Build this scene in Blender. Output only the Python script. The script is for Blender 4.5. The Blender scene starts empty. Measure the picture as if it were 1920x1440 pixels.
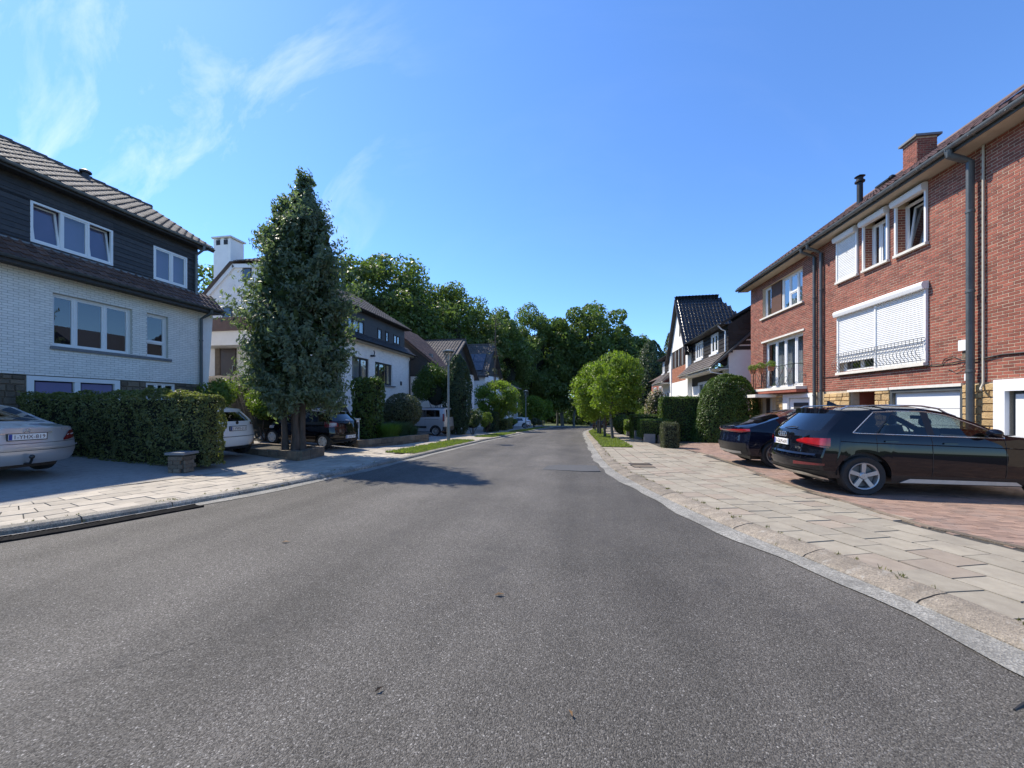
import bpy, bmesh, math, random
import numpy as np
from mathutils import Vector, Matrix

random.seed(7)
RNG = np.random.default_rng(11)
SC = bpy.context.scene
COL = SC.collection
R = math.radians

# ------------------------------------------------------------------ camera
cam_d = bpy.data.cameras.new("camera")
cam_d.sensor_width = 36.0
cam_d.lens = 13.5
cam_d.shift_y = 0.021875
cam_d.clip_start = 0.05
cam_d.clip_end = 2000.0
cam = bpy.data.objects.new("camera", cam_d)
cam.location = (0, 0, 1.5)
cam.rotation_euler = (R(90), 0, R(10.15))
COL.objects.link(cam)
SC.camera = cam

# ------------------------------------------------------------------ sky, sun, exposure
SUN_EL = R(50.5)
SUN_DIR = Vector((-0.90, 0.436, 0)).normalized() * math.cos(SUN_EL) + Vector((0, 0, math.sin(SUN_EL)))
SUN_AZ = math.atan2(SUN_DIR.x, SUN_DIR.y)
world = bpy.data.worlds.new("World")
SC.world = world
world.use_nodes = True
wn = world.node_tree.nodes
wl = world.node_tree.links
for n in list(wn):
    wn.remove(n)
w_out = wn.new("ShaderNodeOutputWorld")
w_bg = wn.new("ShaderNodeBackground")
w_bg.inputs["Strength"].default_value = 0.15
sky = wn.new("ShaderNodeTexSky")
sky.sky_type = 'NISHITA'
sky.sun_disc = False
sky.sun_elevation = SUN_EL
sky.sun_rotation = SUN_AZ
sky.altitude = 100
sky.air_density = 1.0
sky.dust_density = 0.15
sky.ozone_density = 2.0
w_geo = wn.new("ShaderNodeTexCoord")
# thin cirrus: wispy noise on the sky direction, gathered round one part of the sky
w_map = wn.new("ShaderNodeMapping")
w_map.inputs["Rotation"].default_value = (R(20), R(35), R(-30))
w_map.inputs["Scale"].default_value = (2.4, 13.0, 4.6)
w_noise = wn.new("ShaderNodeTexNoise")
w_noise.inputs["Scale"].default_value = 1.0
w_noise.inputs["Detail"].default_value = 8
w_noise.inputs["Roughness"].default_value = 0.62
w_noise.inputs["Distortion"].default_value = 0.55
w_ramp = wn.new("ShaderNodeValToRGB")
w_ramp.color_ramp.elements[0].position = 0.50
w_ramp.color_ramp.elements[1].position = 0.86
w_dot = wn.new("ShaderNodeVectorMath")
w_dot.operation = 'DOT_PRODUCT'
w_dot.inputs[1].default_value = Vector((-0.80, 0.42, 0.50)).normalized()
w_reg = wn.new("ShaderNodeMapRange")
w_reg.interpolation_type = 'SMOOTHSTEP'
w_reg.inputs[1].default_value = 0.80
w_reg.inputs[2].default_value = 1.0
w_reg.inputs[3].default_value = 0.02
w_reg.inputs[4].default_value = 0.55
w_mul = wn.new("ShaderNodeMath")
w_mul.operation = 'MULTIPLY'
w_mix = wn.new("ShaderNodeMixRGB")
w_mix.inputs[2].default_value = (5.2, 5.5, 5.9, 1)
w_tint = wn.new("ShaderNodeMixRGB")
w_tint.blend_type = 'MULTIPLY'
w_tint.inputs[0].default_value = 1.0
w_tint.inputs[2].default_value = (0.52, 0.745, 1.04, 1)
wl.new(w_geo.outputs["Generated"], w_map.inputs[0])
wl.new(w_map.outputs[0], w_noise.inputs["Vector"])
wl.new(w_noise.outputs["Fac"], w_ramp.inputs[0])
wl.new(w_geo.outputs["Generated"], w_dot.inputs[0])
wl.new(w_dot.outputs["Value"], w_reg.inputs[0])
wl.new(w_ramp.outputs[0], w_mul.inputs[0])
wl.new(w_reg.outputs[0], w_mul.inputs[1])
wl.new(w_mul.outputs[0], w_mix.inputs[0])
wl.new(sky.outputs[0], w_tint.inputs[1])
wl.new(w_tint.outputs[0], w_mix.inputs[1])
wl.new(w_mix.outputs[0], w_bg.inputs["Color"])
wl.new(w_bg.outputs[0], w_out.inputs[0])

sun_d = bpy.data.lights.new("sun", 'SUN')
sun_d.energy = 3.9
sun_d.angle = R(0.55)
sun_d.color = (1.0, 0.925, 0.80)
sun = bpy.data.objects.new("sun", sun_d)
sun.rotation_euler = SUN_DIR.to_track_quat('Z', 'Y').to_euler()
COL.objects.link(sun)

SC.render.engine = 'CYCLES'
SC.cycles.max_bounces = 8
SC.cycles.diffuse_bounces = 5
SC.cycles.transparent_max_bounces = 12
SC.view_settings.view_transform = 'Standard'
SC.view_settings.look = 'None'
SC.view_settings.gamma = 1.0
SC.view_settings.exposure = 0.80
SC.view_settings.use_curve_mapping = False

# ------------------------------------------------------------------ helpers
def sstep(a, b, x):
    t = min(1.0, max(0.0, (x - a) / (b - a)))
    return t * t * (3 - 2 * t)

def lerp(a, b, t):
    return a + (b - a) * t

def poly(pl, x):
    """piecewise-linear lookup in [(x, v), ...]"""
    if x <= pl[0][0]:
        return pl[0][1]
    for (x0, v0), (x1, v1) in zip(pl, pl[1:]):
        if x <= x1:
            return v0 + (v1 - v0) * (x - x0) / (x1 - x0)
    return pl[-1][1]

def zroad(Y):
    """fall of the street: level at the junction, then gently and further on 3.6 % downhill"""
    if Y < 0:
        return 0.0
    if Y < 4:
        return -0.016 * Y * Y / 8
    if Y < 20:
        return -0.016 * (Y - 2)
    return -0.288 - 0.036 * (min(Y, 90.0) - 20)

def catmull(pts, step=0.25):
    P = [Vector(p).to_2d() for p in pts]
    out = []
    for i in range(len(P) - 1):
        p0 = P[max(0, i - 1)]; p1 = P[i]; p2 = P[i + 1]; p3 = P[min(len(P) - 1, i + 2)]
        n = max(1, int((p2 - p1).length / step))
        for k in range(n):
            t = k / n
            out.append(0.5 * ((2 * p1) + (p2 - p0) * t + (2 * p0 - 5 * p1 + 4 * p2 - p3) * t * t + (3 * p1 - p0 - 3 * p2 + p3) * t ** 3))
    out.append(P[-1])
    return out

class Path:
    """a plan curve with arc length; at(s, d) gives the point at length s, offset d to the right of travel"""
    def __init__(self, pts):
        self.p = catmull(pts)
        self.s = [0.0]
        for a, b in zip(self.p, self.p[1:]):
            self.s.append(self.s[-1] + (b - a).length)
        self.len = self.s[-1]
    def at(self, s, d=0.0):
        import bisect
        s = min(max(s, 0.0), self.len - 1e-6)
        i = min(len(self.p) - 2, max(0, bisect.bisect_right(self.s, s) - 1))
        t = (s - self.s[i]) / max(1e-9, self.s[i + 1] - self.s[i])
        q = self.p[i].lerp(self.p[i + 1], t)
        a = self.p[max(0, i - 1)]; b = self.p[min(len(self.p) - 1, i + 2)]
        tg = (b - a).normalized()
        return Vector((q.x + tg.y * d, q.y - tg.x * d))
    def s_at_y(self, y):
        return min(zip(self.p, self.s), key=lambda q: abs(q[0].y - y))[1]

class MB:
    """collects shapes; build() links them as ONE mesh object"""
    def __init__(self):
        self.v = []; self.f = []
    def add(self, vs, fs):
        o = len(self.v)
        self.v += [tuple(p) for p in vs]
        self.f += [tuple(i + o for i in f) for f in fs]
        return self
    def hexa(self, p, skip=()):
        F = {'b': (0, 3, 2, 1), 't': (4, 5, 6, 7), 'f': (0, 1, 5, 4), 'r': (1, 2, 6, 5), 'k': (2, 3, 7, 6), 'l': (3, 0, 4, 7)}
        return self.add(p, [F[k] for k in F if k not in skip])
    def box(self, x0, x1, y0, y1, z0, z1, skip=()):
        return self.hexa([(x0, y0, z0), (x1, y0, z0), (x1, y1, z0), (x0, y1, z0), (x0, y0, z1), (x1, y0, z1), (x1, y1, z1), (x0, y1, z1)], skip)
    def quad(self, a, b, c, d):
        return self.add([a, b, c, d], [(0, 1, 2, 3)])
    def ngon(self, pts):
        return self.add(pts, [tuple(range(len(pts)))])
    def prism(self, pg, axis, a, b):
        """extrude a 2-D polygon along an axis: 'x' -> (y,z), 'y' -> (x,z), 'z' -> (x,y)"""
        def mk(p, t):
            return (t, p[0], p[1]) if axis == 'x' else (p[0], t, p[1]) if axis == 'y' else (p[0], p[1], t)
        n = len(pg)
        vs = [mk(p, a) for p in pg] + [mk(p, b) for p in pg]
        fs = [tuple(range(n))[::-1], tuple(range(n, 2 * n))]
        fs += [(i, (i + 1) % n, (i + 1) % n + n, i + n) for i in range(n)]
        return self.add(vs, fs)
    def tube(self, pts, r, n=8, cap=True):
        pts = [Vector(p) for p in pts]
        rs = r if isinstance(r, (list, tuple)) else [r] * len(pts)
        vs = []; fs = []
        up = Vector((0, 0, 1))
        prev = None
        for i, p in enumerate(pts):
            t = (pts[min(i + 1, len(pts) - 1)] - pts[max(i - 1, 0)]).normalized()
            if prev is None:
                u = t.cross(up if abs(t.z) < 0.9 else Vector((1, 0, 0))).normalized()
            else:
                u = (prev - t * prev.dot(t)).normalized()
            prev = u
            w = t.cross(u)
            for k in range(n):
                a = 2 * math.pi * k / n
                vs.append(p + (u * math.cos(a) + w * math.sin(a)) * rs[i])
        for i in range(len(pts) - 1):
            for k in range(n):
                fs.append((i * n + k, i * n + (k + 1) % n, (i + 1) * n + (k + 1) % n, (i + 1) * n + k))
        if cap:
            fs.append(tuple(range(n))[::-1]); fs.append(tuple(range((len(pts) - 1) * n, len(pts) * n)))
        return self.add(vs, fs)
    def lathe(self, prof, n=24, c=(0, 0, 0), axis='z'):
        vs = []; fs = []
        for (r, h) in prof:
            for k in range(n):
                a = 2 * math.pi * k / n
                x, y = r * math.cos(a), r * math.sin(a)
                q = (x, y, h) if axis == 'z' else (x, h, y) if axis == 'y' else (h, x, y)
                vs.append((q[0] + c[0], q[1] + c[1], q[2] + c[2]))
        for i in range(len(prof) - 1):
            for k in range(n):
                fs.append((i * n + k, i * n + (k + 1) % n, (i + 1) * n + (k + 1) % n, (i + 1) * n + k))
        return self.add(vs, fs)
    def blob(self, c, rx, ry, rz, n=10, m=6):
        prof = [(math.sin(math.pi * i / m), -math.cos(math.pi * i / m)) for i in range(m + 1)]
        o = len(self.v)
        self.lathe([(max(1e-4, a), b) for a, b in prof], n)
        self.v[o:] = [(c[0] + x * rx, c[1] + y * ry, c[2] + z * rz) for x, y, z in self.v[o:]]
        return self
    def mesh(self, name, mat=None, smooth=None):
        me = bpy.data.meshes.new(name)
        me.from_pydata(self.v, [], self.f)
        if mat:
            me.materials.append(mat)
        if smooth is not None:
            me.shade_smooth()
            me.set_sharp_from_angle(angle=R(smooth))
        me.update()
        return me
    def build(self, name, mat=None, parent=None, smooth=None, loc=None):
        return link(name, self.mesh(name, mat, smooth), parent, loc)

def link(name, data, parent=None, loc=None, rotz=None):
    o = bpy.data.objects.new(name, data)
    COL.objects.link(o)
    if parent is not None:
        o.parent = parent
    if loc is not None:
        o.location = loc
    if rotz is not None:
        o.rotation_euler = (0, 0, rotz)
    return o

def tag(o, label, cat, group=None):
    o['label'] = label; o['category'] = cat
    if group:
        o['group'] = group
    return o

def thing(name, label, cat, loc=(0, 0, 0), rotz=0.0, group=None):
    o = link(name, None, None, loc, rotz)
    o.empty_display_size = 0.2
    return tag(o, label, cat, group)

def struct(o):
    o['kind'] = 'structure'; return o

def stuff(o, label=None, cat=None):
    o['kind'] = 'stuff'
    if label:
        o['label'] = label
    if cat:
        o['category'] = cat
    return o

def copy_tree(o, parent=None):
    c = o.copy(); COL.objects.link(c); c.parent = parent
    for ch in list(o.children):
        copy_tree(ch, c)
    return c

def inside(p, pg):
    x, y = p; r = False
    for (x0, y0), (x1, y1) in zip(pg, pg[1:] + pg[:1]):
        if (y0 > y) != (y1 > y) and x < (x1 - x0) * (y - y0) / (y1 - y0) + x0:
            r = not r
    return r

# ------------------------------------------------------------------ materials
class NT:
    def __init__(self, name):
        self.m = bpy.data.materials.new(name); self.m.use_nodes = True
        self.n = self.m.node_tree.nodes; self.l = self.m.node_tree.links
        self.n.clear()
        self.out = self.n.new("ShaderNodeOutputMaterial")
        self.p = self.n.new("ShaderNodeBsdfPrincipled")
        self.l.new(self.p.outputs[0], self.out.inputs[0])
        self.geo = self.n.new("ShaderNodeNewGeometry")
    def sock(self, v, inp):
        if isinstance(v, bpy.types.NodeSocket):
            self.l.new(v, inp)
        elif isinstance(v, (tuple, list)):
            inp.default_value = tuple(v) + (1,) if len(v) == 3 and len(inp.default_value) == 4 else v
        else:
            inp.default_value = v
    def math(self, op, a, b=0.0, clamp=False):
        n = self.n.new("ShaderNodeMath"); n.operation = op; n.use_clamp = clamp
        self.sock(a, n.inputs[0]); self.sock(b, n.inputs[1]); return n.outputs[0]
    def mix(self, f, a, b, mode='MIX'):
        n = self.n.new("ShaderNodeMixRGB"); n.blend_type = mode
        self.sock(f, n.inputs[0]); self.sock(a, n.inputs[1]); self.sock(b, n.inputs[2]); return n.outputs[0]
    def pos(self, scale=(1, 1, 1), obj=False):
        n = self.n.new("ShaderNodeMapping")
        n.inputs["Scale"].default_value = scale
        if obj:
            t = self.n.new("ShaderNodeTexCoord"); self.l.new(t.outputs["Object"], n.inputs[0])
        else:
            self.l.new(self.geo.outputs["Position"], n.inputs[0])
        return n.outputs[0]
    def noise(self, scale, detail=4, rough=0.55, vec=None, dist=0.0):
        n = self.n.new("ShaderNodeTexNoise")
        n.inputs["Scale"].default_value = scale; n.inputs["Detail"].default_value = detail
        n.inputs["Roughness"].default_value = rough; n.inputs["Distortion"].default_value = dist
        self.l.new(vec if vec is not None else self.geo.outputs["Position"], n.inputs["Vector"]); return n.outputs["Fac"]
    def voro(self, scale, vec=None, feat='F1', rnd=1.0):
        n = self.n.new("ShaderNodeTexVoronoi"); n.feature = feat
        n.inputs["Scale"].default_value = scale; n.inputs["Randomness"].default_value = rnd
        self.l.new(vec if vec is not None else self.geo.outputs["Position"], n.inputs["Vector"]); return n
    def ramp(self, f, *stops):
        n = self.n.new("ShaderNodeValToRGB"); e = n.color_ramp.elements
        while len(e) < len(stops):
            e.new(0.5)
        for el, (p, c) in zip(e, stops):
            el.position = p; el.color = (c, c, c, 1) if not isinstance(c, (tuple, list)) else tuple(c) + (1,)
        self.l.new(f, n.inputs[0]); return n.outputs[0]
    def bump(self, h, strength, dist):
        n = self.n.new("ShaderNodeBump"); n.inputs["Strength"].default_value = strength; n.inputs["Distance"].default_value = dist
        self.l.new(h, n.inputs["Height"]); self.l.new(n.outputs[0], self.p.inputs["Normal"])
    def rnd(self):
        """a random number for each loose piece and each object"""
        o = self.n.new("ShaderNodeObjectInfo")
        return self.math('FRACT', self.math('ADD', self.geo.outputs["Random Per Island"], o.outputs["Random"]))
    def set(self, **k):
        for key, v in k.items():
            self.sock(v, self.p.inputs[key.replace('_', ' ')])

def surf(name, c1, c2=None, scale=6.0, rough=0.7, bump=0.0, bscale=40.0, bdist=0.01, metal=0.0, spec=0.5, var=0.0, dirt=0.0, dirtc=(0.08, 0.07, 0.06), coat=0.0, stretch=(1, 1, 1)):
    """a plain solid surface: two-tone noise, per-piece variation, blotchy dirt and fine relief"""
    t = NT(name)
    v = t.pos(stretch)
    c2 = c2 or tuple(x * 0.8 for x in c1)
    f = t.ramp(t.noise(scale, 6, 0.6, v), (0.3, 0.0), (0.7, 1.0))
    col = t.mix(f, c1, c2)
    if var:
        r = t.rnd()
        k = t.math('ADD', t.math('MULTIPLY', r, 2 * var), 1 - var)
        n = t.n.new("ShaderNodeCombineXYZ")
        for i in range(3):
            t.l.new(k, n.inputs[i])
        col = t.mix(1.0, col, n.outputs[0], 'MULTIPLY')
    if dirt:
        d = t.ramp(t.noise(scale * 0.23 + 0.4, 7, 0.68), (0.48, 0.0), (0.72, dirt))
        col = t.mix(d, col, dirtc)
    t.set(Base_Color=col, Roughness=rough, Metallic=metal)
    t.p.inputs["Specular IOR Level"].default_value = spec
    if coat:
        t.p.inputs["Coat Weight"].default_value = coat; t.p.inputs["Coat Roughness"].default_value = 0.03
    if bump:
        t.bump(t.noise(bscale, 5, 0.65, v), bump, bdist)
    return t.m

def leafmat(name, c1, c2, trans=0.35, rough=0.45, patch=0.35):
    t = NT(name)
    r = t.rnd()
    f = t.math('ADD', t.math('MULTIPLY', r, 1 - patch), t.math('MULTIPLY', t.noise(1.3, 3), patch), True)
    col = t.mix(f, c1, c2)
    t.set(Base_Color=col, Roughness=rough)
    t.p.inputs["Specular IOR Level"].default_value = 0.35
    tr = t.n.new("ShaderNodeBsdfTranslucent")
    tc = t.mix(1.0, col, (1.5, 1.75, 0.7), 'MULTIPLY')
    t.l.new(tc, tr.inputs[0])
    ms = t.n.new("ShaderNodeMixShader"); ms.inputs[0].default_value = trans
    t.l.new(t.p.outputs[0], ms.inputs[1]); t.l.new(tr.outputs[0], ms.inputs[2]); t.l.new(ms.outputs[0], t.out.inputs[0])
    return t.m

def glassmat(name, tint, refl=1.0):
    t = NT(name)
    t.n.remove(t.p)
    tb = t.n.new("ShaderNodeBsdfTransparent"); tb.inputs[0].default_value = tuple(tint) + (1,)
    gl = t.n.new("ShaderNodeBsdfGlossy"); gl.inputs["Roughness"].default_value = 0.01
    lw = t.n.new("ShaderNodeLayerWeight"); lw.inputs[0].default_value = 0.5
    k = t.math('MULTIPLY', t.math('ADD', t.math('MULTIPLY', t.math('POWER', lw.outputs["Facing"], 4.0), 0.94), 0.05), refl, True)
    ms = t.n.new("ShaderNodeMixShader")
    t.l.new(k, ms.inputs[0]); t.l.new(tb.outputs[0], ms.inputs[1]); t.l.new(gl.outputs[0], ms.inputs[2]); t.l.new(ms.outputs[0], t.out.inputs[0])
    return t.m

def asphalt_mat():
    t = NT("asphalt")
    v = t.pos((1, 1, 0.2))
    st = t.voro(150.0, v)                                 # chippings about 7 mm
    st2 = t.voro(58.0, v)
    sep = t.n.new("ShaderNodeSeparateColor"); t.l.new(st.outputs["Color"], sep.inputs[0])
    sep2 = t.n.new("ShaderNodeSeparateColor"); t.l.new(st2.outputs["Color"], sep2.inputs[0])
    g = t.ramp(sep.outputs[0], (0.0, (0.058, 0.053, 0.047)), (0.4, (0.098, 0.090, 0.079)), (0.8, (0.138, 0.127, 0.112)), (0.95, (0.178, 0.166, 0.15)), (1.0, (0.27, 0.255, 0.235)))
    big = t.ramp(sep2.outputs[1], (0.965, 0.0), (0.975, 1.0))
    g = t.mix(t.math('MULTIPLY', big, t.ramp(st2.outputs["Distance"], (0.22, 0.8), (0.36, 0.0))), g, (0.42, 0.40, 0.37))
    pit = t.ramp(t.noise(75, 3, 0.7, v), (0.30, 0.5), (0.5, 1.0))
    g = t.mix(1.0, g, pit, 'MULTIPLY')
    # lanes polished by tyres, blotches, dark seepage, hairline cracks
    lane = t.ramp(t.noise(1.0, 3, 0.5, t.pos((0.75, 0.045, 0.1))), (0.34, 0.76), (0.66, 1.24))
    g = t.mix(1.0, g, lane, 'MULTIPLY')
    wear = t.ramp(t.noise(0.55, 4, 0.65, v), (0.30, (0.76, 0.755, 0.75)), (0.70, (1.14, 1.13, 1.12)))
    g = t.mix(1.0, g, wear, 'MULTIPLY')
    stain = t.ramp(t.noise(0.9, 5, 0.75, v, 1.5), (0.58, 0.0), (0.70, 0.5))
    g = t.mix(stain, g, (0.062, 0.058, 0.055))
    cr = t.voro(0.42, t.pos((1, 1, 0)), 'DISTANCE_TO_EDGE')
    wob = t.math('ADD', cr.outputs["Distance"], t.math('MULTIPLY', t.math('SUBTRACT', t.noise(3.0, 4, 0.7, v), 0.5), 0.16))
    line = t.math('MULTIPLY', t.ramp(t.math('ABSOLUTE', wob), (0.0, 1.0), (0.0035, 0.0)), t.ramp(t.noise(0.33, 2, 0.5, v), (0.54, 0.0), (0.62, 0.85)))
    g = t.mix(line, g, (0.03, 0.028, 0.026))
    t.set(Base_Color=g, Roughness=t.ramp(sep.outputs[2], (0.0, 0.55), (1.0, 0.88)))
    h = t.math('ADD', t.math('MULTIPLY', st.outputs["Distance"], -0.7), t.math('MULTIPLY', t.noise(60, 3, 0.7, v), 0.9))
    t.p.inputs["Specular IOR Level"].default_value = 0.22
    t.bump(h, 0.7, 0.010)
    return t.m

def concrete_agg(name, base, amt=1.0):
    """worn concrete with showing aggregate"""
    t = NT(name)
    v = t.pos((1, 1, 0.6))
    st = t.voro(85.0, v)
    sep = t.n.new("ShaderNodeSeparateColor"); t.l.new(st.outputs["Color"], sep.inputs[0])
    k = t.ramp(sep.outputs[0], (0.0, 0.5), (0.5, 0.95), (1.0, 1.45))
    col = t.mix(amt, base, t.mix(1.0, base, k, 'MULTIPLY'))
    rk = t.n.new("ShaderNodeCombineXYZ"); kk = t.math('ADD', t.math('MULTIPLY', t.rnd(), 0.5), 0.75)
    for i in range(3):
        t.l.new(kk, rk.inputs[i])
    col = t.mix(1.0, col, rk.outputs[0], 'MULTIPLY')
    d = t.ramp(t.noise(2.2, 7, 0.7, v), (0.40, 0.0), (0.66, 0.75))
    col = t.mix(d, col, tuple(x * 0.45 for x in base))
    d2 = t.ramp(t.noise(5.5, 6, 0.75, v, 0.8), (0.56, 0.0), (0.70, 0.5))
    col = t.mix(d2, col, (0.46, 0.44, 0.39))
    t.set(Base_Color=col, Roughness=0.85)
    t.bump(t.math('ADD', st.outputs["Distance"], t.noise(30, 5, 0.7, v)), 0.55, 0.01)
    return t.m

M = {}
M['asphalt'] = asphalt_mat()
M['patch'] = surf('asphalt_patch', (0.055, 0.055, 0.058), (0.09, 0.09, 0.09), 60, 0.85, 0.7, 90)
M['drive_asphalt'] = surf('drive_asphalt', (0.27, 0.25, 0.225), (0.33, 0.305, 0.275), 30, 0.9, 0.6, 110, 0.008, dirt=0.4)
M['gutter'] = concrete_agg('gutter_concrete', (0.30, 0.285, 0.25))
M['kerb'] = concrete_agg('kerb_concrete', (0.26, 0.235, 0.195), 1.0)
M['kerb_r'] = concrete_agg('kerb_concrete_warm', (0.26, 0.218, 0.168), 0.65)
M['slab_l'] = surf('paving_slab_grey', (0.43, 0.375, 0.30), (0.34, 0.295, 0.235), 9, 0.85, 0.4, 120, 0.006, var=0.14, dirt=0.45, dirtc=(0.20, 0.18, 0.155))
M['slab_r'] = surf('paving_slab_warm', (0.335, 0.295, 0.228), (0.265, 0.23, 0.175), 8, 0.85, 0.4, 120, 0.006, var=0.10, dirt=0.5, dirtc=(0.19, 0.165, 0.135))
M['slab_pink'] = surf('paving_slab_pink', (0.325, 0.267, 0.205), (0.26, 0.21, 0.16), 8, 0.85, 0.4, 120, 0.006, var=0.10, dirt=0.4, dirtc=(0.2, 0.17, 0.14))
M['old_mortar'] = surf('painted_mortar', (0.55, 0.53, 0.49), (0.42, 0.405, 0.37), 9, 0.9)
M['joint'] = surf('joint_sand', (0.065, 0.058, 0.048), (0.04, 0.038, 0.033), 20, 0.95, 0.5, 80)
M['paver'] = surf('clay_paver', (0.30, 0.195, 0.145), (0.22, 0.145, 0.112), 7, 0.85, 0.4, 120, 0.006, var=0.22, dirt=0.5, dirtc=(0.20, 0.18, 0.16))
M['soil'] = surf('soil', (0.075, 0.06, 0.042), (0.045, 0.04, 0.028), 5, 0.95, 0.8, 30, 0.03)
M['lawn'] = surf('lawn_ground', (0.05, 0.075, 0.018), (0.09, 0.10, 0.035), 4, 0.95, 0.7, 40, 0.03)
M['iron'] = surf('cast_iron', (0.025, 0.025, 0.027), (0.06, 0.05, 0.045), 18, 0.6, 0.4, 120, 0.004, metal=0.3)
M['brick'] = surf('red_brick', (0.285, 0.083, 0.050), (0.20, 0.058, 0.038), 9, 0.82, 0.5, 130, 0.005, var=0.30, dirt=0.30, dirtc=(0.15, 0.065, 0.055))
M['mortar'] = surf('mortar', (0.60, 0.49, 0.35), (0.47, 0.38, 0.27), 12, 0.9, 0.5, 90, 0.005, dirt=0.35, dirtc=(0.30, 0.25, 0.20))
M['brick_o'] = surf('orange_brick', (0.42, 0.17, 0.095), (0.34, 0.13, 0.075), 6, 0.85, 0.4, 100, 0.006, var=0.2)
M['white_brick'] = surf('white_painted_brick', (0.86, 0.83, 0.77), (0.80, 0.77, 0.72), 8, 0.75, 0.4, 90, 0.004, var=0.05, dirt=0.35, dirtc=(0.56, 0.54, 0.49))
M['white_wall'] = surf('white_render', (0.86, 0.83, 0.78), (0.80, 0.77, 0.72), 3, 0.85, 0.3, 60, 0.006, dirt=0.22, dirtc=(0.58, 0.56, 0.50))
M['grey_wall'] = surf('grey_render', (0.45, 0.44, 0.41), (0.40, 0.39, 0.36), 3, 0.9, 0.3, 60, 0.006, dirt=0.2)
M['yellow_stone'] = surf('yellow_stone', (0.58, 0.40, 0.19), (0.44, 0.29, 0.13), 7, 0.85, 1.0, 18, 0.03, var=0.24, dirt=0.3, dirtc=(0.28, 0.19, 0.10))
M['brown_stone'] = surf('brown_stone', (0.20, 0.155, 0.105), (0.13, 0.10, 0.075), 7, 0.88, 1.0, 18, 0.03, var=0.3, dirt=0.3)
M['lintel'] = surf('white_lintel', (0.72, 0.69, 0.62), (0.62, 0.59, 0.52), 6, 0.8, 0.2, 60, dirt=0.3, dirtc=(0.42, 0.38, 0.32))
M['bluestone'] = surf('bluestone', (0.15, 0.155, 0.165), (0.20, 0.20, 0.205), 8, 0.75, 0.3, 80)
M['pvc'] = surf('white_pvc', (0.80, 0.80, 0.79), (0.77, 0.77, 0.76), 4, 0.35, 0.05, 30, dirt=0.10, dirtc=(0.62, 0.60, 0.56))
M['shutter'] = surf('white_shutter', (0.80, 0.80, 0.785), (0.74, 0.74, 0.72), 3, 0.4, var=0.03, dirt=0.12, dirtc=(0.6, 0.58, 0.54))
M['slate_clad'] = surf('dark_slate_cladding', (0.030, 0.030, 0.033), (0.050, 0.048, 0.047), 8, 0.6, 0.3, 60, var=0.25)
M['dark_board'] = surf('dark_boards', (0.020, 0.017, 0.016), (0.038, 0.033, 0.03), 5, 0.6, 0.3, 50, var=0.25, stretch=(1, 1, 8))
M['tile_grey'] = surf('grey_roof_tile', (0.115, 0.092, 0.083), (0.07, 0.06, 0.057), 5, 0.8, 0.4, 60, 0.006, var=0.28, dirt=0.45, dirtc=(0.17, 0.16, 0.13))
M['tile_brown'] = surf('brown_roof_tile', (0.15, 0.085, 0.06), (0.10, 0.06, 0.047), 5, 0.65, 0.4, 60, 0.006, var=0.3, dirt=0.4, dirtc=(0.09, 0.07, 0.06))
M['tile_black'] = surf('glazed_black_tile', (0.018, 0.018, 0.021), (0.03, 0.03, 0.033), 5, 0.22, 0.2, 60, 0.004, var=0.25)
M['tile_red'] = surf('red_roof_tile', (0.13, 0.065, 0.05), (0.085, 0.048, 0.04), 5, 0.65, 0.4, 60, 0.006, var=0.3, dirt=0.35, dirtc=(0.09, 0.06, 0.05))
M['zinc'] = surf('weathered_zinc', (0.155, 0.17, 0.175), (0.22, 0.235, 0.235), 4, 0.5, 0.1, 30, metal=0.35, dirt=0.3, dirtc=(0.10, 0.105, 0.10))
M['zinc_dark'] = surf('dark_zinc', (0.075, 0.085, 0.09), (0.11, 0.12, 0.12), 4, 0.5, 0.1, 30, metal=0.3)
M['soffit'] = surf('soffit_board', (0.52, 0.47, 0.375), (0.44, 0.39, 0.31), 4, 0.85, 0.2, 40, dirt=0.3, dirtc=(0.33, 0.28, 0.21))
M['wood'] = surf('brown_wood', (0.12, 0.055, 0.028), (0.075, 0.035, 0.02), 6, 0.6, 0.3, 50, stretch=(6, 6, 0.7), var=0.2)
M['black_metal'] = surf('black_iron_rail', (0.015, 0.015, 0.016), (0.03, 0.03, 0.03), 20, 0.45, metal=0.4)
M['rail_grey'] = surf('grey_iron_rail', (0.12, 0.13, 0.14), (0.17, 0.18, 0.18), 12, 0.5, metal=0.4)
M['lamp_post'] = surf('lamp_post_paint', (0.16, 0.19, 0.195), (0.22, 0.245, 0.24), 6, 0.5, metal=0.25, dirt=0.25)
M['lamp_dark'] = surf('dark_lamp_post', (0.02, 0.025, 0.03), (0.03, 0.035, 0.04), 6, 0.5, metal=0.25)
M['bark'] = surf('bark', (0.13, 0.095, 0.075), (0.06, 0.045, 0.036), 9, 0.95, 1.0, 22, 0.03, stretch=(1, 1, 0.22))
M['bark_grey'] = surf('grey_bark', (0.17, 0.16, 0.14), (0.09, 0.085, 0.072), 9, 0.95, 1.0, 22, 0.02, stretch=(1, 1, 0.3))
M['curtain'] = surf('net_curtain', (0.62, 0.62, 0.62), (0.42, 0.43, 0.45), 22, 0.9, stretch=(1, 1, 0.02))
M['room'] = surf('dark_room', (0.025, 0.026, 0.03), (0.045, 0.045, 0.05), 1.5, 0.9)
M['blind'] = surf('mauve_blind', (0.20, 0.17, 0.30), (0.16, 0.15, 0.26), 2, 0.8)
M['window_glass'] = glassmat('window_glass', (0.72, 0.76, 0.80), 3.0)
M['solar'] = surf('solar_cell', (0.015, 0.018, 0.032), (0.02, 0.023, 0.04), 9, 0.12, coat=0.6)
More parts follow.
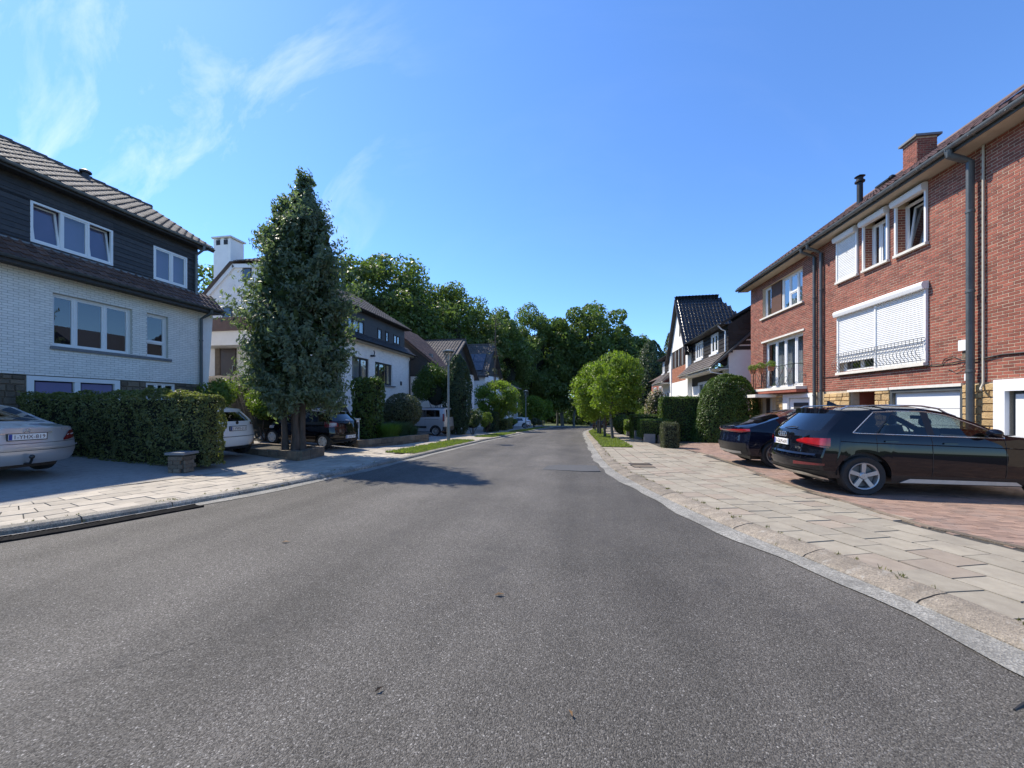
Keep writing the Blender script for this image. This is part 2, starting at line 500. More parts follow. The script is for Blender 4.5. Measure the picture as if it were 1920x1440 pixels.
M['drain'] = surf('drain_iron', (0.010, 0.010, 0.011), (0.02, 0.019, 0.018), 18, 0.95, spec=0.05)
M['terracotta'] = surf('terracotta', (0.36, 0.14, 0.075), (0.28, 0.11, 0.06), 12, 0.85, 0.2)
M['cable'] = surf('black_cable', (0.012, 0.012, 0.013), (0.02, 0.02, 0.02), 10, 0.6)
M['door_brown'] = surf('brown_door', (0.045, 0.022, 0.016), (0.03, 0.016, 0.012), 6, 0.4)

# ================================================================== GROUND, ROAD, PAVEMENTS
RB = Path([(7.5, -4.5), (4.6, -1.6), (3.35, 1.0), (2.83, 2.93), (2.65, 3.66), (2.32, 4.58), (2.06, 5.26), (1.72, 6.39), (1.22, 8.56), (0.81, 11.2), (0.63, 16), (0.53, 23), (0.48, 36.4), (1.07, 46), (2.45, 57.8), (6.0, 68), (14, 77.5), (28, 85.5), (47, 91)])
LB = Path([(-16, -3.0), (-9.61, 0.9), (-7.96, 2.32), (-6.97, 3.56), (-6.49, 4.84), (-6.07, 6.39), (-5.76, 8.56), (-5.57, 11), (-5.42, 14.1), (-5.22, 17.8), (-5.06, 21.8), (-4.95, 29.7), (-4.9, 45), (-4.44, 60), (-2.4, 71.4), (4.3, 83.5), (16.9, 91), (39, 97)])
ROAD_DROP = 0.07
DRIVE = [(6.2, 0.0), (4.77, 5.11), (4.45, 5.81), (4.34, 7.1), (4.2, 9.31), (4.38, 12.0), (4.37, 15.0), (4.01, 17.2), (4.7, 18.6), (5.6, 20.6), (8.95, 20.6), (9.3, 9), (9.9, -3), (7.6, -3)]

def bank(X):
    return min(0.45, 0.06 * max(0.0, -8.0 - X))

def mound(X, Y):
    return 2.75 * sstep(-12.4, -14.4, X) * sstep(13.9, 15.6, Y) * (1 - sstep(20.2, 21.6, Y))

def strip(path, s0, s1, cols, n, zf):
    """sheet along a path; cols = list of functions s -> plan point"""
    mb = MB(); vs = []; fs = []
    for i in range(n + 1):
        s = s0 + (s1 - s0) * i / n
        for c in cols:
            q = c(s); vs.append((q[0], q[1], zf(q[0], q[1])))
    m = len(cols)
    for i in range(n):
        for k in range(m - 1):
            fs.append((i * m + k, i * m + k + 1, (i + 1) * m + k + 1, (i + 1) * m + k))
    return mb.add(vs, fs)

# far ground sheet
vs = []; fs = []
ys = [-60, -20, -5] + list(np.arange(0, 92, 4.0)) + [100, 130, 200, 400]
for y in ys:
    for x in (-400, -120, -60, -20, 0, 20, 60, 120, 400):
        vs.append((x, y, zroad(y) - 0.30))
for i in range(len(ys) - 1):
    for k in range(8):
        fs.append((i * 9 + k, i * 9 + k + 1, i * 9 + 10 + k, i * 9 + 9 + k))
struct(MB().add(vs, fs).build('ground', M['lawn']))

# road: between the two kerb lines
vs = []; fs = []
N = 160; K = 8
for i in range(N + 1):
    t = (i / N) ** 1.25
    a = LB.at(t * LB.len); b = RB.at(t * RB.len)
    for k in range(K + 1):
        q = a.lerp(b, k / K)
        w = k / K
        vs.append((q.x, q.y, zroad(q.y) - ROAD_DROP + 0.03 * math.sin(math.pi * w)))
for i in range(N):
    for k in range(K):
        fs.append((i * (K + 1) + k, i * (K + 1) + k + 1, (i + 1) * (K + 1) + k + 1, (i + 1) * (K + 1) + k))
struct(MB().add(vs, fs).build('road', M['asphalt'], smooth=60))

# gutters: concrete strips beside the kerbs
g = strip(RB, 0, RB.s_at_y(70), [lambda s: RB.at(s, -0.29 - 0.04 * math.sin(s * 1.7) - 0.025 * math.sin(s * 5.1)), lambda s: RB.at(s, -0.16), lambda s: RB.at(s, 0.02)], 260, lambda x, y: zroad(y) - ROAD_DROP + 0.012)
struct(g.build('gutter_right', M['gutter']))
g = strip(LB, 0, LB.s_at_y(70), [lambda s: LB.at(s, -0.02), lambda s: LB.at(s, 0.12), lambda s: LB.at(s, 0.27 + 0.03 * math.sin(s * 2.3))], 260, lambda x, y: zroad(y) - ROAD_DROP + 0.012)
struct(g.build('gutter_left', M['gutter']))

# yards behind the pavements
yl = strip(LB, 0, LB.s_at_y(80), [lambda s: LB.at(s, -0.2)] + [(lambda s, k=k: (lerp(LB.at(s, -0.2).x, -30.0, k), LB.at(s, -0.2).y)) for k in np.linspace(0.03, 1, 34)] + [lambda s: (-70, LB.at(s, -0.2).y)], 200,
           lambda x, y: zroad(y) - 0.05 + bank(x) + mound(x, y))
struct(yl.build('front_yard_left', M['drive_asphalt'], smooth=60))
yr = strip(RB, 0, RB.s_at_y(70), [lambda s: RB.at(s, 0.2)] + [(lambda s, k=k: (lerp(RB.at(s, 0.2).x, 40.0, k), RB.at(s, 0.2).y)) for k in np.linspace(0.03, 1, 8)], 160, lambda x, y: zroad(y) - 0.05)
struct(yr.build('front_yard_right', M['joint'], smooth=60))

vs = []; fs = []
for i in range(25):
    for k in range(25):
        x, y = -12.3 - i * 0.4, 13.75 + k * 0.31
        vs.append((x, y, zroad(y) - 0.05 + bank(x) + mound(x, y) + 0.03 + 0.02 * math.sin(i * 2.1 + k * 1.3)))
for i in range(24):
    for k in range(24):
        fs.append((i * 25 + k, i * 25 + k + 1, i * 25 + k + 26, i * 25 + k + 25))
struct(MB().add(vs, fs).build('planted_bank', M['soil'], smooth=60))

# kerb stones, one by one
def kerb(path, name, sign, prof, mat, ymin, ymax, step=1.0):
    root = None
    base = strip(path, path.s_at_y(ymin), path.s_at_y(ymax), [lambda s: path.at(s, sign * 0.02), lambda s: path.at(s, sign * 0.27)], 150, lambda x, y: zroad(y) - 0.045)
    root = struct(base.build(name, M['joint']))
    s = path.s_at_y(ymin); e = path.s_at_y(ymax)
    while s < e:
        a, b = s + 0.008, s + step - 0.008
        vs = []; n = len(prof); j = random.uniform(-0.004, 0.004)
        cuts = 3
        for q in range(cuts):
            ss = lerp(a, b, q / (cuts - 1))
            for (d, z) in prof:
                p = path.at(ss, sign * (d + j)); vs.append((p.x, p.y, zroad(p.y) + z + j + 0.003 * math.sin(ss * 9)))
        fs = [tuple(range(n)), tuple(range((cuts - 1) * n, cuts * n))[::-1]]
        for q in range(cuts - 1):
            fs += [(q * n + i, (q + 1) * n + i, (q + 1) * n + (i + 1) % n, q * n + (i + 1) % n) for i in range(n)]
        MB().add(vs, fs).build('kerb_stone', mat, root)
        s += step
kerb(RB, 'kerb_right', 1, [(0, -0.12), (0.0, -0.052), (0.03, -0.03), (0.17, 0.004), (0.21, 0.010), (0.29, 0.010), (0.29, -0.12)], M['kerb_r'], -1.0, 60)
kerb(LB, 'kerb_left', -1, [(0, -0.12), (0.015, -0.02), (0.05, 0.012), (0.10, 0.016), (0.24, 0.016), (0.24, -0.12)], M['kerb'], 0.6, 60)

# paving slabs, laid in courses along the kerb; the nearest 300 are single objects
def slabs(path, name, sign, d0, rows, width, length, ymin, ymax, mats, ok, near=300):
    e0, e1 = path.s_at_y(ymin), path.s_at_y(ymax)
    bed = strip(path, e0, e1, [lambda s: path.at(s, sign * d0), lambda s: path.at(s, sign * (d0 + rows * width))], 120, lambda x, y: zroad(y) - 0.0095)
    root = struct(bed.build(name, M['joint']))
    cells = []
    for r in range(rows):
        s = e0 - length * (0.5 if r % 2 else 0.0) - random.uniform(0, 0.05)
        while s < e1:
            c = path.at(s + length / 2, sign * (d0 + (r + 0.5) * width))
            if ok(c.x, c.y):
                cells.append((c.length, s, r))
            s += length
    cells.sort()
    rest = [MB() for _ in mats]
    for i, (_, s, r) in enumerate(cells):
        g = 0.007
        z = random.uniform(-0.003, 0.003); tx = random.uniform(-0.004, 0.004)
        pts = []
        for dz in (-0.035, 0.0):
            h = g * 1.7
            for (ss, dd, k) in ((s + g, r * width + h, -1), (s + length - g, r * width + h, 1), (s + length - g, (r + 1) * width - h, 1), (s + g, (r + 1) * width - h, -1)):
                p = path.at(ss, sign * (d0 + dd)); pts.append((p.x, p.y, zroad(p.y) + dz + z + (tx * k if dz == 0 else 0)))
        if sign > 0:
            pts = [pts[i2] for i2 in (0, 3, 2, 1, 4, 7, 6, 5)]
        k = random.choices(range(len(mats)), [3, 1][:len(mats)])[0]
        if i < near:
            MB().hexa(pts, skip=('b',)).build('paving_slab', mats[k], root)
        else:
            rest[k].hexa(pts, skip=('b',))
    for k, mb in enumerate(rest):
        if mb.f:
            stuff(mb.build('paving_slabs', mats[k], root))

slabs(RB, 'pavement_right', 1, 0.295, 9, 0.40, 0.40, 0.5, 16.8, [M['slab_r'], M['slab_pink']], lambda x, y: not inside((x, y), DRIVE))
slabs(RB, 'pavement_right_far', 1, 1.55, 3, 0.40, 0.40, 16.85, 58, [M['slab_r'], M['slab_pink']], lambda x, y: True, 0)
slabs(LB, 'pavement_left', -1, 0.245, 6, 0.40, 0.50, 0.4, 12.6, [M['slab_l']], lambda x, y: True)
slabs(LB, 'pavement_left_far', -1, 1.45, 3, 0.40, 0.50, 12.65, 58, [M['slab_l']], lambda x, y: True, 0)
# crossings through the verges
for (pth, sg, a, b, mt) in ((LB, -1, 19.3, 22.9, 'slab_l'), (LB, -1, 43.5, 46, 'slab_l'), (LB, -1, 31, 33.9, 'slab_l')):
    struct(strip(pth, pth.s_at_y(a), pth.s_at_y(b), [lambda s: pth.at(s, sg * 0.245), lambda s: pth.at(s, sg * 1.45)], 12, lambda x, y: zroad(y) + 0.002).build('crossing', M[mt]))

# narrow edging between pavement and left drive
e = strip(LB, LB.s_at_y(0.4), LB.s_at_y(7.6), [lambda s: LB.at(s, -2.66), lambda s: LB.at(s, -2.74)], 60, lambda x, y: zroad(y) + 0.012)
struct(e.build('drive_edging', M['kerb']))

# clay pavers of the forecourt on the right: courses across it
mb = [MB() for _ in range(2)]
base = MB().ngon([(x, y, zroad(y) - 0.026) for x, y in DRIVE]).build('forecourt', M['joint'])
struct(base)
cand = []
bw, bl = 0.105, 0.21
for i in range(-10, 215):
    y = -1.5 + i * bw
    for k in range(0, 34):
        x = 3.3 + k * bl + (bl / 2 if i % 2 else 0)
        if inside((x + bl / 2, y + bw / 2), DRIVE):
            cand.append((math.hypot(x, y - 3), x, y))
cand.sort()
for i, (_, x, y) in enumerate(cand):
    g = 0.004; z = zroad(y) + random.uniform(-0.003, 0.002)
    if i < 300:
        MB().box(x + g, x + bl - g, y + g, y + bw - g, z - 0.03, z, ('b',)).build('clay_paver', M['paver'], base)
    else:
        mb[0].box(x + g, x + bl - g, y + g, y + bw - g, z - 0.03, z, ('b',))
stuff(mb[0].build('clay_pavers', M['paver'], base))

# narrow edging course between pavement and forecourt
ed = catmull([(6.2, 0.0), (4.77, 5.11), (4.45, 5.81), (4.34, 7.1), (4.2, 9.31), (4.38, 12.0), (4.37, 15.0), (4.01, 17.2)], 0.3)
em = MB()
for a, b in zip(ed, ed[1:]):
    d = (b - a).normalized(); n = Vector((d.y, -d.x)) * 0.055
    pts = [a - n, b - n, b + n, a + n]
    em.hexa([(p.x, p.y, zroad(p.y) - 0.05) for p in pts] + [(p.x, p.y, zroad(p.y) + 0.0075) for p in pts])
struct(em.build('forecourt_edging', M['brown_stone']))
ex = MB().ngon([(4.6, 17.3, zroad(17.3) - 0.02), (4.05, 17.25, zroad(17.3) - 0.02), (3.3, 22, zroad(22) - 0.02), (6, 22, zroad(22) - 0.02)])
struct(ex.build('path_bed', M['soil']))

# verges: soil bed with grass blades
def verge(path, sign, y0, y1, d0, d1, label, dens=520):
    s0, s1 = path.s_at_y(y0), path.s_at_y(y1)
    top = strip(path, s0, s1, [lambda s: path.at(s, sign * d0), lambda s: path.at(s, sign * (d0 + 0.1)), lambda s: path.at(s, sign * lerp(d0, d1, 0.5)), lambda s: path.at(s, sign * d1)], max(4, int((s1 - s0) * 2)), lambda x, y: zroad(y) + 0.02)
    o = struct(top.build('verge', M['lawn']))
    n = int((s1 - s0) * (d1 - d0) * dens)
    V = np.zeros((n * 3, 3)); 
    for i in range(n):
        s = random.uniform(s0, s1); d = random.uniform(d0 + 0.02, d1) + 0.05 * math.sin(s * 7)
        p = path.at(s, sign * d); a = random.uniform(0, 6.283); h = random.uniform(0.03, 0.09) * (1.25 if random.random() < 0.1 else 1); w = random.uniform(0.006, 0.012) * (1 + p.y / 25)
        z = zroad(p.y) + 0.015; lx, ly = math.cos(a) * h * 0.6, math.sin(a) * h * 0.6
        V[i * 3] = (p.x - math.sin(a) * w, p.y + math.cos(a) * w, z); V[i * 3 + 1] = (p.x + math.sin(a) * w, p.y - math.cos(a) * w, z); V[i * 3 + 2] = (p.x + lx, p.y + ly, z + h)
    me = bpy.data.meshes.new('grass')
    me.from_pydata(V.tolist(), [], [(3 * i, 3 * i + 1, 3 * i + 2) for i in range(n)])
    me.materials.append(M['grass'])
    tag(stuff(link('grass', me)), label, 'grass')
M['grass'] = leafmat('grass_blades', (0.10, 0.15, 0.025), (0.24, 0.26, 0.07), 0.4, 0.5)
verge(LB, -1, 12.7, 19.3, 0.22, 1.45, 'short sunlit grass verge at the foot of the nearer left lamp post', 900)
verge(LB, -1, 22.9, 31, 0.22, 1.45, 'grass verge on the left beyond the grey van')
verge(LB, -1, 33.9, 43.5, 0.22, 1.45, 'grass verge under the round clipped tree on the left')
verge(LB, -1, 46, 60, 0.22, 1.45, 'farthest grass verge on the left side of the street', 300)
verge(RB, 1, 16.85, 25.8, 0.28, 1.55, 'grass verge under the nearest clipped trees on the right', 900)
verge(RB, 1, 26.5, 32, 0.28, 1.55, 'second grass verge on the right behind the dark lamp post', 500)
verge(RB, 1, 32.7, 49, 0.28, 1.55, 'farthest grass verge on the right side of the street', 300)

# ------------------------------------------------------------------ things lying in or on the ground
# linear drain in front of the left kerb
dr = thing('linear_drain', 'long black slotted drain channel set along the left gutter', 'drain')
s0, s1 = LB.s_at_y(1.2), LB.s_at_y(5.3)
fr = MB()
for (a, b) in ((0.12, 0.14), (0.38, 0.40)):
    n = 14
    for i in range(n):
        q = [LB.at(lerp(s0, s1, (i + k) / n), d) for k in (0, 1) for d in (a, b)]
        z = -ROAD_DROP + 0.024 + zroad(q[0].y)
        fr.hexa([(q[j].x, q[j].y, z - 0.05) for j in (0, 2, 3, 1)] + [(q[j].x, q[j].y, z) for j in (0, 2, 3, 1)])
fr.build('frame', M['drain'], dr)
bed = strip(LB, s0, s1, [lambda s: LB.at(s, 0.135), lambda s: LB.at(s, 0.385)], 20, lambda x, y: zroad(y) - ROAD_DROP + 0.016)
bed.build('channel', M['drain'], dr)
k = 0
while s0 + k * 0.035 < s1 - 0.02:
    s = s0 + k * 0.035
    q = [LB.at(s + a, d) for (a, d) in ((0.004, 0.141), (0.022, 0.141), (0.004, 0.379), (-0.014, 0.379))]
    z = zroad(q[0].y) - ROAD_DROP + 0.022
    MB().hexa([(p.x, p.y, z - 0.006) for p in q] + [(p.x, p.y, z) for p in q]).build('bar', M['drain'], dr)
    k += 1

# dark asphalt repair
pm = MB(); ring = [(-1.0, 10.2), (-0.94, 10.85), (-0.6, 11.1), (0.12, 11.15), (0.44, 11.1), (0.50, 10.2), (0.1, 10.1), (-0.5, 10.15)]
pm.prism(ring, 'z', zroad(10.6) - ROAD_DROP - 0.03, zroad(10.6) - ROAD_DROP + 0.034)
tag(pm.build('road_patch', M['patch']), 'dark rectangular asphalt repair beside the right gutter', 'road patch')

# manhole covers in the right pavement
for (x, y, w, h, lab) in ((1.40, 11.25, 0.60, 0.32, 'dark cast iron cover with rows of slots in the right pavement'), (1.42, 10.72, 0.56, 0.42, 'plain brown pavement cover just in front of the slotted cover')):
    t = thing('manhole_cover', lab, 'manhole cover', (x, y, zroad(y) + 0.002), R(8))
    MB().box(0, w, 0, h, -0.01, 0.006).build('rim', M['iron'], t)
    if 'slots' in lab:
        for i in range(7):
            MB().box(0.05, w - 0.05, 0.03 + i * 0.036, 0.05 + i * 0.036, 0.006, 0.013).build('rib', M['brown_stone'], t)
    else:
        MB().box(0.02, w - 0.02, 0.02, h - 0.02, 0.006, 0.012).build('plate', M['brown_stone'], t)

# fallen leaves and a twig
M['dry_leaf'] = surf('dry_leaf', (0.20, 0.11, 0.045), (0.12, 0.07, 0.03), 30, 0.7)
M['stone_bit'] = surf('pale_pebble', (0.38, 0.35, 0.30), (0.30, 0.27, 0.22), 30, 0.8)
def leaf(x, y, a, L, lab):
    m = MB(); z = zroad(y) - ROAD_DROP + 0.035
    c, s = math.cos(a), math.sin(a)
    P = lambda u, v, w: (x + c * u - s * v, y + s * u + c * v, z + w)
    m.add([P(-L, 0, 0), P(-L * .2, -L * .4, .012), P(L, 0, .006), P(-L * .2, L * .4, .014), P(0, 0, .002)], [(0, 1, 4), (1, 2, 4), (2, 3, 4), (3, 0, 4)])
    tag(m.build('fallen_leaf', M['dry_leaf']), lab, 'leaf')
leaf(-0.66, 3.1, 0.3, 0.045, 'brown curled leaf lying in the middle of the road')
leaf(-0.05, 1.95, 2.1, 0.020, 'tiny dark leaf in the lower middle of the road')
leaf(-1.08, 1.93, 1.0, 0.026, 'small tan leaf low on the road left of centre')
leaf(-3.35, 3.9, 0.2, 0.05, 'pale dry leaf on the road near the left drain')
tw = MB().tube([(2.16, 2.36, -0.035), (2.24, 2.40, -0.025), (2.35, 2.39, -0.03), (2.5, 2.46, -0.03)], [0.006, 0.012, 0.010, 0.008], 6)
tag(tw.build('twig', M['cable']), 'short dark twig in the gutter at the bottom right corner', 'twig')

# weeds and moss rooted in the kerb joints
def weeds(path, sign, y0, y1, n, label):
    vs = []; fs = []
    for i in range(n):
        s = random.uniform(path.s_at_y(y0), path.s_at_y(y1)); d = random.choice((0.0, 0.285, 0.285, 0.29)) + random.gauss(0, 0.012)
        if random.random() < 0.35:
            s = round(s); d = random.uniform(0.05, 0.28)
        p = path.at(s, sign * d); z = zroad(p.y) + (0.012 if d > 0.15 else -0.045)
        for k in range(random.randint(4, 12)):
            a = random.uniform(0, 6.283); h = random.uniform(0.010, 0.040); w = random.uniform(0.003, 0.007); l = h * random.uniform(0.3, 1.0)
            bx, by = p.x + random.gauss(0, 0.015), p.y + random.gauss(0, 0.015); o = len(vs)
            vs += [(bx - math.sin(a) * w, by + math.cos(a) * w, z), (bx + math.sin(a) * w, by - math.cos(a) * w, z), (bx + math.cos(a) * l, by + math.sin(a) * l, z + h)]
            fs.append((o, o + 1, o + 2))
    tag(stuff(MB().add(vs, fs).build('weeds', M['weed'])), label, 'weeds')
M['weed'] = leafmat('kerb_weed', (0.06, 0.08, 0.02), (0.20, 0.165, 0.07), 0.3, 0.6)
weeds(RB, 1, 2.0, 18.0, 130, 'small weeds and moss in the joints of the right kerb')
weeds(LB, -1, 2.0, 13.0, 90, 'small weeds along the back of the left kerb')

# ================================================================== BUILDINGS
# every house is built in its own frame: x along the facade (to the right seen from outside), -y outwards, z up
def cells(x0, x1, z0, z1, ops):
    xs = sorted({x0, x1} | {min(max(v, x0), x1) for o in ops for v in o[:2]})
    zs = sorted({z0, z1} | {min(max(v, z0), z1) for o in ops for v in o[2:4]})
    for a, b in zip(xs, xs[1:]):
        for c, d in zip(zs, zs[1:]):
            if b - a < 1e-4 or d - c < 1e-4:
                continue
            mx, mz = (a + b) / 2, (c + d) / 2
            if not any(o[0] < mx < o[1] and o[2] < mz < o[3] for o in ops):
                yield a, b, c, d

def wall(par, name, x0, x1, z0, z1, ops, mat, y0=0.0, depth=0.3):
    mb = MB()
    for a, b, c, d in cells(x0, x1, z0, z1, ops):
        mb.box(a, b, y0, y0 + depth, c, d)
    return mb.build(name, mat, par)

def bricks(par, x0, x1, z0, z1, ops, mat, bl=0.222, bh=0.075, j=0.0155, proud=0.006, near=300, key=None, jambs=()):
    """lay bricks in stretcher bond on the face y = 0; whole bricks nearest the key point are single objects"""
    cand = []; rest = MB()
    n = int(round((z1 - z0) / bh))
    for i in range(n):
        za = z0 + i * bh + j / 2; zb = z0 + (i + 1) * bh - j / 2
        zm = (za + zb) / 2
        iv = [(x0, x1)]
        for o in ops:
            if o[2] < zm < o[3]:
                nv = []
                for a, b in iv:
                    if o[1] <= a or o[0] >= b:
                        nv.append((a, b))
                    else:
                        if o[0] > a: nv.append((a, o[0]))
                        if o[1] < b: nv.append((o[1], b))
                iv = nv
        for a, b in iv:
            k = math.floor((a - x0) / bl) - 1
            while True:
                s = x0 + k * bl + (bl / 2 if i % 2 else 0) + j / 2; e = s + bl - j
                k += 1
                if s >= b:
                    break
                s2, e2 = max(s, a), min(e, b)
                if e2 - s2 < 0.025:
                    continue
                y = -proud + random.uniform(-0.002, 0.002)
                if e2 - s2 > bl - j - 1e-3:
                    cand.append((((s2 + e2) / 2 - key[0]) ** 2 + (zm - key[1]) ** 2 if key else 0, s2, zm, y))
                else:
                    rest.box(s2, e2, y, 0.01, za, zb, ('k',))
    cand.sort()
    me = MB().box(0, bl - j, 0, 0.016, -(bh - j) / 2, (bh - j) / 2, ('k',)).mesh('brick', mat)
    for q, (_, s, zm, y) in enumerate(cand):
        if q < near:
            link('brick', me, par, (s, y, zm))
        else:
            rest.box(s, s + bl - j, y, y + 0.016, zm - (bh - j) / 2, zm + (bh - j) / 2, ('k',))
    for (xj, za, zb, dep, sg) in jambs:            # bricks lining a reveal
        for i in range(int((zb - za) / bh)):
            z = za + i * bh
            rest.box(min(xj, xj + 0.005 * sg), max(xj, xj + 0.005 * sg), 0.0 if i % 2 else 0.0, dep * (1.0 if i % 2 else 0.45), z + j / 2, z + bh - j / 2)
            if not i % 2:
                rest.box(min(xj, xj + 0.005 * sg), max(xj, xj + 0.005 * sg), dep * 0.45 + j, dep, z + j / 2, z + bh - j / 2)
    if rest.f:
        stuff(rest.build('bricks', mat, par))

def window(par, x0, x1, z0, z1, muls=(), rec=0.10, fw=0.055, frame='pvc', back='room', tilt=(), transom=None, sill=None, sillmat='lintel', bd=0.22, name='window'):
    """frame with mullions; each light has its sash and pane"""
    f = MB(); y0, y1 = rec, rec + 0.07
    f.box(x0, x1, y0, y1, z0, z0 + fw); f.box(x0, x1, y0, y1, z1 - fw, z1)
    f.box(x0, x0 + fw, y0, y1, z0 + fw, z1 - fw); f.box(x1 - fw, x1, y0, y1, z0 + fw, z1 - fw)
    xs = [x0 + fw] + [lerp(x0, x1, m) for m in muls] + [x1 - fw]
    for m in xs[1:-1]:
        f.box(m - fw * 0.45, m + fw * 0.45, y0 + 0.004, y1, z0 + fw, z1 - fw)
    w = f.build(name, M[frame], par)
    for i, (a, b) in enumerate(zip(xs, xs[1:])):
        a2 = a + (fw * 0.45 if i else 0); b2 = b - (fw * 0.45 if i < len(xs) - 2 else 0)
        lights = [(z0 + fw, z1 - fw)]
        if transom and i in transom:
            t = lerp(z0, z1, transom[i]); lights = [(z0 + fw, t - 0.02), (t + 0.02, z1 - fw)]
            MB().box(a2, b2, y0 + 0.002, y1, t - 0.02, t + 0.02).build('transom', M[frame], w)
        for (c, d) in lights:
            ts = 0.16 if i in tilt else 0.0
            sw = fw * 0.75
            s = MB(); Y = lambda z: rec + 0.022 + ts * (z - c) / (d - c)
            def bar(xa, xb, za, zb):
                s.hexa([(xa, Y(za), za), (xb, Y(za), za), (xb, Y(za) + 0.05, za), (xa, Y(za) + 0.05, za), (xa, Y(zb), zb), (xb, Y(zb), zb), (xb, Y(zb) + 0.05, zb), (xa, Y(zb) + 0.05, zb)])
            bar(a2, b2, c, c + sw); bar(a2, b2, d - sw, d); bar(a2, a2 + sw, c + sw, d - sw); bar(b2 - sw, b2, c + sw, d - sw)
            so = s.build('sash', M[frame], w)
            MB().quad((a2 + sw, Y(c + sw) + 0.02, c + sw), (b2 - sw, Y(c + sw) + 0.02, c + sw), (b2 - sw, Y(d - sw) + 0.02, d - sw), (a2 + sw, Y(d - sw) + 0.02, d - sw)).build('pane', M['window_glass'], w)
    if back == 'curtain':
        c = MB(); n = max(8, int((x1 - x0) / 0.05)); y = rec + bd
        vs = []; fs = []
        for i in range(n + 1):
            x = lerp(x0, x1, i / n); yy = y + 0.025 * math.sin(i * 1.9) + 0.01 * math.sin(i * 0.7)
            vs += [(x, yy, z0), (x, yy, z1)]
        c.add(vs, [(2 * i, 2 * i + 2, 2 * i + 3, 2 * i + 1) for i in range(n)]).build('curtain', M['curtain'], w)
    elif back:
        MB().box(x0, x1, rec + bd, rec + bd + 0.02, z0, z1).build('blind' if back == 'blind' else 'interior', M[back], w)
    if sill:
        MB().box(x0 - sill, x1 + sill, -0.06, rec + 0.02, z0 - 0.07, z0 - 0.002).build('sill', M[sillmat], par)
    return w

def tiles(par, O, U, V, lu, lv, mat, tw=0.30, te=0.34, near=0, clip=None, camp=None, name='roof_tile', roll=0.028):
    """pantiles on a roof plane: O corner at the eave, U along the eave, V up the slope (unit vectors)"""
    O, U, V = Vector(O), Vector(U).normalized(), Vector(V).normalized()
    Nn = U.cross(V).normalized()
    if Nn.z < 0:
        Nn = -Nn
    prof = [(0.0, 0.004), (0.30, -0.004), (0.62, 0.0), (0.74, roll), (0.90, roll * 1.05), (1.02, 0.006)]
    vs = []; 
    for (q, lift) in ((0.0, 0.030), (1.12, 0.0)):
        for (p, h) in prof:
            vs.append(U * (p * tw) + V * (q * te) + Nn * (h + lift))
    for (p, h) in prof:
        vs.append(U * (p * tw) + Nn * (h - 0.004))
    n = len(prof)
    fs = [(i, i + 1, n + i + 1, n + i) for i in range(n - 1)] + [(2 * n + i, 2 * n + i + 1, i + 1, i) for i in range(n - 1)]
    me = MB().add(vs, fs).mesh(name, mat)
    nu, nv = int(lu / tw), int(math.ceil(lv / te))
    cand = []
    for j in range(nv):
        for i in range(nu):
            if clip and not clip((i + 0.5) * tw, (j + 0.5) * te):
                continue
            p = O + U * (i * tw + random.uniform(-0.004, 0.004)) + V * (j * te) + Nn * random.uniform(0.0, 0.006)
            cand.append(((p - camp).length if camp else 0, p))
    cand.sort(key=lambda c: c[0])
    rest = MB()
    for k, (_, p) in enumerate(cand):
        if k < near:
            link(name, me, par, p)
        else:
            rest.add([p + v for v in vs], fs)
    if rest.f:
        stuff(rest.build(name + 's', mat, par))

def gutter(par, x0, x1, y, z, mat, r=0.075, name='gutter'):
    pr = [(y + r * math.cos(a), z + r * math.sin(a)) for a in np.linspace(math.pi, 2 * math.pi, 8)]
    pr += [(py * 0.82 + y * 0.18, pz * 0.82 + z * 0.18 + 0.003) for py, pz in pr[::-1]]
    return MB().prism(pr, 'x', x0, x1).build(name, mat, par, smooth=40)

def downpipe(par, x, ytop, ztop, zbot, mat, r=0.05, yw=-0.09, side=0):
    pts = [(x + side, ytop, ztop), (x + side, ytop + 0.01, ztop - 0.12), (x + side * 0.4, lerp(ytop, yw, 0.6), ztop - 0.24), (x, yw, ztop - 0.34), (x, yw, zbot)]
    p = MB().tube(pts, r, 10).build('downpipe', mat, par, smooth=40)
    for z in np.arange(zbot + 0.5, ztop - 0.4, 1.9):
        MB().lathe([(r, 0), (r + 0.012, 0.01), (r + 0.012, 0.06), (r, 0.07)], 10, (x, yw, float(z))).build('pipe_clip', mat, p, smooth=40)
    return p

def rebase(root, x0):
    root.location = root.location + Vector((math.cos(root.rotation_euler.z) * x0, math.sin(root.rotation_euler.z) * x0, 0))
    for ch in root.children:
        ch.location.x -= x0

def stones(par, x0, x1, z0, z1, mat, y=0.0, hmin=0.13, hmax=0.20, lmin=0.16, lmax=0.42, depth=0.03, name='stone_block'):
    z = z0
    while z < z1 - 0.04:
        h = min(random.uniform(hmin, hmax), z1 - z)
        if z1 - z - h < 0.06:
            h = z1 - z
        x = x0
        while x < x1 - 0.02:
            l = min(random.uniform(lmin, lmax), x1 - x)
            if x1 - x - l < 0.1:
                l = x1 - x
            p = random.uniform(0.0, 0.022); g = 0.006
            a, b, c, d = x + g, x + l - g, z + g, z + h - g
            m = MB()
            vs = [(a, y, c), (b, y, c), (b, y, d), (a, y, d)]
            e = 0.015
            vs += [(a + e, y - depth - p, c + e), (b - e, y - depth - p * random.uniform(.4, 1), c + e), (b - e, y - depth - p * random.uniform(.4, 1), d - e), (a + e, y - depth - p, d - e)]
            m.add(vs, [(4, 5, 6, 7), (0, 1, 5, 4), (1, 2, 6, 5), (2, 3, 7, 6), (3, 0, 4, 7)]).build(name, mat, par)
            x += l
        z += h

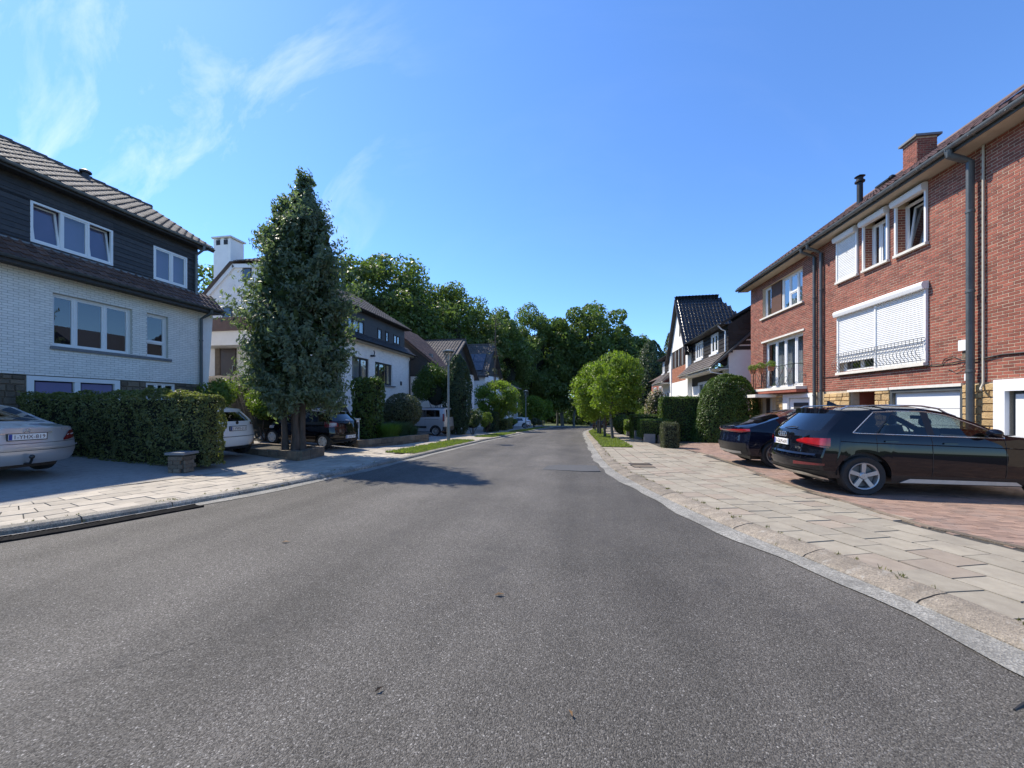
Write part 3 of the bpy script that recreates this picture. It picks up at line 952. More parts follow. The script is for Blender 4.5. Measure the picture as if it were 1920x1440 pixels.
def shutter_box(par, x0, x1, z, r=0.11):
    pr = [(-0.02, z), (-0.02, z + 0.21), (-0.10, z + 0.21)] + [(-0.10 - 0.10 * math.sin(a), z + 0.11 + 0.10 * math.cos(a)) for a in np.linspace(0.2, math.pi * 0.62, 7)] + [(-0.17, z)]
    return MB().prism(pr, 'x', x0, x1).build('shutter_box', M['pvc'], par, smooth=35)

def shutter(par, x0, x1, z0, z1, y=-0.035, sh=0.055):
    n = int((z1 - z0) / sh); h = (z1 - z0) / n
    pr = [(0.012, 0.002), (-0.004, 0.004), (-0.012, h * 0.5), (-0.004, h - 0.006), (0.012, h - 0.004)]
    me = MB().prism(pr, 'x', x0, x1).mesh('slat', M['shutter'])
    c = MB().box(x0, x1, y + 0.013, y + 0.03, z0, z1).build('shutter', M['shutter'], par)
    for i in range(n):
        link('slat', me, c, (0, y, z0 + i * h))

def chimney_bricks(par, x0, x1, y0, y1, z0, z1, mat, bl=0.21, bh=0.075, j=0.013):
    m = MB()
    for i in range(int((z1 - z0) / bh)):
        a, b = z0 + i * bh + j / 2, z0 + (i + 1) * bh - j / 2
        for (u0, u1, ax) in ((x0, x1, 0), (y0, y1, 1)):
            n = max(2, int(round((u1 - u0) / bl))); st = (u1 - u0) / n
            for k in range(-1, n):
                p = max(u0, u0 + (k + (0.5 if i % 2 else 0)) * st + j / 2); q = min(u1, u0 + (k + 1 + (0.5 if i % 2 else 0)) * st - j / 2)
                if q - p < 0.03:
                    continue
                if ax == 0:
                    m.box(p, q, y0 - 0.008, y0, a, b); m.box(p, q, y1, y1 + 0.008, a, b)
                else:
                    m.box(x0 - 0.008, x0, p, q, a, b); m.box(x1, x1 + 0.008, p, q, a, b)
    stuff(m.build('bricks', mat, par))

# ------------------------------------------------------------------ terraced brick houses on the right
PB = (8.845, 22.18); RZ_B = R(-87.75)
CAML = None
def to_local(loc, rz, p):
    d = Vector(p) - Vector(loc); c, s = math.cos(-rz), math.sin(-rz)
    return Vector((c * d.x - s * d.y, s * d.x + c * d.y, d.z))

def terrace(x0, x1, label, feats):
    t = thing('terraced_house', label, 'house', (PB[0], PB[1], 0), RZ_B, 'brick terraced houses on the right')
    camL = to_local((PB[0], PB[1], 0), RZ_B, (0, 0, 1.5))
    ops = feats['ops']; base = feats['base']
    wall(t, 'wall', x0, x1, 2.06, 7.70, ops, M['mortar'], 0.0, 0.28)
    wall(t, 'basement_wall', x0, x1, -0.9, 2.06, base, M['mortar'], 0.012, 0.26)
    bricks(t, x0, x1, 2.06, 7.70, ops, M['brick'], key=(max(x0, min(x1, 12)), 4.0), near=feats.get('near', 300), jambs=feats.get('jambs', ()))
    # interior dark box, flank walls and back
    MB().box(x0 + 0.02, x1 - 0.02, 0.75, 0.80, -0.8, 7.6).build('inner_wall', M['room'], t)
    MB().box(x0, x0 + 0.25, 0.29, 9.0, -0.9, 7.7).box(x1 - 0.25, x1, 0.29, 9.0, -0.9, 7.7).box(x0, x1, 9.0, 9.3, -0.9, 7.7).build('side_walls', M['brick'], t)
    # eaves, gutter, roof
    xa = x0 - (0.35 if x0 == 0 else 0)
    MB().box(xa, x1, -0.46, 0.0, 7.62, 7.68).build('soffit', M['soffit'], t)
    MB().box(xa, x1, -0.49, -0.462, 7.60, 7.76).build('fascia', M['zinc_dark'], t)
    g = gutter(t, xa, x1, -0.57, 7.735, M['zinc'], 0.08)
    for x in np.arange(xa + 0.4, x1, 0.75):
        MB().box(x, x + 0.025, -0.655, -0.49, 7.655, 7.668).build('bracket', M['zinc'], g)
    sl = math.atan(0.73); V = Vector((0, math.cos(sl), math.sin(sl)))
    rl = 6.6
    ro = MB()
    e = Vector((0, -0.55, 7.74)); top = e + V * rl
    ro.add([(xa, e.y, e.z), (x1, e.y, e.z), (x1, top.y, top.z), (xa, top.y, top.z), (xa, 9.4, 7.7), (x1, 9.4, 7.7)], [(0, 1, 2, 3), (3, 2, 5, 4), (0, 3, 4), (1, 5, 2)])
    r = ro.build('roof', M['tile_red'], t)
    tiles(r, (xa, e.y - 0.03, e.z + 0.02), (1, 0, 0), V, x1 - xa, rl, M['tile_red'], 0.25, 0.33, near=90, camp=camL)
    MB().tube([(xa, top.y, top.z + 0.03), (x1, top.y, top.z + 0.03)], 0.11, 8).build('ridge_tile', M['tile_red'], r)
    feats['extra'](t)
    rebase(t, x0)
    return t

def zr_at(x):
    """forecourt level along the terrace"""
    return zroad(22.18 - x) - 0.02

# --- middle house: shutters
def extra_mid(t):
    for (a, b, kind) in ((6.58, 7.47, 'shut'), (7.81, 8.71, 'open'), (9.05, 9.96, 'tilt')):
        z0, z1 = 5.95, 7.36
        f = MB(); y0, y1 = -0.07, -0.012
        f.box(a - 0.05, a + 0.005, y0, y1, z0, z1 + 0.02); f.box(b - 0.005, b + 0.05, y0, y1, z0, z1 + 0.02)
        fr = f.build('shutter_guide', M['pvc'], t)
        shutter_box(t, a - 0.06, b + 0.06, z1)
        MB().box(a - 0.07, b + 0.07, -0.10, 0.20, z0 - 0.075, z0 - 0.003).build('sill', M['lintel'], t)
        if kind == 'shut':
            shutter(t, a + 0.006, b - 0.006, z0, z1)
        else:
            window(t, a, b, z0, z1, (0.36,) if kind == 'open' else (), 0.19, 0.06, back='room', tilt=(0,) if kind == 'tilt' else (), bd=0.3)
    a, b, z0, z1 = 6.64, 9.96, 2.70, 4.68
    shutter_box(t, a - 0.08, b + 0.08, z1)
    mid = 8.29
    g = MB()
    for x in (a - 0.055, mid - 0.03, b - 0.005):
        g.box(x, x + 0.06, -0.075, -0.012, z0, z1 + 0.01)
    g.build('shutter_guide', M['pvc'], t)
    shutter(t, a + 0.006, mid - 0.031, z0 + 0.33, z1)
    shutter(t, mid + 0.031, b - 0.006, z0, z1)
    window(t, a, mid, z0, z0 + 0.8, (0.5,), 0.12, 0.06, back='room')
    MB().box(a - 0.05, b + 0.05, -0.13, 0.16, z0 - 0.09, z0 - 0.004).build('sill', M['lintel'], t)
    # bellied railing
    rail = MB()
    zt, zb = 3.36, 2.76
    for (z, y) in ((zt, -0.13), (zt - 0.10, -0.13), (zb, -0.15)):
        rail.tube([(a - 0.03, -0.005, z), (a - 0.03, y, z), (b + 0.03, y, z), (b + 0.03, -0.005, z)], 0.011, 6)
    ro = rail.build('railing', M['rail_grey'], t)
    pts = []
    for k in range(13):
        u = k / 12; z = lerp(zt, zb, u)
        pts.append((0, -0.13 - 0.02 * u - 0.13 * math.sin(math.pi * max(0, (u - 0.25) / 0.75)) ** 1.5 if u > 0.25 else -0.13, z))
    me = MB().tube(pts, 0.0075, 5).mesh('baluster', M['rail_grey'], 60)
    n = 27
    for i in range(n + 1):
        link('baluster', me, ro, (lerp(a, b, i / n), 0, 0))
    # base: stone piers, entrance, garage
    zb = -0.35
    stones(t, 5.80, 7.15, zb, 1.98, M['yellow_stone'])
    stones(t, 8.23, 8.79, zb, 1.98, M['yellow_stone'])
    stones(t, 10.93, 11.36, zb, 2.03, M['yellow_stone'])
    MB().box(7.05, 8.75, -0.05, 0.05, 1.99, 2.065).build('lintel', M['lintel'], t)
    MB().box(8.80, 10.93, -0.06, 0.05, 2.0, 2.075).build('lintel', M['lintel'], t)
    # entrance recess: stone jamb, brick back, dark door
    MB().box(7.15, 8.23, 1.3, 1.4, zb, 1.98).box(7.12, 7.15, 0.27, 1.3, zb, 1.98).box(8.23, 8.26, 0.27, 1.3, zb, 1.98).box(7.15, 8.23, 0.27, 1.4, 1.98, 2.0).build('porch_recess', M['brick'], t)
    d = MB().box(7.2, 7.75, 1.24, 1.295, zb, 1.9).build('front_door', M['door_brown'], t)
    MB().box(7.68, 7.71, 1.2, 1.24, 0.7, 0.95).build('door_handle', M['zinc'], d)
    # garage: grey header then white sectional door
    gf = MB().box(8.79, 8.86, -0.02, 0.10, zb, 1.99).box(10.86, 10.93, -0.02, 0.10, zb, 1.99).box(8.86, 10.86, -0.02, 0.10, 1.90, 1.99).build('garage_frame', M['zinc_dark'], t)
    for i in range(5):
        z = zb + i * 0.45
        MB().box(8.865, 10.855, 0.075, 0.13, z + 0.006, min(z + 0.444, 1.895)).build('garage_panel', M['pvc'], gf)
    # chimneys, flue
    ch = MB().box(6.3, 6.85, 2.25, 2.85, 8.6, 10.75).build('chimney', M['mortar'], t)
    chimney_bricks(ch, 6.3, 6.85, 2.25, 2.85, 8.9, 10.74, M['brick'])
    MB().box(6.22, 6.93, 2.15, 2.95, 10.75, 10.82).build('chimney_cap', M['bluestone'], ch)
    fl = MB().lathe([(0.09, 9.0), (0.09, 10.65), (0.15, 10.67), (0.15, 10.72), (0.10, 10.76), (0.10, 10.84), (0.16, 10.88), (0.02, 10.96)], 14, (6.1, 1.0, -0.95)).build('flue', M['black_metal'], t, smooth=40)
    downpipe(t, 5.76, -0.57, 7.66, -0.3, M['zinc_dark'], 0.055)
    downpipe(t, 11.26, -0.57, 7.66, -0.1, M['zinc_dark'], 0.075, yw=-0.16, side=-0.05)
    # services by the pipe
    MB().box(10.93, 11.13, -0.12, -0.008, 2.86, 3.12).build('junction_box', M['pvc'], t)
    MB().box(10.97, 11.05, -0.07, -0.008, 2.66, 2.85).build('cable_entry', M['brown_stone'], t)
    pl = MB().box(10.97, 11.17, -0.025, -0.008, 2.13, 2.30).build('number_plate', M['pvc'], t)
    txt(pl, '1', 0.13, (11.075, -0.027, 2.155), (R(90), 0, 0), M['blue_ink'], 'number')
    c = [(5.72, -0.03, 2.60), (6.4, -0.03, 2.57), (7.3, -0.03, 2.58), (8.5, -0.03, 2.575), (9.9, -0.03, 2.60), (10.6, -0.03, 2.59), (10.95, -0.04, 2.63), (11.3, -0.05, 2.60)]
    MB().tube(c, 0.014, 6).tube([(10.4, -0.02, 2.60), (10.5, -0.04, 2.72), (10.7, -0.03, 2.76), (10.9, -0.03, 2.66)], 0.009, 5).tube([(10.55, -0.02, 2.45), (10.75, -0.05, 2.38), (10.95, -0.04, 2.47), (11.05, -0.05, 2.6)], 0.008, 5).build('cable', M['cable'], t)

def txt(par, s, size, loc, rot, mat, name='lettering', width=None, font_align='CENTER'):
    cu = bpy.data.curves.new(name, 'FONT'); cu.body = s; cu.size = size; cu.align_x = font_align; cu.extrude = 0.0006; cu.resolution_u = 2
    o = bpy.data.objects.new(name + '_tmp', cu); COL.objects.link(o)
    dg = bpy.context.evaluated_depsgraph_get(); dg.update()
    me = bpy.data.meshes.new_from_object(o.evaluated_get(dg))
    bpy.data.objects.remove(o); bpy.data.curves.remove(cu)
    me.materials.clear(); me.materials.append(mat)
    if width:
        xs = [v.co.x for v in me.vertices]; k = width / max(1e-6, max(xs) - min(xs))
        for v in me.vertices:
            v.co.x *= k
    q = link(name, me, par, loc); q.rotation_euler = rot
    return q
M['blue_ink'] = surf('blue_ink', (0.03, 0.07, 0.25), (0.03, 0.07, 0.22), 5, 0.5)

T_OPS = [(6.58, 7.47, 5.95, 7.5), (7.81, 8.71, 5.95, 7.5), (9.05, 9.96, 5.95, 7.5), (6.64, 9.96, 2.70, 4.8)]
terrace(5.55, 11.34, 'red brick terraced house with white roller shutters and bellied railing', dict(
    ops=T_OPS, base=[(7.15, 8.23, -0.9, 1.98), (8.86, 10.86, -0.9, 1.9)], extra=extra_mid,
    jambs=[(a, 5.95, 7.36, 0.19, 1) for a in (7.81, 9.05)] + [(b, 5.95, 7.36, 0.19, -1) for b in (8.71, 9.96)]))

# --- far house: balcony with flower pots
def extra_far(t):
    z0, z1 = 5.85, 7.30
    window(t, 1.22, 1.80, z0, z1, (), 0.14, 0.06, back='room', bd=0.25)
    pn = MB()
    pn.box(1.82, 2.68, 0.10, 0.16, z0, z1).build('infill_panel', M['wood'], t)
    window(t, 2.70, 4.46, z0, z1, (0.33, 0.66), 0.14, 0.06, back='curtain', transom={1: 0.45}, bd=0.25)
    MB().box(1.10, 4.56, -0.09, 0.16, z0 - 0.08, z0 - 0.003).build('sill', M['lintel'], t)
    window(t, 1.27, 4.50, 2.36, 4.62, (0.27, 0.50, 0.75), 0.16, 0.075, back='curtain', bd=0.3)
    MB().box(1.15, 4.60, -0.04, 0.05, 4.625, 4.70).build('lintel', M['lintel'], t)
    MB().box(0.95, 4.75, -0.42, 0.10, 2.22, 2.335).build('balcony_slab', M['lintel'], t)
    MB().box(0.95, 4.75, -0.40, -0.02, 2.10, 2.215).build('slab_edge', M['brick'], t)
    # crossed-bar railing
    r = MB(); y = -0.36; xa, xb, zb, zt = 1.25, 4.5, 2.42, 3.28
    r.tube([(xa, -0.01, zt), (xa, y, zt), (xb, y, zt), (xb, -0.01, zt)], 0.014, 6)
    r.tube([(xa, -0.01, zb), (xa, y, zb), (xb, y, zb), (xb, -0.01, zb)], 0.012, 6)
    for x in (xa, lerp(xa, xb, .33), lerp(xa, xb, .66), xb):
        r.tube([(x, y, 2.34), (x, y, zt)], 0.014, 6)
    ro = r.build('railing', M['black_metal'], t)
    for i in range(5):
        u0, u1 = lerp(xa, xb, i / 5), lerp(xa, xb, (i + 1) / 5)
        for (p, q) in (((u0, zb), (u1, zt)), ((u0, zt), (u1, zb))):
            MB().tube([(p[0], y, p[1]), (q[0], y, q[1])], 0.008, 5).build('cross_bar', M['black_metal'], ro)
    for i in range(3):
        c = lerp(xa, xb, (i + 0.5) / 3)
        MB().tube([(c + 0.16 * math.cos(a), y - 0.01, 2.62 + 0.16 * math.sin(a)) for a in np.linspace(0, 6.283, 17)], 0.007, 5, False).build('scroll', M['black_metal'], ro)
    # base
    zb = -0.55
    stones(t, 0.02, 1.20, zb, 2.0, M['yellow_stone'])
    stones(t, 2.45, 3.05, zb, 2.0, M['yellow_stone'])
    MB().box(0.55, 2.55, -0.95, 0.0, 1.92, 2.06).build('door_canopy', M['lintel'], t)
    MB().box(1.95, 2.10, -0.02, 0.10, zb, 1.9).build('door_post', M['grey_wall'], t)
    d = MB().box(1.25, 1.95, 0.15, 0.2, zb, 1.9).build('front_door', M['door_brown'], t)
    MB().box(1.85, 1.88, 0.11, 0.15, 0.5, 0.75).build('door_handle', M['zinc'], d)
    g = MB().box(3.10, 3.45, -0.06, 0.10, zb, 2.02).box(5.02, 5.30, -0.06, 0.10, zb, 2.02).box(3.45, 5.02, -0.06, 0.10, 1.86, 2.02).build('garage_frame', M['pvc'], t)
    MB().box(3.45, 5.02, 0.06, 0.10, zb, 1.85).build('garage_door', M['pvc'], g)
    MB().box(3.75, 4.75, 0.045, 0.058, 1.38, 1.66).build('door_window', M['room'], g)
    MB().box(3.68, 4.82, 0.05, 0.0595, 1.31, 1.375).build('door_moulding', M['pvc'], g)
    downpipe(t, 5.36, -0.57, 7.66, -0.5, M['zinc_dark'], 0.055)
    ch = MB().box(4.85, 5.35, 2.5, 3.0, 8.6, 10.12).build('chimney', M['mortar'], t)
    chimney_bricks(ch, 4.85, 5.35, 2.5, 3.0, 8.9, 10.11, M['brick'])
    MB().box(4.78, 5.42, 2.43, 3.07, 10.12, 10.18).build('chimney_cap', M['black_metal'], ch)
    MB().lathe([(0.07, 10.18), (0.07, 10.32), (0.1, 10.34), (0.1, 10.4), (0.03, 10.45)], 12, (5.1, 2.8, 0)).build('chimney_pot', M['black_metal'], ch, smooth=40)
terrace(0, 5.55, 'red brick end house with flower pots on its crossed-bar balcony', dict(
    ops=[(1.22, 1.80, 5.85, 7.30), (1.80, 2.70, 5.85, 7.30), (2.70, 4.46, 5.85, 7.30), (1.27, 4.50, 2.36, 4.62)],
    base=[(1.25, 1.95, -0.9, 1.9), (3.45, 5.02, -0.9, 1.86)], extra=extra_far, near=120, jambs=[(1.27, 2.36, 4.62, 0.16, 1), (4.50, 2.36, 4.62, 0.16, -1)]))

# --- near house, mostly out of the picture
def extra_near(t):
    zb = -0.25
    stones(t, 11.36, 11.66, zb - 0.1, 2.03, M['yellow_stone'])
    g = MB().box(11.67, 11.90, -0.08, 0.10, zb, 2.10).box(14.2, 14.45, -0.08, 0.10, zb, 2.10).box(11.90, 14.2, -0.08, 0.10, 1.84, 2.10).build('garage_frame', M['pvc'], t)
    MB().box(11.91, 14.19, 0.09, 0.10, zb, 1.83).build('door_backing', M['zinc_dark'], g)
    for k in range(2):
        for i in range(14):
            x = 11.98 + i * 0.157
            MB().box(x + 0.002, x + 0.155, 0.05, 0.088, zb + k * 0.98 + 0.01, zb + k * 0.98 + 0.96 if k == 0 else 1.77).build('door_board', M['pvc'], g)
    MB().tube([(11.43, -0.05, 7.6), (11.43, -0.05, 2.05), (11.43, -0.10, 1.92), (11.50, -0.16, 1.88)], 0.022, 8).build('drain_pipe', M['soffit'], t, smooth=40)
    MB().tube([(11.34, -0.05, 2.60), (11.8, -0.03, 2.66), (12.6, -0.03, 2.64), (14, -0.03, 2.66), (17, -0.03, 2.62)], 0.02, 6).build('cable', M['cable'], t)
    window(t, 13.2, 16.2, 5.9, 7.3, (0.33, 0.66), 0.15, sill=0.06)
    window(t, 13.2, 16.2, 2.9, 4.7, (0.5,), 0.15, sill=0.06)
    # panels lying on the roof
    sl = math.atan(0.73)
    for i in range(4):
        for j in range(2):
            p = MB().box(0, 1.0, 0, 1.6, 0, 0.04).build('solar_panel', M['solar'], t, loc=(11.45 + i * 1.04, 0.25 + j * 1.32, 8.42 + j * 0.965))
            p.rotation_euler = (sl, 0, 0)
terrace(11.34, 17.0, 'red brick terraced house at the right edge with a white boarded garage', dict(
    ops=[(13.2, 16.2, 5.9, 7.3), (13.2, 16.2, 2.9, 4.7)], base=[(11.90, 14.2, -0.9, 1.84)], extra=extra_near, near=300))

# ------------------------------------------------------------------ white house with dark dormer storey at the left edge
def left_house_1():
    X0, RZ = -15.6, R(90)
    t = thing('dormer_house', 'white painted brick house with dark upper storey at the left edge', 'house', (X0, 0, 0), RZ)
    camL = to_local((X0, 0, 0), RZ, (0, 0, 1.5))
    x0, x1 = 1.0, 13.55
    z0, zs = -0.2, 2.41
    lo = [(8.91, 10.99, 3.32, 4.92), (11.45, 12.19, 3.32, 4.92), (3.0, 6.2, 3.32, 4.92)]
    gar = [(8.37, 10.63, -0.2, 2.40), (11.45, 12.48, 1.7, 2.38)]
    wall(t, 'wall', x0, x1, zs, 5.50, lo, M['old_mortar'], 0.0, 0.28)
    bricks(t, x0, x1, zs, 5.42, lo, M['white_brick'], 0.215, 0.072, 0.014, 0.011, near=300, key=(11, 4))
    wall(t, 'basement_wall', x0, x1, z0, zs - 0.02, gar, M['brown_stone'], 0.03, 0.25)
    stones(t, 10.66, 11.44, z0 + 1.4, zs - 0.02, M['brown_stone'], 0.03)
    stones(t, 12.5, 13.5, z0 + 1.4, zs - 0.02, M['brown_stone'], 0.03)
    stones(t, 6.9, 8.34, z0 + 1.4, zs - 0.02, M['brown_stone'], 0.03)
    # slanted end of the front wall
    MB().prism([(13.55, -0.2), (13.62, -0.2), (14.02, 5.45), (13.55, 5.45)], 'y', 0.0, 0.28).build('wall_buttress', M['white_brick'], t)
    window(t, 8.91, 10.99, 3.32, 4.92, (0.28, 0.65), 0.10, 0.06, back='room', bd=0.5)
    window(t, 11.45, 12.19, 3.32, 4.92, (), 0.10, 0.06, back='room', transom={0: 0.36}, bd=0.5)
    window(t, 3.0, 6.2, 3.32, 4.92, (0.33, 0.66), 0.10, 0.06, back='room')
    MB().box(8.85, 12.28, -0.07, 0.10, 3.22, 3.315).build('sill', M['bluestone'], t)
    # garage doors with glazed tops
    g = MB().box(8.37, 8.52, 0.0, 0.1, z0, 2.39).box(10.48, 10.63, 0.0, 0.1, z0, 2.39).box(8.52, 10.48, 0.0, 0.1, 2.26, 2.39).box(9.43, 9.57, 0.005, 0.1, z0, 2.26).build('garage_frame', M['pvc'], t)
    for (a, b) in ((8.52, 9.43), (9.57, 10.48)):
        MB().box(a, b, 0.04, 0.09, z0, 1.6).build('garage_door', M['pvc'], g)
        MB().box(a + 0.05, b - 0.05, 0.05, 0.07, 1.65, 2.22).build('door_window', M['blind'], g)
    window(t, 11.45, 12.48, 1.7, 2.38, (0.36, 0.62), 0.06, 0.05, back='room')
    # lower eave and skirt roof
    MB().box(x0, 14.05, -0.50, 0.0, 5.42, 5.46).build('soffit', M['slate_clad'], t)
    MB().box(x0, 14.08, -0.53, -0.502, 5.38, 5.58).build('fascia', M['slate_clad'], t)
    gutter(t, x0, 14.02, -0.61, 5.55, M['zinc_dark'], 0.075)
    sk = MB().add([(x0, -0.55, 5.53), (14.05, -0.55, 5.53), (13.9, 0.03, 6.16), (x0, 0.03, 6.16), (x0, 0.2, 5.5), (13.9, 0.2, 5.5)], [(0, 1, 2, 3), (1, 5, 2), (0, 3, 4), (2, 5, 4, 3)]).build('skirt_roof', M['tile_brown'], t)
    V = Vector((0, 0.58, 0.63)).normalized()
    tiles(sk, (x0, -0.57, 5.55), (1, 0, 0), V, 13.0, 0.86, M['tile_brown'], 0.22, 0.22, near=120, camp=camL)
    MB().box(x0, 13.4, -0.03, 0.02, 6.13, 6.20).build('flashing', M['zinc'], t)
    # dark dormer storey: lapped boards
    up = [(8.44, 10.43, 6.26, 7.45), (11.68, 12.92, 6.24, 7.48), (3.0, 6.0, 6.26, 7.45)]
    wall(t, 'dormer_wall', x0, 13.35, 6.12, 8.02, up, M['slate_clad'], 0.02, 0.2)
    for i in range(12):
        z = 6.2 + i * 0.152
        for a, b, c, d in cells(x0, 13.36, z, z + 0.15, up):
            if b - a < 0.05 or d - c < 0.02: continue
            MB().hexa([(a, -0.004, c), (b, -0.004, c), (b, 0.019, c), (a, 0.019, c), (a, 0.012, d), (b, 0.012, d), (b, 0.019, d), (a, 0.019, d)]).build('cladding_board', M['slate_clad'], t)
    window(t, 8.44, 10.43, 6.26, 7.45, (0.34, 0.67), 0.0, 0.06, back='blind', tilt=(0, 2), bd=0.24)
    window(t, 11.68, 12.92, 6.24, 7.48, (0.52,), 0.0, 0.06, back='blind')
    window(t, 3.0, 6.0, 6.26, 7.45, (0.33, 0.66), 0.0, 0.06, back='blind')
    # dormer end wall, gable behind, upper eave and roof
    MB().box(13.10, 13.345, 0.22, 2.8, 6.0, 8.3).build('dormer_cheek', M['slate_clad'], t)
    MB().prism([(0.29, -0.2), (0.29, 6.1), (3.3, 10.0), (9.6, 6.1), (9.6, -0.2)], 'x', 13.25, 13.5).prism([(0.29, -0.2), (0.29, 6.1), (3.3, 10.0), (9.6, 6.1), (9.6, -0.2)], 'x', x0, x0 + 0.2).build('gable_wall', M['white_brick'], t)
    MB().box(x0 + .2, 13.2, 0.7, 0.75, 0, 8.0).build('inner_wall', M['room'], t)
    MB().box(x0, 13.55, -0.36, 0.02, 8.00, 8.04).build('upper_soffit', M['slate_clad'], t)
    MB().box(x0, 13.58, -0.39, -0.361, 7.97, 8.12).build('upper_fascia', M['slate_clad'], t)
    gutter(t, x0, 13.6, -0.465, 8.10, M['zinc'], 0.07)
    e = Vector((0, -0.42, 8.10)); tp = Vector((0, 2.95, 10.18))
    V = (tp - e).normalized(); L = (tp - e).length
    ro = MB().add([(x0, e.y, e.z), (13.75, e.y, e.z), (13.75, tp.y, tp.z), (x0, tp.y, tp.z), (x0, 9.8, 6.0), (13.75, 9.8, 6.0), (x0, e.y + .1, e.z - .12), (13.75, e.y + .1, e.z - .12), (13.75, tp.y, tp.z - .14), (13.75, 9.7, 5.9)],
                  [(0, 1, 2, 3), (3, 2, 5, 4), (1, 7, 8, 2), (2, 8, 9, 5), (0, 6, 7, 1)]).build('roof', M['tile_grey'], t)
    tiles(ro, (x0, e.y - 0.02, e.z + 0.02), (1, 0, 0), V, 12.75, L, M['tile_grey'], 0.28, 0.36, near=300, camp=camL)
    for i in range(30):
        x = 1.2 + i * 0.42
        MB().tube([(x, tp.y, tp.z + 0.04), (x + 0.40, tp.y, tp.z + 0.055)], [0.10, 0.115], 8).build('ridge_tile', M['tile_grey'], ro, smooth=40)
    MB().lathe([(0.12, 0), (0.10, 0.22), (0.17, 0.24), (0.17, 0.30), (0.05, 0.38)], 10, (11.4, 2.75, 10.05)).build('roof_vent', M['slate_clad'], ro, smooth=40)
    downpipe(t, 13.22, -0.465, 8.03, 6.0, M['zinc'], 0.045, yw=-0.08)
    downpipe(t, 13.42, -0.61, 5.47, -0.1, M['zinc_dark'], 0.055, yw=-0.09)
    rebase(t, x0)
left_house_1()

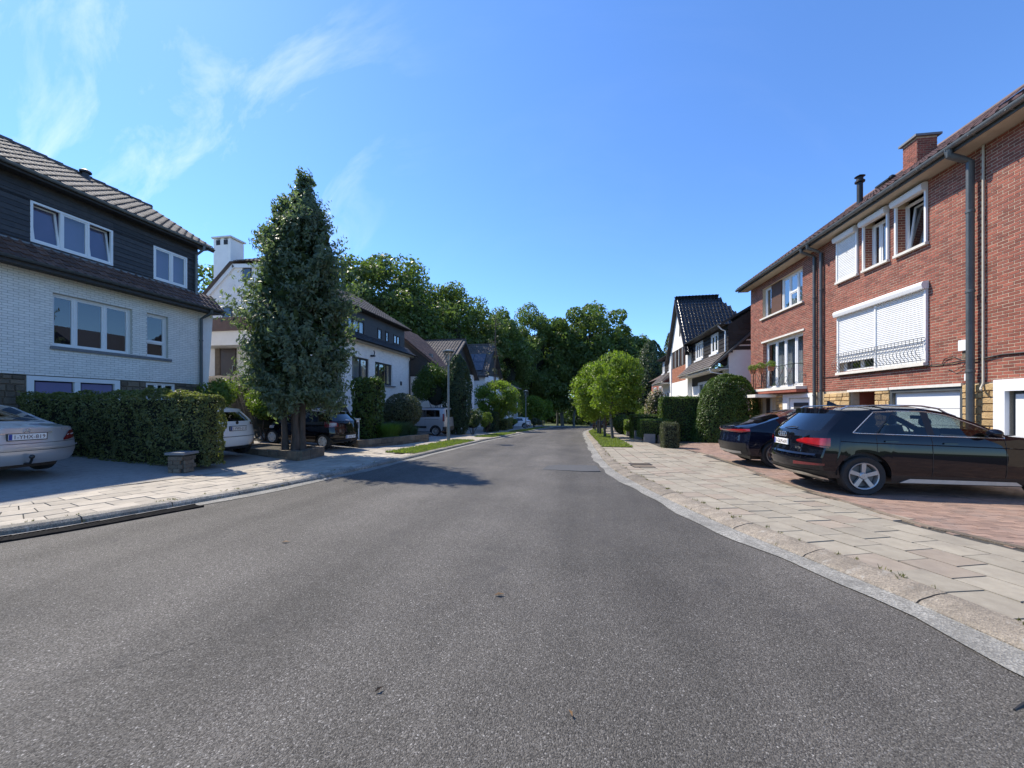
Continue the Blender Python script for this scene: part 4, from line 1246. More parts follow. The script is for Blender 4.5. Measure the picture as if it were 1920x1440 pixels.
# ------------------------------------------------------------------ second white house on the left, gable and chimney towards us
def left_house_2():
    X0, RZ = -13.5, R(90)
    t = thing('dormer_house', 'white house with tall white chimney behind the tall conifer', 'house', (X0, 0, 0), RZ)
    camL = to_local((X0, 0, 0), RZ, (0, 0, 1.5))
    x0, x1 = 18.0, 28.84
    lo = [(20.97, 22.85, 3.15, 4.55), (23.58, 25.93, 3.0, 4.52), (24.2, 27.6, -0.6, 1.75)]
    wall(t, 'wall', x0 + 0.26, x1, -0.6, 5.5, lo, M['white_brick'], 0.0, 0.28)
    bricks(t, x0 + 0.26, x1, 1.9, 5.45, lo[:2], M['white_brick'], 0.215, 0.072, 0.010, 0.004, near=0)
    window(t, 20.97, 22.85, 3.15, 4.55, (0.55,), 0.08, 0.07, frame='slate_clad', back='curtain', bd=0.4)
    window(t, 23.58, 25.93, 3.0, 4.52, (0.28, 0.72), 0.08, 0.07, frame='slate_clad', back='room', bd=0.5)
    MB().box(23.45, 26.3, -0.10, 0.06, 2.9, 2.985).build('sill', M['bluestone'], t)
    MB().box(27.2, 27.45, -0.03, 0.0, 3.1, 3.4).build('wall_box', M['slate_clad'], t)
    MB().box(23.0, 23.2, -0.25, -0.005, 4.75, 4.85).tube([(23.1, -0.2, 4.8), (23.1, -0.25, 5.0), (23.1, -0.2, 5.15)], 0.03, 6).build('wall_light', M['black_metal'], t)
    g = MB().box(24.2, 27.6, 0.10, 0.15, -0.6, 1.75).build('garage_door', M['slate_clad'], t)
    # eaves and skirt
    MB().box(x0 - .1, 29.2, -0.46, 0.0, 5.44, 5.48).build('soffit', M['soffit'], t)
    gutter(t, x0 - .1, 29.2, -0.52, 5.52, M['black_metal'], 0.07)
    sk = MB().add([(x0 - .1, -0.5, 5.52), (29.25, -0.5, 5.52), (28.2, 0.0, 6.0), (x0, 0.0, 6.0), (28.9, 0.3, 5.5)], [(0, 1, 2, 3), (1, 4, 2)]).build('skirt_roof', M['slate_clad'], t)
    tiles(sk, (x0, -0.51, 5.54), (1, 0, 0), (0, 0.5, 0.48), 10.6, 0.7, M['slate_clad'], 0.22, 0.2, roll=0.006)
    MB().box(x0, 28.0, -0.03, 0.0, 5.97, 6.03).build('flashing', M['zinc'], t)
    up = [(20.49, 22.3, 5.95, 6.85), (23.92, 24.48, 6.0, 6.82), (25.0, 25.46, 6.0, 6.82), (26.17, 27.18, 6.08, 6.82)]
    wall(t, 'dormer_wall', x0, 27.95, 5.98, 7.40, up, M['slate_clad'], 0.01, 0.2)
    for (a, b, c, d) in up:
        window(t, a, b, c, d, (0.3, 0.66) if b - a > 1.5 else (0.5,) if b - a > 0.9 else (), -0.02, 0.07, frame='dark_board', back='curtain', bd=0.2)
    MB().box(27.75, 27.95, 0.21, 2.6, 5.9, 7.6).build('dormer_cheek', M['slate_clad'], t)
    MB().box(x0 - .15, 28.2, -0.33, 0.02, 7.38, 7.42).build('upper_soffit', M['slate_clad'], t)
    gutter(t, x0 - .15, 28.2, -0.38, 7.45, M['black_metal'], 0.06)
    e = Vector((0, -0.38, 7.46)); tp = Vector((0, 3.6, 9.95)); V = (tp - e).normalized(); L = (tp - e).length
    # roof: front slope, half hip over the near gable, steeper back slope
    xa, xb = x0 - 0.25, 28.45
    ro = MB().add([(xa, e.y, e.z), (xb, e.y, e.z), (xb, tp.y, tp.z), (xa + 1.3, tp.y, tp.z), (xa, 2.35, 9.17), (xa, 5.2, 9.35), (xa, 8.6, 6.2), (xb, 8.6, 6.2), (xb, 3.6, 9.8), (xb, e.y, e.z - .1)],
                  [(0, 1, 2, 3, 4), (4, 3, 5), (5, 3, 2, 7, 6), (1, 9, 8, 2), (2, 8, 7)]).build('roof', M['tile_grey'], t)
    tiles(ro, (xa, e.y, e.z + 0.01), (1, 0, 0), V, xb - xa, L, M['tile_grey'], 0.26, 0.33, near=60, camp=camL, clip=lambda u, v: v < 3.2 or u > (v - 3.2) * 0.9)
    hv = (Vector((xa + 1.3, tp.y, tp.z)) - Vector((xa, 3.75, 9.26))).normalized()
    tiles(ro, (xa - 0.02, 5.2, 9.36), (0, -1, -0.06), hv, 2.85, 1.45, M['tile_grey'], 0.26, 0.30, clip=lambda u, v: 1.42 - abs(u - 1.5) > v * 0.9)
    # gable wall facing the camera
    gp = [(0.0, -0.6), (0.0, 7.3), (2.4, 9.1), (5.15, 9.25), (7.1, 7.45), (8.5, 6.1), (8.5, -0.6)]
    gw = MB().prism(gp, 'x', x0, x0 + 0.25).build('gable_wall', M['white_brick'], t)
    MB().prism([(a, b) for a, b in [(0.3, -0.6), (0.3, 5.3), (1.5, 7.3), (3.6, 9.6), (8.4, 6.0), (8.4, -0.6)]], 'x', 28.55, 28.83).build('far_gable_wall', M['white_brick'], t)
    for (p, q) in (((7.95, 6.78), (5.2, 9.27)), ((5.2, 9.27), (2.3, 9.09)), ((2.3, 9.09), (-0.35, 7.3))):
        dy, dz = q[0] - p[0], q[1] - p[1]; l = math.hypot(dy, dz); ny, nz = -dz / l, dy / l
        if nz > 0: ny, nz = -ny, -nz
        MB().prism([p, q, (q[0] + ny * 0.2, q[1] + nz * 0.2), (p[0] + ny * 0.2, p[1] + nz * 0.2)], 'x', x0 - 0.10, x0 - 0.004).build('bargeboard', M['pvc'], gw)
    for (y0, y1, za, zb) in ((4.05, 4.62, 8.35, 9.02), (5.25, 5.9, 6.15, 6.95)):
        w = MB().box(x0 - 0.02, x0 - 0.004, y0, y1, za, zb).build('window', M['slate_clad'], t)
        MB().box(x0 - 0.03, x0 - 0.022, y0 + 0.07, y1 - 0.07, za + 0.07, zb - 0.07).build('pane', M['pane_dark'], w)
    # chimney
    ch = MB().box(18.1, 18.95, 5.5, 6.6, 6.6, 10.75).build('chimney', M['white_wall'], t)
    MB().box(18.02, 19.03, 5.42, 6.68, 10.82, 10.90).build('chimney_cap', M['lintel'], ch)
    for (a, b) in ((5.56, 5.66), (5.95, 6.15), (6.44, 6.54)):
        MB().box(18.12, 18.93, a, b, 10.75, 10.82).build('cap_support', M['white_wall'], ch)
    for (a, b) in ((5.68, 5.93), (6.17, 6.42)):
        MB().box(18.085, 18.098, a, b, 10.45, 10.72).build('vent_opening', M['room'], ch)
    # porch with brown roof
    MB().box(17.0, 17.99, 3.0, 6.7, 4.68, 5.42).build('porch_header', M['white_wall'], t)
    MB().prism([(2.9, 5.42), (6.8, 5.42), (6.8, 5.5), (5.4, 6.1), (2.9, 6.1)], 'x', 16.9, 17.99).build('porch_roof', M['tile_brown'], t)
    MB().box(17.9, 17.99, 5.98, 6.3, 2.3, 4.68).box(17.85, 17.99, 3.0, 4.6, 2.3, 2.9).build('porch_stone', M['brown_stone'], t)
    d = MB().box(17.92, 17.985, 5.0, 5.98, 2.5, 4.66).build('front_door', M['door_brown'], t)
    MB().box(17.88, 17.92, 5.12, 5.17, 3.4, 3.7).build('door_handle', M['zinc'], d)
    downpipe(t, 28.7, -0.52, 5.46, -0.5, M['black_metal'], 0.05)
    rebase(t, x0)
M['pane_dark'] = surf('dark_pane', (0.05, 0.06, 0.08), (0.03, 0.04, 0.05), 2, 0.04, spec=1.0)
left_house_2()

# ------------------------------------------------------------------ further houses on the left
def gable_front(label, X0, y0, y1, ya, zeave, zeave2, zapex, depth, mat, zbase, wallm='white_wall', upm='dark_board', zup=None, solar=False, windows=(), far=()):
    """ridge at right angles to the street, gable towards the street; local x = along the street"""
    t = thing('gabled_house', label, 'house', (X0, 0, 0), R(90))
    zup = zup or zeave
    # gable wall in two tones
    def rk(x):
        return lerp(zeave, zapex, (x - y0) / (ya - y0)) if x < ya else lerp(zapex, zeave2, (x - ya) / (y1 - ya))
    MB().prism([(y0 + .15, zbase), (y0 + .15, min(zup, zeave)), (y1 - .15, min(zup, zeave2 + .3)), (y1 - .15, zbase)], 'y', 0.0, 0.25).build('wall', M[wallm], t)
    MB().prism([(y0 + .15, min(zup, zeave)), (ya, zapex - 0.12), (y1 - .15, min(zup, zeave2 + .3))], 'y', 0.01, 0.25).build('gable_boards', M[upm], t)
    n = 7
    for i in range(n):
        z = zup + (zapex - zup) * i / n
        a = y0 + (ya - y0) * max(0, (z + 0.2 - zeave) / (zapex - zeave)); b = ya + (y1 - ya) * min(1, (zapex - z - 0.2) / (zapex - zeave2))
        if b - a > 0.3:
            MB().box(a + 0.1, b - 0.1, -0.012, 0.008, z + 0.01, z + (zapex - zup) / n - 0.01).build('board', M[upm], t)
    MB().box(y0 + .15, y0 + .4, 0.26, depth, zbase, zeave).box(y1 - .4, y1 - .15, 0.26, depth, zbase, zeave2).box(y0 + .15, y1 - .15, depth, depth + .2, zbase, min(zeave, zeave2)).build('side_walls', M[wallm], t)
    th = 0.14
    ro = MB()
    ro.prism([(y0 - 0.25, zeave - 0.12), (ya, zapex + 0.02), (y1 + 0.25, zeave2 - 0.12), (y1 + 0.25, zeave2 - 0.28), (ya, zapex - 0.14), (y0 - 0.25, zeave - 0.28)], 'y', -0.45, depth + 0.3)
    r = ro.build('roof', M[mat], t)
    V = Vector((ya - y0 + .25, 0, zapex - zeave + .14)); 
    tiles(r, (y0 - 0.27, depth + 0.3, zeave - 0.09), (0, -1, 0), V, depth + 0.75, V.length, M[mat], 0.30, 0.36, roll=0.045)
    W = Vector((ya - y1 - .25, 0, zapex - zeave2 + .14))
    tiles(r, (y1 + 0.27, -0.45, zeave2 - 0.09), (0, 1, 0), W, depth + 0.75, W.length, M[mat], 0.30, 0.36, roll=0.045)
    MB().tube([(ya, -0.47, zapex + 0.05), (ya, depth + 0.3, zapex + 0.05)], 0.12, 8).build('ridge_tile', M[mat], r)
    for (p, q) in (((y0 - 0.25, zeave - 0.14), (ya, zapex)), ((y1 + 0.25, zeave2 - 0.14), (ya, zapex))):
        MB().prism([p, q, (q[0], q[1] - 0.26), (p[0], p[1] - 0.2)], 'y', -0.50, -0.455).build('bargeboard', M['dark_board'], r)
    for (a, b, c, d) in windows:
        window(t, a, b, c, d, (0.5,), -0.03, 0.06, frame='dark_board', back=None)
        MB().box(a, b, 0.045, 0.05, c, d).build('interior', M['pane_dark'], t)
    if solar:
        Vn = V.normalized(); a = math.atan2(Vn.z, Vn.x)
        for i in range(3):
            for j in range(2):
                o = Vector((y0 - 0.25, 0.35 + i * 1.55, zeave - 0.05)) + Vn * (0.85 + j * 1.55)
                p = MB().box(0, 1.5, 0, 1.5, 0.07, 0.11).build('solar_panel', M['solar'], r, loc=o); p.rotation_euler = (0, -a, 0)
    rebase(t, y0)
    return t

# house with its dark flank towards us
t = thing('slate_house', 'low house with brown roof and dark slate flank beyond the second white house', 'house', (-11.3, 0, 0), R(90))
fl = [(0.0, -1.2), (0.0, 4.45), (0.2, 4.75), (5.0, 8.5), (9.5, 4.8), (9.5, -1.2)]
MB().prism([(0.0, -1.2), (0.0, 4.0), (9.5, 4.0), (9.5, -1.2)], 'x', 30.0, 30.3).build('wall', M['white_wall'], t)
MB().prism([(-0.02, 4.0), (0.0, 4.45), (5.0, 8.4), (9.5, 4.7), (9.5, 4.0)], 'x', 29.97, 30.3).build('slate_flank', M['slate_clad'], t)
MB().box(30.31, 36.4, 0.0, 0.25, -1.2, 4.5).box(36.4, 36.7, 0.0, 9.5, -1.2, 4.5).build('front_wall', M['white_wall'], t)
r = MB().prism([(-0.45, 4.28), (5.0, 8.65), (9.9, 4.6), (9.9, 4.45), (5.0, 8.47), (-0.45, 4.12)], 'x', 29.75, 36.9).build('roof', M['tile_brown'], t)
V = Vector((0, 5.45, 4.37)); tiles(r, (29.75, -0.46, 4.31), (1, 0, 0), V, 7.1, V.length, M['tile_brown'], 0.28, 0.34)
MB().box(31.0, 31.3, 1.2, 1.5, 4.9, 6.0).build('roof_pipe', M['zinc'], r)
gutter(t, 29.75, 36.9, -0.5, 4.2, M['black_metal'], 0.06)
window(t, 31.5, 33.5, 1.3, 2.6, (0.5,), -0.02, 0.06, back='room', bd=0.01)
rebase(t, 30.0)

gable_front('white house with dark tiled roof and boarded gable behind the first lamp post', -12.0, 32.4, 42.6, 37.7, 4.75, 4.75, 8.25, 8.5, 'tile_grey', -1.6, zup=5.6, windows=((36.5, 38.5, 3.0, 4.3),))
gable_front('white gabled house with solar panels on its steep tiled roof', -11.5, 45.4, 54.0, 49.2, 5.3, 5.3, 9.6, 8.0, 'tile_grey', -2.2, zup=6.6, solar=True, windows=((50.2, 51.2, 4.9, 6.3), (46.5, 48.0, 1.0, 2.3)))
t = thing('low_house', 'low white house with shallow dark roof farthest down the left side', 'house', (-10.6, 55.2, 0), R(90))
MB().box(0, 9.6, 0, 6, -2.6, 4.5).build('wall', M['white_wall'], t)
rf = MB().add([(-0.2, -0.5, 4.55), (9.9, -0.5, 4.55), (9.9, 6.4, 4.55), (-0.2, 6.4, 4.55), (0.2, 3.0, 6.3), (7.5, 3.0, 6.3)], [(0, 1, 5, 4), (1, 2, 5), (2, 3, 4, 5), (3, 0, 4), (0, 3, 2, 1)]).build('roof', M['tile_grey'], t)
gutter(t, -0.2, 9.9, -0.55, 4.5, M['pvc'], 0.07)
for x in (1.2, 5.2):
    window(t, x, x + 2.6, 2.6, 4.0, (0.25, 0.5, 0.75), -0.08, 0.09, frame='dark_board', back='pane_dark', bd=0.055)

# ------------------------------------------------------------------ white gabled house on the right
def right_white():
    # local x runs towards the camera (world -Y): x = 38 - Y
    X0 = 8.4; Y1 = 38.0
    t = thing('gabled_house', 'white house with steep black tiled gable beside the brick terrace', 'house', (X0, Y1, 0), R(-90))
    L = lambda Y: Y1 - Y
    zb = -1.3
    xa, xm, xc = L(37.6), L(34.5), L(31.5)
    ze, zap = 6.15, 10.5
    # gable bay: white below, brick panel, louvred band, white top; stands 0.25 proud
    MB().box(xa, xa + 0.55, -0.3, 0, zb, ze).build('pier', M['white_wall'], t)
    MB().box(xc - 0.55, xc, -0.3, 0, zb, ze).build('pier', M['white_wall'], t)
    MB().box(xa + 0.55, xc - 0.55, -0.22, 0, zb, 3.6).build('bay_wall', M['white_wall'], t)
    MB().box(xa + 0.55, xc - 0.55, -0.20, 0, 3.6, 4.85).build('brick_panel', M['mortar'], t)
    m = MB()
    for i in range(17):
        for k in range(22):
            x = xa + 0.56 + k * 0.225 + (0.11 if i % 2 else 0)
            if x + 0.21 < xc - 0.55:
                m.box(x, x + 0.212, -0.212, -0.2, 3.61 + i * 0.073, 3.67 + i * 0.073, ('k',))
    stuff(m.build('bricks', M['brick_o'], t))
    MB().box(xa + 0.55, xc - 0.55, -0.16, 0, 4.85, 6.35).build('band_backing', M['dark_board'], t)
    n = 9
    for i in range(n):
        x = lerp(xa + 0.6, xc - 0.75, i / (n - 1))
        MB().box(x, x + 0.14, -0.24, -0.16, 4.9, 6.35).build('louvre_board', M['wood'] if i % 2 else M['grey_wall'], t)
    MB().prism([(xa + 0.02, ze), (xa + 0.55, ze), (xa + 0.55, 6.35), (xc - 0.55, 6.35), (xc - 0.55, ze), (xc - 0.02, ze), (xm, zap - 0.15)], 'y', -0.26, 0).build('gable_wall', M['white_wall'], t)
    w = MB().box(xm + 0.32, xm + 0.68, -0.275, -0.262, 7.35, 8.95).build('window', M['dark_board'], t)
    MB().box(xm + 0.38, xm + 0.62, -0.285, -0.277, 7.45, 8.88).build('pane', M['pane_dark'], w)
    # roof of the gable, running back, hipped behind
    dpt = 2.9
    ro = MB(); th = 0.16; of = -0.55
    p = [(xa - 0.4, of, ze - 0.55), (xm, of, zap), (xc + 0.4, of, ze - 0.55), (xc + 0.4, 6.0, ze - 0.55), (xm, dpt, zap), (xa - 0.4, 6.0, ze - 0.55), (xm, 7.2, ze - 0.5)]
    ro.add(p, [(0, 1, 4, 5), (1, 2, 3, 4), (4, 3, 6), (4, 6, 5)])
    r = ro.build('roof', M['tile_black'], t)
    V = Vector((xm - xc - 0.4, 0, zap - ze + 0.55)); Lv = V.length
    tiles(r, (xc + 0.42, of, ze - 0.52), (0, 1, 0), V, 6.6, Lv, M['tile_black'], 0.26, 0.35, roll=0.06, clip=lambda u, v: u < 6.55 - v / Lv * (6.0 - dpt) * 1.0)
    W = Vector((xm - xa + 0.4, 0, zap - ze + 0.55))
    tiles(r, (xa - 0.42, 6.0, ze - 0.52), (0, -1, 0), W, 6.5, W.length, M['tile_black'], 0.26, 0.35, roll=0.06, clip=lambda u, v: u > v / Lv * (6.0 - dpt))
    for (a, b) in ((p[0], p[1]), (p[2], p[1])):
        MB().add([(a[0], of - 0.03, a[2] + .04), (b[0], of - 0.03, b[2] + .06), (b[0], of - 0.03, b[2] - 0.25), (a[0], of - 0.03, a[2] - 0.2), (a[0], -0.27, a[2] + .02), (b[0], -0.27, b[2] + .02), (b[0], -0.27, b[2] - 0.25), (a[0], -0.27, a[2] - 0.2)], [(0, 1, 2, 3), (3, 2, 6, 7), (7, 6, 5, 4), (0, 4, 5, 1)]).build('bargeboard', M['dark_board'], r)
    # near wing (towards camera): dormer, skirt roof, white ground floor
    def wing(a, b, near):
        lo, hi = min(a, b), max(a, b)
        MB().box(lo, hi, 0.0, 0.25, zb, 3.9).build('wall', M['white_wall'], t)
        ops = [(a + 1.2, a + 2.9, 4.85, 6.1), (a + 4.6, a + 5.9, 4.85, 6.1)] if near else [(lo + 0.5, lo + 1.4, 4.85, 6.05), (hi - 1.5, hi - 0.6, 4.85, 6.05)]
        wall(t, 'dormer_wall', lo, hi, 4.6, 6.25, ops, M['dark_board'], 0.02, 0.2)
        for i in range(6):
            for (q0, q1, c, d) in cells(lo, hi, 4.78 + i * 0.24, 4.78 + i * 0.24 + 0.2, ops):
                if q1 - q0 > 0.05 and d - c > 0.03:
                    MB().box(q0, q1, -0.03, 0.018, c, d).build('cladding_board', M['dark_board'], t)
        for (q0, q1, c, d) in ops:
            window(t, q0, q1, c, d, (0.36, 0.68) if q1 - q0 > 1.5 else (0.5,), -0.05, 0.10, back='room', bd=0.12)
            MB().box(q0 - 0.08, q1 + 0.08, -0.16, -0.052, c - 0.12, c - 0.003).build('sill', M['pvc'], t)
        sk = MB().add([(lo, -0.95, 3.82), (hi, -0.95, 3.82), (hi, -0.02, 4.72), (lo, -0.02, 4.72), (lo, -0.9, 3.72), (hi, -0.9, 3.72), (hi, -0.02, 4.4), (lo, -0.02, 4.4)], [(0, 1, 2, 3), (0, 4, 5, 1), (1, 5, 6, 2), (0, 3, 7, 4), (4, 7, 6, 5)]).build('skirt_roof', M['tile_grey'], t)
        tiles(sk, (lo, -0.96, 3.85), (1, 0, 0), (0, 0.93, 0.90), hi - lo, 1.28, M['tile_grey'], 0.3, 0.26, roll=0.008)
        MB().box(lo, hi, -0.93, -0.02, 3.64, 3.70).build('soffit', M['lintel'], t)
        gutter(t, lo, hi, -1.0, 3.80, M['lintel'], 0.07)
        MB().box(lo, hi, -0.45, 0.0, 6.22, 6.27).build('upper_soffit', M['dark_board'], t)
        gutter(t, lo - 0.1, hi + 0.1, -0.5, 6.30, M['zinc_dark'], 0.07)
        rr = MB().add([(lo - 0.1, -0.45, 6.32), (hi + 0.1, -0.45, 6.32), (hi + 0.1, 2.6, 8.15), (lo - 0.1, 2.6, 8.15), (hi + 0.1, -0.42, 6.2), (hi + 0.1, 2.6, 8.0), (lo - .1, 7.5, 4.5), (hi + .1, 7.5, 4.5)], [(0, 1, 2, 3), (1, 4, 5, 2), (3, 2, 7, 6)]).build('dormer_roof', M['slate_clad'], t)
        return lo, hi
    lo, hi = wing(xc, L(24.0), True)
    wing(L(42.4), xa, False)
    # shed dormer cheek, flank wall, trim
    MB().prism([(0.03, 4.6), (0.03, 6.25), (2.6, 7.95), (2.6, 6.6)], 'x', hi - 0.22, hi - 0.005).build('dormer_cheek', M['dark_board'], t)
    for i in range(9):
        z = 4.75 + i * 0.3
        y0 = max(0.06, (z - 4.4) * 0.9 - 0.9); y1 = 2.6
        if z > 6.25: y0 = max(y0, (z - 6.25) * 1.5 + 0.1)
        if y1 - y0 > 0.2:
            MB().box(hi - 0.004, hi + 0.02, y0, y1, z, z + 0.22).build('cladding_board', M['dark_board'], t)
    MB().prism([(0.0, zb), (0.0, 4.55), (2.7, 6.95), (7.5, 4.6), (7.5, zb)], 'x', hi - 0.21, hi - 0.006).build('flank_wall', M['white_wall'], t)
    MB().prism([(-0.95, 3.72), (-0.95, 3.84), (2.7, 7.2), (2.7, 7.0)], 'x', hi - 0.01, hi + 0.16).build('verge_board', M['zinc_dark'], t)
    MB().tube([(hi - 0.25, -0.5, 6.25), (hi - 0.25, -0.3, 6.0), (hi - 0.25, -0.10, 5.9), (hi - 0.25, -0.10, 4.7)], 0.045, 8).build('downpipe', M['pvc'], t)
    MB().tube([(hi - 0.1, -1.0, 3.74), (hi - 0.1, -0.95, 3.5), (hi - 0.1, -0.12, 3.35), (hi - 0.1, -0.10, 2.0)], 0.04, 8).build('downpipe', M['pvc'], t)
    MB().tube([(L(42.3), -1.0, 3.74), (L(42.3), -0.9, 3.4), (L(42.0), -0.12, 2.6), (L(42.0), -0.10, 1.0)], 0.04, 8).build('downpipe', M['pvc'], t)
    window(t, L(29.6), L(26.0), 0.9, 3.2, (0.33, 0.66), -0.09, 0.10, back='curtain', bd=0.06)
    MB().box(L(31.2), L(25.0), -0.06, 0.0, 3.0, 3.62).build('fascia_band', M['dark_board'], t)
    window(t, L(41.2), L(38.8), 0.9, 3.0, (0.5,), -0.09, 0.10, back='curtain', bd=0.06)
    # balcony rail across the ground-floor windows
    rl = MB()
    for z in (2.15, 1.75):
        rl.tube([(L(37.6), -0.7, z), (L(25.0), -0.7, z)], 0.02, 6)
    ro2 = rl.build('balcony_rail', M['rail_grey'], t)
    for Y in np.arange(25.2, 37.5, 0.4):
        MB().tube([(L(Y), -0.7, 1.2), (L(Y), -0.7, 2.15)], 0.014, 5).build('baluster', M['rail_grey'], ro2)
    MB().box(L(37.6), L(24.6), -0.8, -0.31, 1.0, 1.2).build('balcony_slab', M['lintel'], t)
right_white()

# brick house end glimpsed far behind on the right
t = thing('brick_house', 'small red brick house glimpsed far behind the right hand trees', 'house', (9.0, 52.0, 0), R(-90))
MB().box(0, 7.5, 0, 6, -2, 4.6).build('wall', M['brick'], t)
MB().prism([(-0.4, 4.6), (3, 6.6), (6.4, 4.6), (3, 6.3)], 'x', -0.3, 7.8).build('roof', M['tile_brown'], t)
window(t, 2, 3.5, 2.4, 3.8, (0.5,), -0.06, 0.08, back='pane_dark', bd=0.04)
window(t, 5, 6.5, 2.4, 3.8, (0.5,), -0.06, 0.08, back='pane_dark', bd=0.04)

# ================================================================== CARS
M['tyre'] = surf('tyre_rubber', (0.012, 0.012, 0.013), (0.022, 0.022, 0.022), 30, 0.75, 0.2, 60)
M['rim_silver'] = surf('alloy_rim', (0.42, 0.42, 0.42), (0.36, 0.36, 0.36), 8, 0.35, metal=0.6)
M['rim_grey'] = surf('grey_rim', (0.24, 0.24, 0.245), (0.20, 0.20, 0.2), 8, 0.35, metal=0.6)
M['hubcap'] = surf('plastic_hubcap', (0.50, 0.50, 0.49), (0.42, 0.42, 0.41), 8, 0.45)
M['trim'] = surf('black_trim', (0.012, 0.012, 0.013), (0.02, 0.02, 0.02), 10, 0.35)
M['chrome'] = surf('brushed_aluminium', (0.62, 0.62, 0.62), (0.52, 0.52, 0.52), 12, 0.22, metal=0.85)
M['alu'] = surf('matt_aluminium', (0.48, 0.46, 0.43), (0.40, 0.385, 0.36), 12, 0.4, metal=0.5)
M['red_lens'] = surf('red_lens', (0.42, 0.012, 0.016), (0.30, 0.008, 0.012), 14, 0.12, coat=0.6)
M['dark_red_lens'] = surf('dark_red_lens', (0.16, 0.012, 0.016), (0.10, 0.008, 0.012), 14, 0.12, coat=0.6)
M['clear_lens'] = surf('clear_lens', (0.55, 0.52, 0.50), (0.42, 0.40, 0.40), 20, 0.1, coat=0.6)
M['plate'] = surf('plate_white', (0.78, 0.77, 0.74), (0.72, 0.71, 0.69), 8, 0.5)
M['plate_ink'] = surf('plate_dark_red', (0.055, 0.006, 0.012), (0.045, 0.005, 0.01), 8, 0.5)
M['plate_blue'] = surf('plate_blue', (0.02, 0.05, 0.28), (0.02, 0.045, 0.24), 8, 0.5)
M['seat'] = surf('dark_seat', (0.022, 0.022, 0.024), (0.035, 0.034, 0.034), 20, 0.8)
M['car_glass'] = glassmat('car_glass', (0.52, 0.60, 0.58), 1.5)
M['car_glass_dark'] = glassmat('privacy_glass', (0.10, 0.11, 0.125), 1.8)

def paint(name, c, rough=0.25, metal=0.0, spec=0.5):
    t = NT(name)
    col = t.mix(t.ramp(t.noise(3, 4), (0.4, 0.0), (0.7, 0.12)), c, tuple(min(1, x * 0.85 + 0.004) for x in c))
    t.set(Base_Color=col, Roughness=rough, Metallic=metal)
    t.p.inputs["Specular IOR Level"].default_value = spec
    t.p.inputs["Coat Weight"].default_value = 1.0; t.p.inputs["Coat Roughness"].default_value = 0.01
    return t.m
M['paint_black'] = paint('black_car_paint', (0.004, 0.0045, 0.008), 0.3, 0.0, 0.0)
M['paint_navy'] = paint('navy_car_paint', (0.005, 0.007, 0.018), 0.3, 0.0, 0.0)
M['paint_silver'] = paint('silver_car_paint', (0.46, 0.47, 0.48), 0.32, 0.45)
M['paint_white'] = paint('white_car_paint', (0.76, 0.77, 0.77), 0.3)
M['paint_grey'] = paint('grey_van_paint', (0.33, 0.33, 0.34), 0.32, 0.3)

FR = [1.0, 0.88, 0.62, 0.32, 0.0, -0.32, -0.62, -0.88, -1.0]
SIDE = [(0.0, 0.925), (0.12, 0.955), (0.3, 0.99), (0.55, 1.0), (0.8, 0.99), (0.93, 0.972), (1.0, 0.95)]

